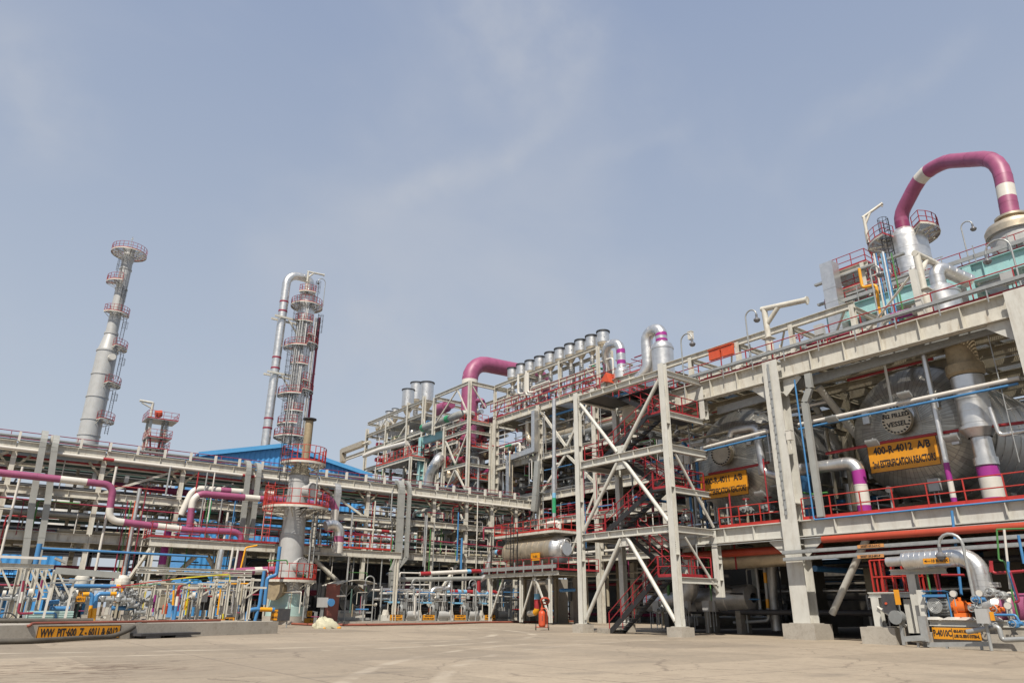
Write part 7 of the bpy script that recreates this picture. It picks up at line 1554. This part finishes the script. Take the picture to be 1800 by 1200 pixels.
pipe('black_hose', 'long black hose lying straight on the pit slab', [Vector((p.x, p.y, WH+.06)) for p in hs3], .1, ['rubber'], bend=1.0, n=8)
# ================================================================ LEFT SKIDS ON THE SLAB
ZS = WH-.06+.002
def sl(px, py, Y): return oY(px, py, Y)
sf = thing('skid_frame', 'cream steel skid frame with slanting braces at far left', 'steel frame', (4, 46, ZS))
SY = 44.0
for px in (-22, 16, 30, 46, 62, 80):
    q = sl(px, 1080, SY+(px % 3)*.9); P('post', 'steel', lambda b: b.ib((q.x, q.y, ZS), (q.x, q.y, 3.05), .2, .2, PX, .02, .015), sf)
    P('brace', 'steel', lambda b: b.bar((q.x+.1, q.y, 3.0), (q.x+.9, q.y, 1.75), .09, .09), sf)
xa, xb = sl(-40, 1025, SY).x, sl(88, 1025, SY).x
for y in (SY, SY+2.4): P('beam', 'steel', lambda b: b.ib((xa, y, 3.12), (xb, y, 3.12), .2, .16, UZ, .02, .015), sf)
P('beam', 'pipe_white', lambda b: b.bar((xa, SY-.2, 3.5), (xb-.4, SY-.2, 3.5), .12, .12), sf)
P('cable_tray', 'duct_grey', lambda b: (b.bar((xa+3.5, SY+.3, 3.35), (xb, SY+.3, 3.55), .5, .1), b.bar((xa+6, SY, 2.8), (xb+.1, SY, 2.95), .3, .3)), sf)
for k, (px, pb_, pt_) in enumerate(((76, 1083, 1024), (114, 1088, 1020))):
    q = sl(px, 1085, 42.5); t = thing('lighting_pole', 'slim white leaning lighting pole with tilted flat head, %s one of two' % ('left', 'right')[k], 'lamp pole', (q.x, q.y, ZS), 'lighting poles on the pit slab')
    zt_ = sl(px+14, pt_, 42.5).z; P('pole', 'white', lambda b: b.bar((q.x, q.y, ZS), (q.x+.05, q.y, zt_), .1, .1), t); P('head', 'galv', lambda b: b.obox((q.x+.4, q.y, zt_+.03), PX*.55+UZ*.04, PY*.14, UZ*.03), t); P('foot', 'concrete', lambda b: b.box((q.x, q.y, ZS+.07), (.9, .5, .14)), t)
# filter pots with yellow signs and blue pipes
for k, (px, w_) in enumerate(((135, .38), (207, .40))):
    q = sl(px, 1062, 46.5); t = thing('filter_pot', 'pale cylindrical filter pot with yellow plate on legs, %s of two' % ('left', 'right')[k], 'filter', (q.x, q.y, ZS), 'filter pots on the pit slab')
    P('body', 'steel', lambda b: b.lathe([(.02, 1.35), (w_, 1.45), (w_, 2.55), (w_*.9, 2.75), (w_*.5, 2.9), (.02, 2.92)], (q.x, q.y, 0), n=22), t)
    for dx in (-.5, .5): P('leg', 'steel', lambda b: b.bar((q.x+dx, q.y, ZS+.3), (q.x+dx, q.y, 2.6), .16, .16), t); P('foot', 'concrete', lambda b: b.box((q.x+dx, q.y, ZS+.16), (.4, .45, .3)), t)
    P('drain', 'dark', lambda b: b.tube((q.x, q.y, ZS), (q.x, q.y, 1.4), .1, 10), t)
    sign('square yellow plate with black letters on the %s filter pot' % ('left', 'right')[k], (q.x, q.y-w_-.05, 1.75), .62, .55, 'Y', ['FILTER', 'Z-601%d' % (1+k)], .17, .003)
BL = [('blue pipe with yellow band arching over the filter pots', ((92, 1029), (210, 1030), (215, 1040)), .105, [(3.0, 3.7, 1)], 46.0), ('short blue arm with yellow tip left of the twin risers', ((145, 1044), (163, 1043), (157, 1090)), .105, [(0, .3, 1), (.95, 1.8, 1)], 45.2),
      ('blue arm with yellow sleeve reaching from the twin riser to the right pot', ((212, 1043), (170, 1043), (164, 1090)), .105, [(.2, .5, 1), (1.75, 2.6, 1)], 45.0), ('low blue pipe left of the left filter pot', ((88, 1069), (122, 1069)), .12, [], 45.5),
      ('low blue elbow pipe right of the right filter pot', ((196, 1068), (240, 1068), (241, 1060), (228, 1060)), .12, [], 46.4), ('blue elbow beside the left lighting pole', ((82, 1062), (88, 1058), (104, 1057)), .11, [], 45.0),
      ('vertical blue pipe rising from the left skid to the rack', ((56, 1020), (70, 955)), .17, [], 60.0), ('long level blue pipe under the bottom beam of the rack', ((70, 963), (250, 972), (365, 978)), .09, [], 61.0),
      ('thin blue pipe near the wall under the left lighting pole', ((60, 1077), (98, 1077), (98, 1088)), .05, [], 43.0), ('blue line rising at the left of the mint column', ((447, 1095), (456, 1062), (465, 1000)), .12, [], 54.0),
      ('thick blue vertical elbow beside the mint column', ((465, 1062), (470, 1015), (486, 1010), (492, 960)), .14, [], 57.5), ('blue and orange elbow pipe left of the mint column base', ((433, 1096), (436, 1072), (450, 1070), (482, 1071)), .15, [(1.6, 2.5, 1)], 54.0),
      ('blue horizontal pipe at the far right under the drum platform', ((985, 1037), (1010, 1036)), .15, [], 52.0), ('short blue stub rising above the left skid', ((110, 1040), (111, 1028)), .14, [], 46.4)]
for lb, pts, r, bd, Y in BL: pipe('blue_pipe', lb, [sl(px, py, Y) for px, py in pts], r, ['blue', 'yellow'], bd, r*2, 0, 12)
pipe('maroon_line', 'maroon and white thin line bending down the front of the left skid frame', [sl(42, 1020, 42.6), sl(38, 1048, 42.6), sl(31, 1078, 42.6), sl(58, 1077, 42.6)], .055, ['maroon', 'white'], [(.5, 1.0, 1)], .15, n=8)
pipe('pale_pipe', 'long pale pipe running level behind the filter pots', [sl(90, 1033, 47.5), sl(300, 1036, 47.5)], .08, ['pipe_white'], n=10)
q = sl(6, 1098, 40.5); t = thing('valve_wheel', 'large dark spoked valve wheel at the left edge of the picture', 'valve', (q.x, q.y, .3))
P('rim', 'dark', lambda b: b.torus(q+UZ*.0, Vector((.1, -1, .1)), .52, .03, 28, 8), t); P('spokes', 'dark', lambda b: [b.tube(q, q+(PX*math.cos(k)+UZ*math.sin(k))*.52, .02, 6) for k in (0, 1.05, 2.1, 3.14, 4.19, 5.24)], t); P('stem', 'dark', lambda b: (b.tube(q, q+PY*.8, .05, 8), b.tube(q+PY*.8-UZ*.5, q+PY*.8+UZ*.3, .15, 10)), t)
b = MB(); q = sl(86, 1086, 43.4); b.box((q.x, q.y, ZS+.25), (1.9, .8, .5)); 
for k in range(5): b.box((q.x, q.y-.41, ZS+.06+k*.1), (1.92, .03, .06))
o = b.build('slatted_box', 'mint'); tag(o, 'pale green slatted box standing on the pit slab behind the wall', 'box')
# valves group left
vl = [(100, 1050), (108, 1058), (118, 1048), (113, 1065), (222, 1058), (233, 1064), (230, 1045), (96, 1043), (245, 1075), (216, 1046)]
for i, (px, py) in enumerate(vl):
    c = sl(px, py, 46.0); t = thing('gate_valve', 'small grey flanged gate valve in the filter skid piping, %s from left' % ORD[sorted(v_[0] for v_ in vl).index(px)], 'valve', c-UZ*.2, 'gate valves in the filter skid')
    P('body', 'galv', lambda b: (b.tube(c-PX*.3, c-PX*.22, .2, 14), b.tube(c+PX*.22, c+PX*.3, .2, 14), b.tube(c-PX*.3, c+PX*.3, .12, 12), b.lathe([(.12, 0), (.14, .2), (.05, .3), (.03, .55)], c, n=12)), t); P('handwheel', 'dark', lambda b: b.torus(c+UZ*.55, UZ, .18, .025, 14, 5), t)
# pipe support stanchions with coloured tubing
ss_ = thing('tubing_stanchions', 'row of cream steel stanchions carrying small coloured tubing before the rack', 'steel frame', (15, 50, ZS))
for k, (px, Y, pt_) in enumerate(((238, 47, 1020), (262, 47, 1022), (288, 49, 1024), (273, 46, 1042), (318, 46, 1030), (327, 50, 1022), (346, 46, 1024), (358, 49, 1020), (372, 46, 1018), (395, 45.5, 1018), (412, 46, 1016), (436, 50, 1015), (304, 51, 1026), (386, 51, 1020), (425, 47, 1030))):
    q = sl(px, 1080, Y); zt_ = max(2.2, sl(px, pt_, Y).z)
    P('stanchion', 'steel', lambda b: (b.ib((q.x, q.y, ZS), (q.x, q.y, zt_), .17, .17, PX, .02, .015), b.box((q.x, q.y, ZS+.02), (.32, .32, .03))), ss_)
    if k % 2 == 0: P('arm', 'steel', lambda b: (b.bar((q.x-.1, q.y, zt_-.05), (q.x+1.3, q.y, zt_-.05), .12, .12), b.bar((q.x, q.y, zt_-.75), (q.x+.85, q.y, zt_-.1), .08, .08)), ss_)
for z, y in ((3.45, 49.2), (3.1, 46.2), (2.3, 47.1)): P('beam', 'steel', lambda b: b.ib((sl(235, 1030, y).x, y, z), (sl(440, 1030, y).x, y, z), .16, .12, UZ, .02, .015), ss_)
TB = [('red then yellow sloping tube over the stanchion row', ((195, 1032), (330, 1014), (400, 1010)), .026, ['rail_bright', 'lime'], [(3.8, 20, 1)], 45.6), ('yellow tube above the stanchion row', ((300, 1018), (404, 1008), (404, 1022)), .028, ['lime'], [], 45.2),
      ('blue and yellow riser tube among the stanchions', ((303, 1090), (306, 1024), (322, 1023)), .06, ['blue', 'yellow'], [(.8, 1.6, 1)], 45), ('white red and blue riser among the stanchions', ((305, 1095), (315, 1030), (335, 1022)), .085, ['blue', 'red', 'white'], [(.9, 1.4, 2), (1.4, 2.1, 1)], 44.6),
      ('yellow vertical tube by the green cabinet', ((326, 1080), (334, 1018)), .05, ['lime'], [], 46), ('blue level tube through the stanchions', ((315, 1026), (395, 1023)), .05, ['blue'], [], 47.5), ('maroon riser near the left stanchions', ((268, 1075), (273, 1045)), .09, ['purple'], [], 48),
      ('orange riser tube near the middle stanchions', ((382, 1080), (388, 1035)), .05, ['yellow'], [], 45.5), ('yellow level tube right of the stanchions', ((398, 1026), (440, 1025)), .05, ['yellow'], [], 48), ('long yellow bent tube dropping from the rack platform', ((418, 1020), (432, 962), (452, 958)), .07, ['yellow'], [], 60),
      ('red valve hoop among the stanchions', ((350, 1046), (352, 1030), (362, 1030), (363, 1048), (376, 1048)), .05, ['red'], [], 47), ('green tube along the stanchion tops', ((230, 1030), (410, 1013)), .022, ['leaf_green'], [], 46.4), ('yellow stub tubes low in the row', ((365, 1090), (392, 1090), (392, 1078)), .05, ['lime'], [], 45.4),
      ('pale hoop tube near the mint column', ((428, 1096), (430, 1002), (470, 1001), (471, 1005)), .05, ['pipe_white'], [], 52), ('green level tube near the mint column', ((470, 985), (505, 984), (505, 992)), .05, ['leaf_green'], [], 56), ('white standing post left of the mint column', ((434, 1094), (438, 1052)), .06, ['white'], [], 51),
      ('silver lagged vertical pipe left of the mint column', ((390, 965), (381, 1015)), .2, ['aluminium'], [], 58), ('pale pipe post beside the silver lagged pipe', ((410, 962), (402, 1006)), .09, ['white'], [], 58.3), ('second pale pipe post beside the silver lagged pipe', ((419, 964), (412, 1004)), .08, ['pipe_white'], [], 58.2)]
for lb, pts, r, ms, bd, Y in TB: pipe('coloured_tube', lb, [sl(px, py, Y) for px, py in pts], r, ms, bd, .15, 0, 8)
q = sl(291, 1064, 45.6); b = MB(); b.tube((q.x, q.y, ZS+.35), (q.x, q.y, q.z), .14, 14); b.lathe([(.14, 0), (.05, .15), (.05, .25)], (q.x, q.y, q.z), n=12); o = b.build('fire_extinguisher', 'vermilion'); tag(o, 'red fire extinguisher hung among the cream stanchions', 'extinguisher')
for k, (px, py, w, h, m_, lb) in enumerate(((283, 1056, .5, .7, 'steel_old', 'tan instrument cabinet beside the red extinguisher'), (360, 1060, .42, .75, 'black', 'black instrument panel among the stanchions'), (325, 1062, .3, .6, 'yellow', 'small yellow plate cabinet among the stanchions'), (400, 1072, .9, .5, 'white', 'white tilted sheet among the right stanchions'), (413, 1095, .8, .35, 'rust_tan', 'heap of brown rubble bags at the right stanchions'))):
    q = sl(px, py, 46.8); t = thing('instrument_cabinet' if k < 3 else 'loose_sheet' if k == 3 else 'rubble_bag', lb, 'cabinet' if k < 3 else 'sheet' if k == 3 else 'bag', (q.x, q.y, q.z-h/2))
    P('body', m_, lambda b: (b.box(q, (w, .3, h), .15), b.box(q+UZ*h*.5, (w*1.12, .36, .04), .15)), t); P('leg', 'galv', lambda b: b.bar((q.x, q.y+.12, ZS), (q.x, q.y+.12, q.z), .07, .07), t)
for k, (px, py, tx_) in enumerate(((375, 1091, 'P-6014'), (393, 1091, 'P-6015'), (404, 1088, 'Z-60'))): q = sl(px, py, 45.2); sign('little yellow tag plate at the foot of the stanchions, %s of three' % ('left', 'middle', 'right')[k], q, .55, .28, 'Y', [tx_], .16, .003)
# ================================================================ SMALL PIPING CROWDING THE FRAMES
rnd = random.Random(5)
def crowd(n, box, where, axes, rr, group, cols=col_lib, bend_p=.6, seam=True, mx=99):
    (x0, x1), (y0, y1), (z0, z1) = box
    for k in range(n):
        r = rnd.choice(rr); m_, cn = rnd.choice(cols); ax = rnd.choice(axes)
        p = Vector((rnd.uniform(x0, x1), rnd.uniform(y0, y1), rnd.uniform(z0, z1)))
        rng = {'X': (x0, x1), 'Y': (y0, y1), 'Z': (z0, z1)}
        i = 'XYZ'.index(ax); q = p.copy(); lo, hi = rng[ax]; span = min(mx, (hi-lo))*rnd.uniform(.35, .9)
        p[i] = rnd.uniform(lo, hi-span); q[i] = p[i]+span; pts = [p, q]
        if rnd.random() < bend_p:
            j = rnd.choice([a for a in range(3) if a != i]); w_ = q.copy(); lo2, hi2 = rng['XYZ'[j]]; w_[j] = max(lo2, min(hi2, q[j]+rnd.uniform(-mx, mx)))
            if abs(w_[j]-q[j]) > 3*r: pts.append(w_)
        kind = {'X': 'level', 'Y': 'level', 'Z': 'upright'}[ax]
        pipe(cn.replace(' ', '_')+'_pipe', '%s %s %s%s pipe %s' % ('fat' if r > .25 else 'slim' if r > .1 else 'thin', cn, kind, ' bent' if len(pts) > 2 else '', where), pts, r, [m_], (), r*2.5, 1.0 if (r > .2 and seam) else 0, 10 if r > .15 else 6, group)
grey_lib = [('galv', 'grey'), ('aluminium', 'silver'), ('aluminium_dull', 'dull silver'), ('aluminium_tan', 'tan'), ('mid_grey', 'dark grey'), ('pipe_white', 'pale'), ('blue', 'blue'), ('maroon', 'maroon'), ('galv', 'grey'), ('aluminium', 'silver')]
crowd(46, ((54.8, 63), (47, 74), (19.2, 23.8)), 'high in the process structure', 'XYYZ', (.08, .15, .25, .4, .55), 'pipes on the upper floor of the process structure', grey_lib)
crowd(44, ((54.8, 63), (47, 74), (14.4, 17.9)), 'midway up the process structure', 'XYYZZ', (.08, .12, .2, .35), 'pipes on the middle floor of the process structure', grey_lib)
crowd(46, ((54.4, 62), (47, 74), (.8, 12.8)), 'low in the process structure', 'XYYZZ', (.06, .1, .16, .3), 'pipes on the lower floors of the process structure')
crowd(34, ((54.6, 63), (84, 113), (24.2, 29.2)), 'under the wing drums', 'XYZZ', (.1, .2, .35, .6), 'pipes under the drums of the left wing', grey_lib)
crowd(26, ((54.6, 63), (76, 112), (13.8, 23)), 'in the left wing', 'XYYZZ', (.1, .2, .35, .6), 'pipes on the floors of the left wing')
crowd(28, ((36.5, 54), (21, 33.5), (11.2, 13.4)), 'under the reactor roof', 'XYY', (.08, .15, .25), 'pipes under the roof of the reactor frame', grey_lib+[('steel_old', 'cream brown')]*4)
crowd(24, ((38, 54), (19.5, 23.6), (5.9, 13)), 'between the two reactors', 'XYZZ', (.06, .1, .18, .3), 'pipes between the two reactors', grey_lib+[('steel_old', 'cream brown')]*4)
crowd(20, ((37.5, 52), (29.8, 34), (5.9, 13)), 'behind the stair tower', 'XYZZ', (.06, .1, .18, .3), 'pipes behind the stair tower', grey_lib)
crowd(42, ((37, 54), (2, 34), (.5, 5.0)), 'in shade under the reactors', 'XYYZZ', (.06, .1, .16, .3), 'pipes in the shade under the reactors', grey_lib+[('dark', 'black')]*6)
crowd(14, ((43, 47), (20.5, 36), (14.8, 16.8)), 'on the front walkway', 'YYZ', (.06, .1, .18), 'pipes on the front walkway of the reactor frame', grey_lib)
crowd(16, ((51, 60), (2, 25), (15, 21)), 'under the teal deck', 'XYYZ', (.08, .15, .25), 'pipes under the teal deck', grey_lib)
crowd(44, ((-2, 53), (67.6, 74), (.6, 5.4)), 'under the pipe rack', 'XYZZZ', (.06, .1, .16, .3), 'pipes standing under the pipe rack', mx=14)
crowd(40, ((5, 30), (48, 62), (.6, 2.6)), 'left of the short column', 'XYZZZ', (.025, .04, .06), 'pipes left of the short column', col_lib+[('steel', 'cream'), ('galv', 'grey'), ('leaf_green', 'green'), ('lime', 'yellow'), ('blue', 'blue')], mx=2.5)
crowd(36, ((0, 14), (43.5, 50), (.6, 2.6)), 'in the filter skid', 'XYZZ', (.03, .04, .06), 'pipes of the filter skid', col_lib+[('steel', 'cream'), ('galv', 'grey'), ('blue', 'blue')], mx=2.2)
crowd(22, ((33, 60), (64.8, 67), (.4, 3.4)), 'among the pump row', 'XXZZ', (.04, .06, .1), 'pipes among the pump row', [('galv', 'grey'), ('pipe_white', 'pale'), ('blue', 'blue'), ('red', 'red'), ('aluminium', 'silver')], mx=6)
crowd(20, ((50.2, 53.4), (66, 112), (8, 20)), 'on the structure front', 'ZZZ', (.06, .1, .15), 'pipes on the front face of the process structure', grey_lib, mx=8)
# ================================================================ HEAVY EQUIPMENT ON THE FLOORS
def vessel_h(label, c, L_, r, m_='aluminium_dull', ax=PY, cat='vessel', group=None):
    c = Vector(c); t = thing('floor_vessel', label, cat, c-UZ*(r+.5), group); b = MB()
    pr = [(.02, 0), (r*.6, r*.12), (r*.92, r*.3), (r, r*.5)]
    y = r*.5
    while y < L_-r*.5-.9: pr += [(r, y), (r, y+.86), (r+.015, y+.862), (r+.015, y+.9), (r, y+.902)]; y += .9
    pr += [(r, L_-r*.5), (r*.92, L_-r*.3), (r*.6, L_-r*.12), (.02, L_)]
    b.lathe(pr, c-ax*L_/2, ax, 28); b.build('shell', m_, t)
    for k in (-.3, .3): b = MB(); p = c+ax*L_*k; b.box((p.x, p.y, p.z-r*.8-.1), (r*1.5, .35, r*.8+.7) if ax is PY else (.35, r*1.5, r*.8+.7)); b.build('saddle', 'steel_old', t)
    return t
vessel_h('big silver horizontal vessel on the upper floor behind the cream brace', (58.5, 60.5, 20.6), 7.5, 1.2)
vessel_h('big tan horizontal vessel on the upper floor near the silver square duct', (59.5, 70.3, 20.7), 7, 1.3, 'aluminium_tan')
vessel_h('dull silver horizontal vessel on the middle floor of the structure', (59, 61, 15.7), 8, 1.1)
vessel_h('tan horizontal vessel on the middle floor beside the second stair tower', (59, 70.4, 15.6), 7, 1.05, 'aluminium_tan')
vessel_h('brown horizontal exchanger low in the structure beyond the drum', (58.5, 66, 8.5), 9, 1.0, 'rust_tan', cat='exchanger')
vessel_h('silver horizontal exchanger low in the structure beyond the stairs', (58.5, 55, 8.4), 9, 1.0, cat='exchanger')
vessel_h('wide silver vessel on the left wing under the largest drums', (59.5, 92, 20.8), 8, 1.4)
vessel_h('tan vessel on the left wing behind the bright red platform', (59.5, 104, 20.8), 9, 1.4, 'aluminium_tan')
for k, (x, y, z0, z1, r, m_, lb) in enumerate(((61, 58, 6.8, 13, 1.1, 'aluminium_dull', 'dull silver upright drum low behind the stair tower'), (61, 73, 6.8, 13, 1.1, 'aluminium_tan', 'tan upright drum low behind the pipe rack end'), (58, 80, 10, 23, 1.0, 'aluminium', 'tall silver upright drum inside the second stair tower bay'),
        (59, 86.5, 14, 23.4, 1.2, 'aluminium_dull', 'dull upright drum behind the teal post'), (57.5, 98, 14, 23, .8, 'aluminium', 'slim silver upright drum in the left wing'), (57, 103, 24, 29.3, .7, 'aluminium', 'short silver upright drum under the narrow wing drums'), (57, 109, 24, 29.3, .6, 'aluminium_tan', 'short tan upright drum under the tiny wing drums'))):
    t = thing('upright_drum', lb, 'vessel', (x, y, z0)); b = MB(); b.lathe([(.02, z0), (r*.8, z0+.1), (r, z0+.6), (r, z1-.7), (r*.8, z1-.2), (r*.3, z1), (.02, z1)], (x, y, 0), n=26); b.build('shell', m_, t)
    b = MB(); [b.lathe([(r+.0, zz), (r+.05, zz+.001), (r+.05, zz+.12), (r, zz+.121)], (x, y, 0), n=26) for zz in (z0+1, (z0+z1)/2, z1-1)]; b.build('hoops', 'galv', t)
b = MB(); b.box((69.3, 16, 2.8), (.4, 42, 5.56)); b.box((60, -5.5, 2.8), (18, .4, 5.56)); b.box((55.6, 37, 2.8), (27, .4, 5.56)); o = b.build('light_block_wall', 'concrete_shaded'); tag(o, 'added concrete rear wall blocking light from the bay under the reactors', 'wall')  # added wall, keeps the bay under the reactors dark
b = MB(); b.box((66.5, 60, 12)  , (.35, 30, 24)); o = b.build('light_block_wall', 'mid_grey'); tag(o, 'added dark wall blocking sky behind the floors of the process structure', 'wall')  # added wall, shuts out the sky so the floors stay dark
b = MB(); b.box((66.5, 99, 11.5), (.35, 30, 23)); o = b.build('light_block_wall', 'mid_grey'); tag(o, 'added dark wall blocking sky behind the floors of the left wing', 'wall')  # added sky blocker for the wing floors
for k, (x, y, w) in enumerate(((52, 24, 3.5), (53, 12, 3), (46, 29, 2.2), (47, 6, 2.4), (58, 20, 4))):
    t = thing('pump_set', 'dark pump set on plinth in the deep shade under the reactors', 'pump', (x, y, 0)); 
    P('plinth', 'concrete_shaded', lambda b: b.box((x, y, .3), (1.6, w, .6)), t); P('casing', 'mid_grey', lambda b: (b.tube((x, y-w*.4, 1.2), (x, y+w*.1, 1.2), .5, 16), b.tube((x, y+w*.15, 1.2), (x, y+w*.4, 1.2), .6, 16), b.tube((x, y+w*.28, 1.2), (x, y+w*.28, 3), .25, 12)), t)
# ---------------------------------------------------------------- valves and junction boxes standing along the floors
def valve_proto():
    t = thing('globe_valve', 'x', 'valve', (0, 0, 0)); 
    P('body', 'galv', lambda b: (b.tube((-.32, 0, 0), (-.24, 0, 0), .2, 12), b.tube((.24, 0, 0), (.32, 0, 0), .2, 12), b.tube((-.6, 0, 0), (.6, 0, 0), .1, 10), b.lathe([(.13, -.1), (.16, .15), (.06, .3), (.035, .6)], (0, 0, 0), n=10)), t)
    P('handwheel', 'red', lambda b: b.torus((0, 0, .6), UZ, .2, .03, 14, 5), t); P('stand', 'steel_old', lambda b: b.bar((0, 0, -.9), (0, 0, -.1), .1, .1), t); return t
def box_proto():
    t = thing('junction_box', 'x', 'junction box', (0, 0, 0)); P('case', 'col_grey', lambda b: b.box((0, 0, .25), (.3, .5, .6)), t); P('conduit', 'galv', lambda b: (b.tube((.05, .1, -1.2), (.05, .1, 0), .04, 6), b.tube((.05, -.1, -.9), (.05, -.1, 0), .03, 6)), t); return t
def riser_proto():
    t = thing('instrument_stand', 'x', 'instrument', (0, 0, 0)); P('post', 'galv', lambda b: b.tube((0, 0, -1.2), (0, 0, .2), .05, 8), t); P('dial', 'white', lambda b: b.tube((.08, 0, .3), (-.08, 0, .3), .17, 14), t); P('tubing', 'aluminium', lambda b: (b.tube((0, 0, 0), (0, .7, 0), .03, 6), b.tube((0, .7, 0), (0, .7, -1.1), .03, 6)), t); return t
protos = [(valve_proto(), 'red wheeled grey valve'), (box_proto(), 'grey junction box'), (riser_proto(), 'white dial instrument')]
used = [False, False, False]
rnd = random.Random(21)
for where, n, box, zs in (('on the upper floor edge', 13, ((54.4, 57), (47, 74)), (20.0,)), ('on the middle floor edge', 13, ((54.4, 57), (47, 74)), (15.2,)), ('on the low floor edge', 13, ((54.4, 57), (47, 74)), (12.2,)),
                       ('on the top deck beside the vent drums', 14, ((54.4, 58), (48, 74)), (26.2,)), ('on the wing floors', 14, ((54.4, 57), (84, 110)), (25.2, 20.1, 15)), ('on the bottom rack level', 22, ((0, 52), (67.0, 70)), (7.8,)), ('on the middle rack level', 16, ((0, 52), (67.0, 69)), (11.0,)),
                       ('on the ground below the rack', 24, ((0, 52), (66.0, 69)), (1.3,)), ('on the reactor deck behind the railing', 14, ((36, 38.5), (3, 33)), (6.9,)), ('on the front walkway of the reactor frame', 12, ((35.6, 41), (6, 32)), (15.7,)), ('on the pit slab', 26, ((1, 13.5), (43.5, 54)), (1.6,)), ('by the stair tower foot', 12, ((35.5, 40), (27, 36)), (1.3,))):
    for i in range(n):
        k = rnd.randrange(3); pr, nm = protos[k]; loc = (rnd.uniform(*box[0]), rnd.uniform(*box[1]), rnd.choice(zs)); lb = nm+' '+where
        if not used[k]: pr.location = loc; pr['label'] = lb; pr['group'] = 'small fittings on the plant floors'; ORG[pr] = Vector(loc); used[k] = True; children_ = KIDS.setdefault(pr, [(c, children(c)) for c in children(pr)])
        else: dup(pr, loc, lb, 'small fittings on the plant floors')
thin_lib = [('galv', 'grey'), ('pipe_white', 'pale'), ('aluminium', 'silver'), ('red', 'red'), ('maroon', 'maroon'), ('leaf_green', 'green'), ('blue', 'blue'), ('galv', 'grey'), ('pipe_white', 'pale'), ('steel', 'cream')]
crowd(80, ((53.0, 54.6), (47, 75), (6.5, 24)), 'up the structure face', 'ZZYX', (.035, .05, .07), 'thin lines up the structure face', thin_lib, mx=6)
crowd(80, ((-1, 52), (66.2, 67.4), (.8, 12.4)), 'down the rack face', 'ZZZX', (.035, .05, .07), 'thin lines down the rack face', thin_lib, mx=5)
crowd(14, ((35.4, 37.0), (20.3, 23.5), (5.8, 13)), 'beside the big column', 'ZZYX', (.03, .045, .06), 'thin lines beside the big column', thin_lib, mx=4)
crowd(50, ((53.2, 54.6), (84, 112), (14, 29)), 'up the wing face', 'ZZYX', (.04, .06, .08), 'thin lines up the wing face', thin_lib, mx=6)
crowd(40, ((54.0, 58), (47, 75), (25.2, 28.2)), 'below the vent drums', 'YZZX', (.05, .08, .14), 'lines below the vent drums', grey_lib+[('pink_dark', 'plum'), ('green', 'green')], mx=5)
crowd(36, ((35.6, 40), (26.6, 34), (.6, 14)), 'behind the stairs', 'ZZYX', (.04, .06, .1), 'thin lines behind the stairs', thin_lib, mx=5)
crowd(46, ((-1, 52), (70, 74.8), (6.9, 12.2)), 'in the rack core', 'XXZY', (.04, .06, .09), 'thin lines in the rack core', thin_lib+[('dark', 'black')]*3, mx=7)
crowd(70, ((54.6, 60), (47, 75), (14.2, 23.6)), 'in the structure core', 'ZYYX', (.04, .06, .09), 'thin lines in the structure core', thin_lib+[('mid_grey', 'dark')]*3, mx=7)
crowd(40, ((43, 48), (20.5, 36), (15, 19.6)), 'on the upper walkway', 'YYZX', (.04, .06, .1), 'thin lines on the upper walkway', thin_lib, mx=5)
crowd(40, ((50.2, 57), (1, 26), (23.1, 25.2)), 'on the teal deck', 'YYZX', (.04, .06, .1), 'thin lines on the teal deck', thin_lib, mx=4)
crowd(40, ((-2, 53), (68, 74.5), (6.8, 12)), 'inside the pipe rack', 'XYZZ', (.05, .08, .14, .22), 'pipes inside the pipe rack', mx=9)
# ---------------------------------------------------------------- make every label single its thing out
def project(o):
    d = ORG[o]-CAM if o in ORG else o.location-CAM
    z = d.dot(fw); return 900+FOC*d.dot(rt)/z, 600-FOC*d.dot(up)/z
def uniquify():
    by = {}
    for o in COL.objects:
        if o.parent is None and 'label' in o.keys() and 'category' in o.keys(): by.setdefault(o['label'], []).append(o)
    for l, os_ in by.items():
        if len(os_) < 2: continue
        if 'in the shade under' in l and 'column' in l: pass
        os_.sort(key=lambda o: project(o)[0])
        if len(os_) == 2: names = ['left one', 'right one']
        elif len(os_) == 3: names = ['leftmost', 'middle one', 'rightmost']
        else: names = ['%s from left' % (ORD[i] if i < len(ORD) else str(i+1)+'th') for i in range(len(os_))]
        for o, nme in zip(os_, names): o['label'] = l+', '+nme
uniquify()
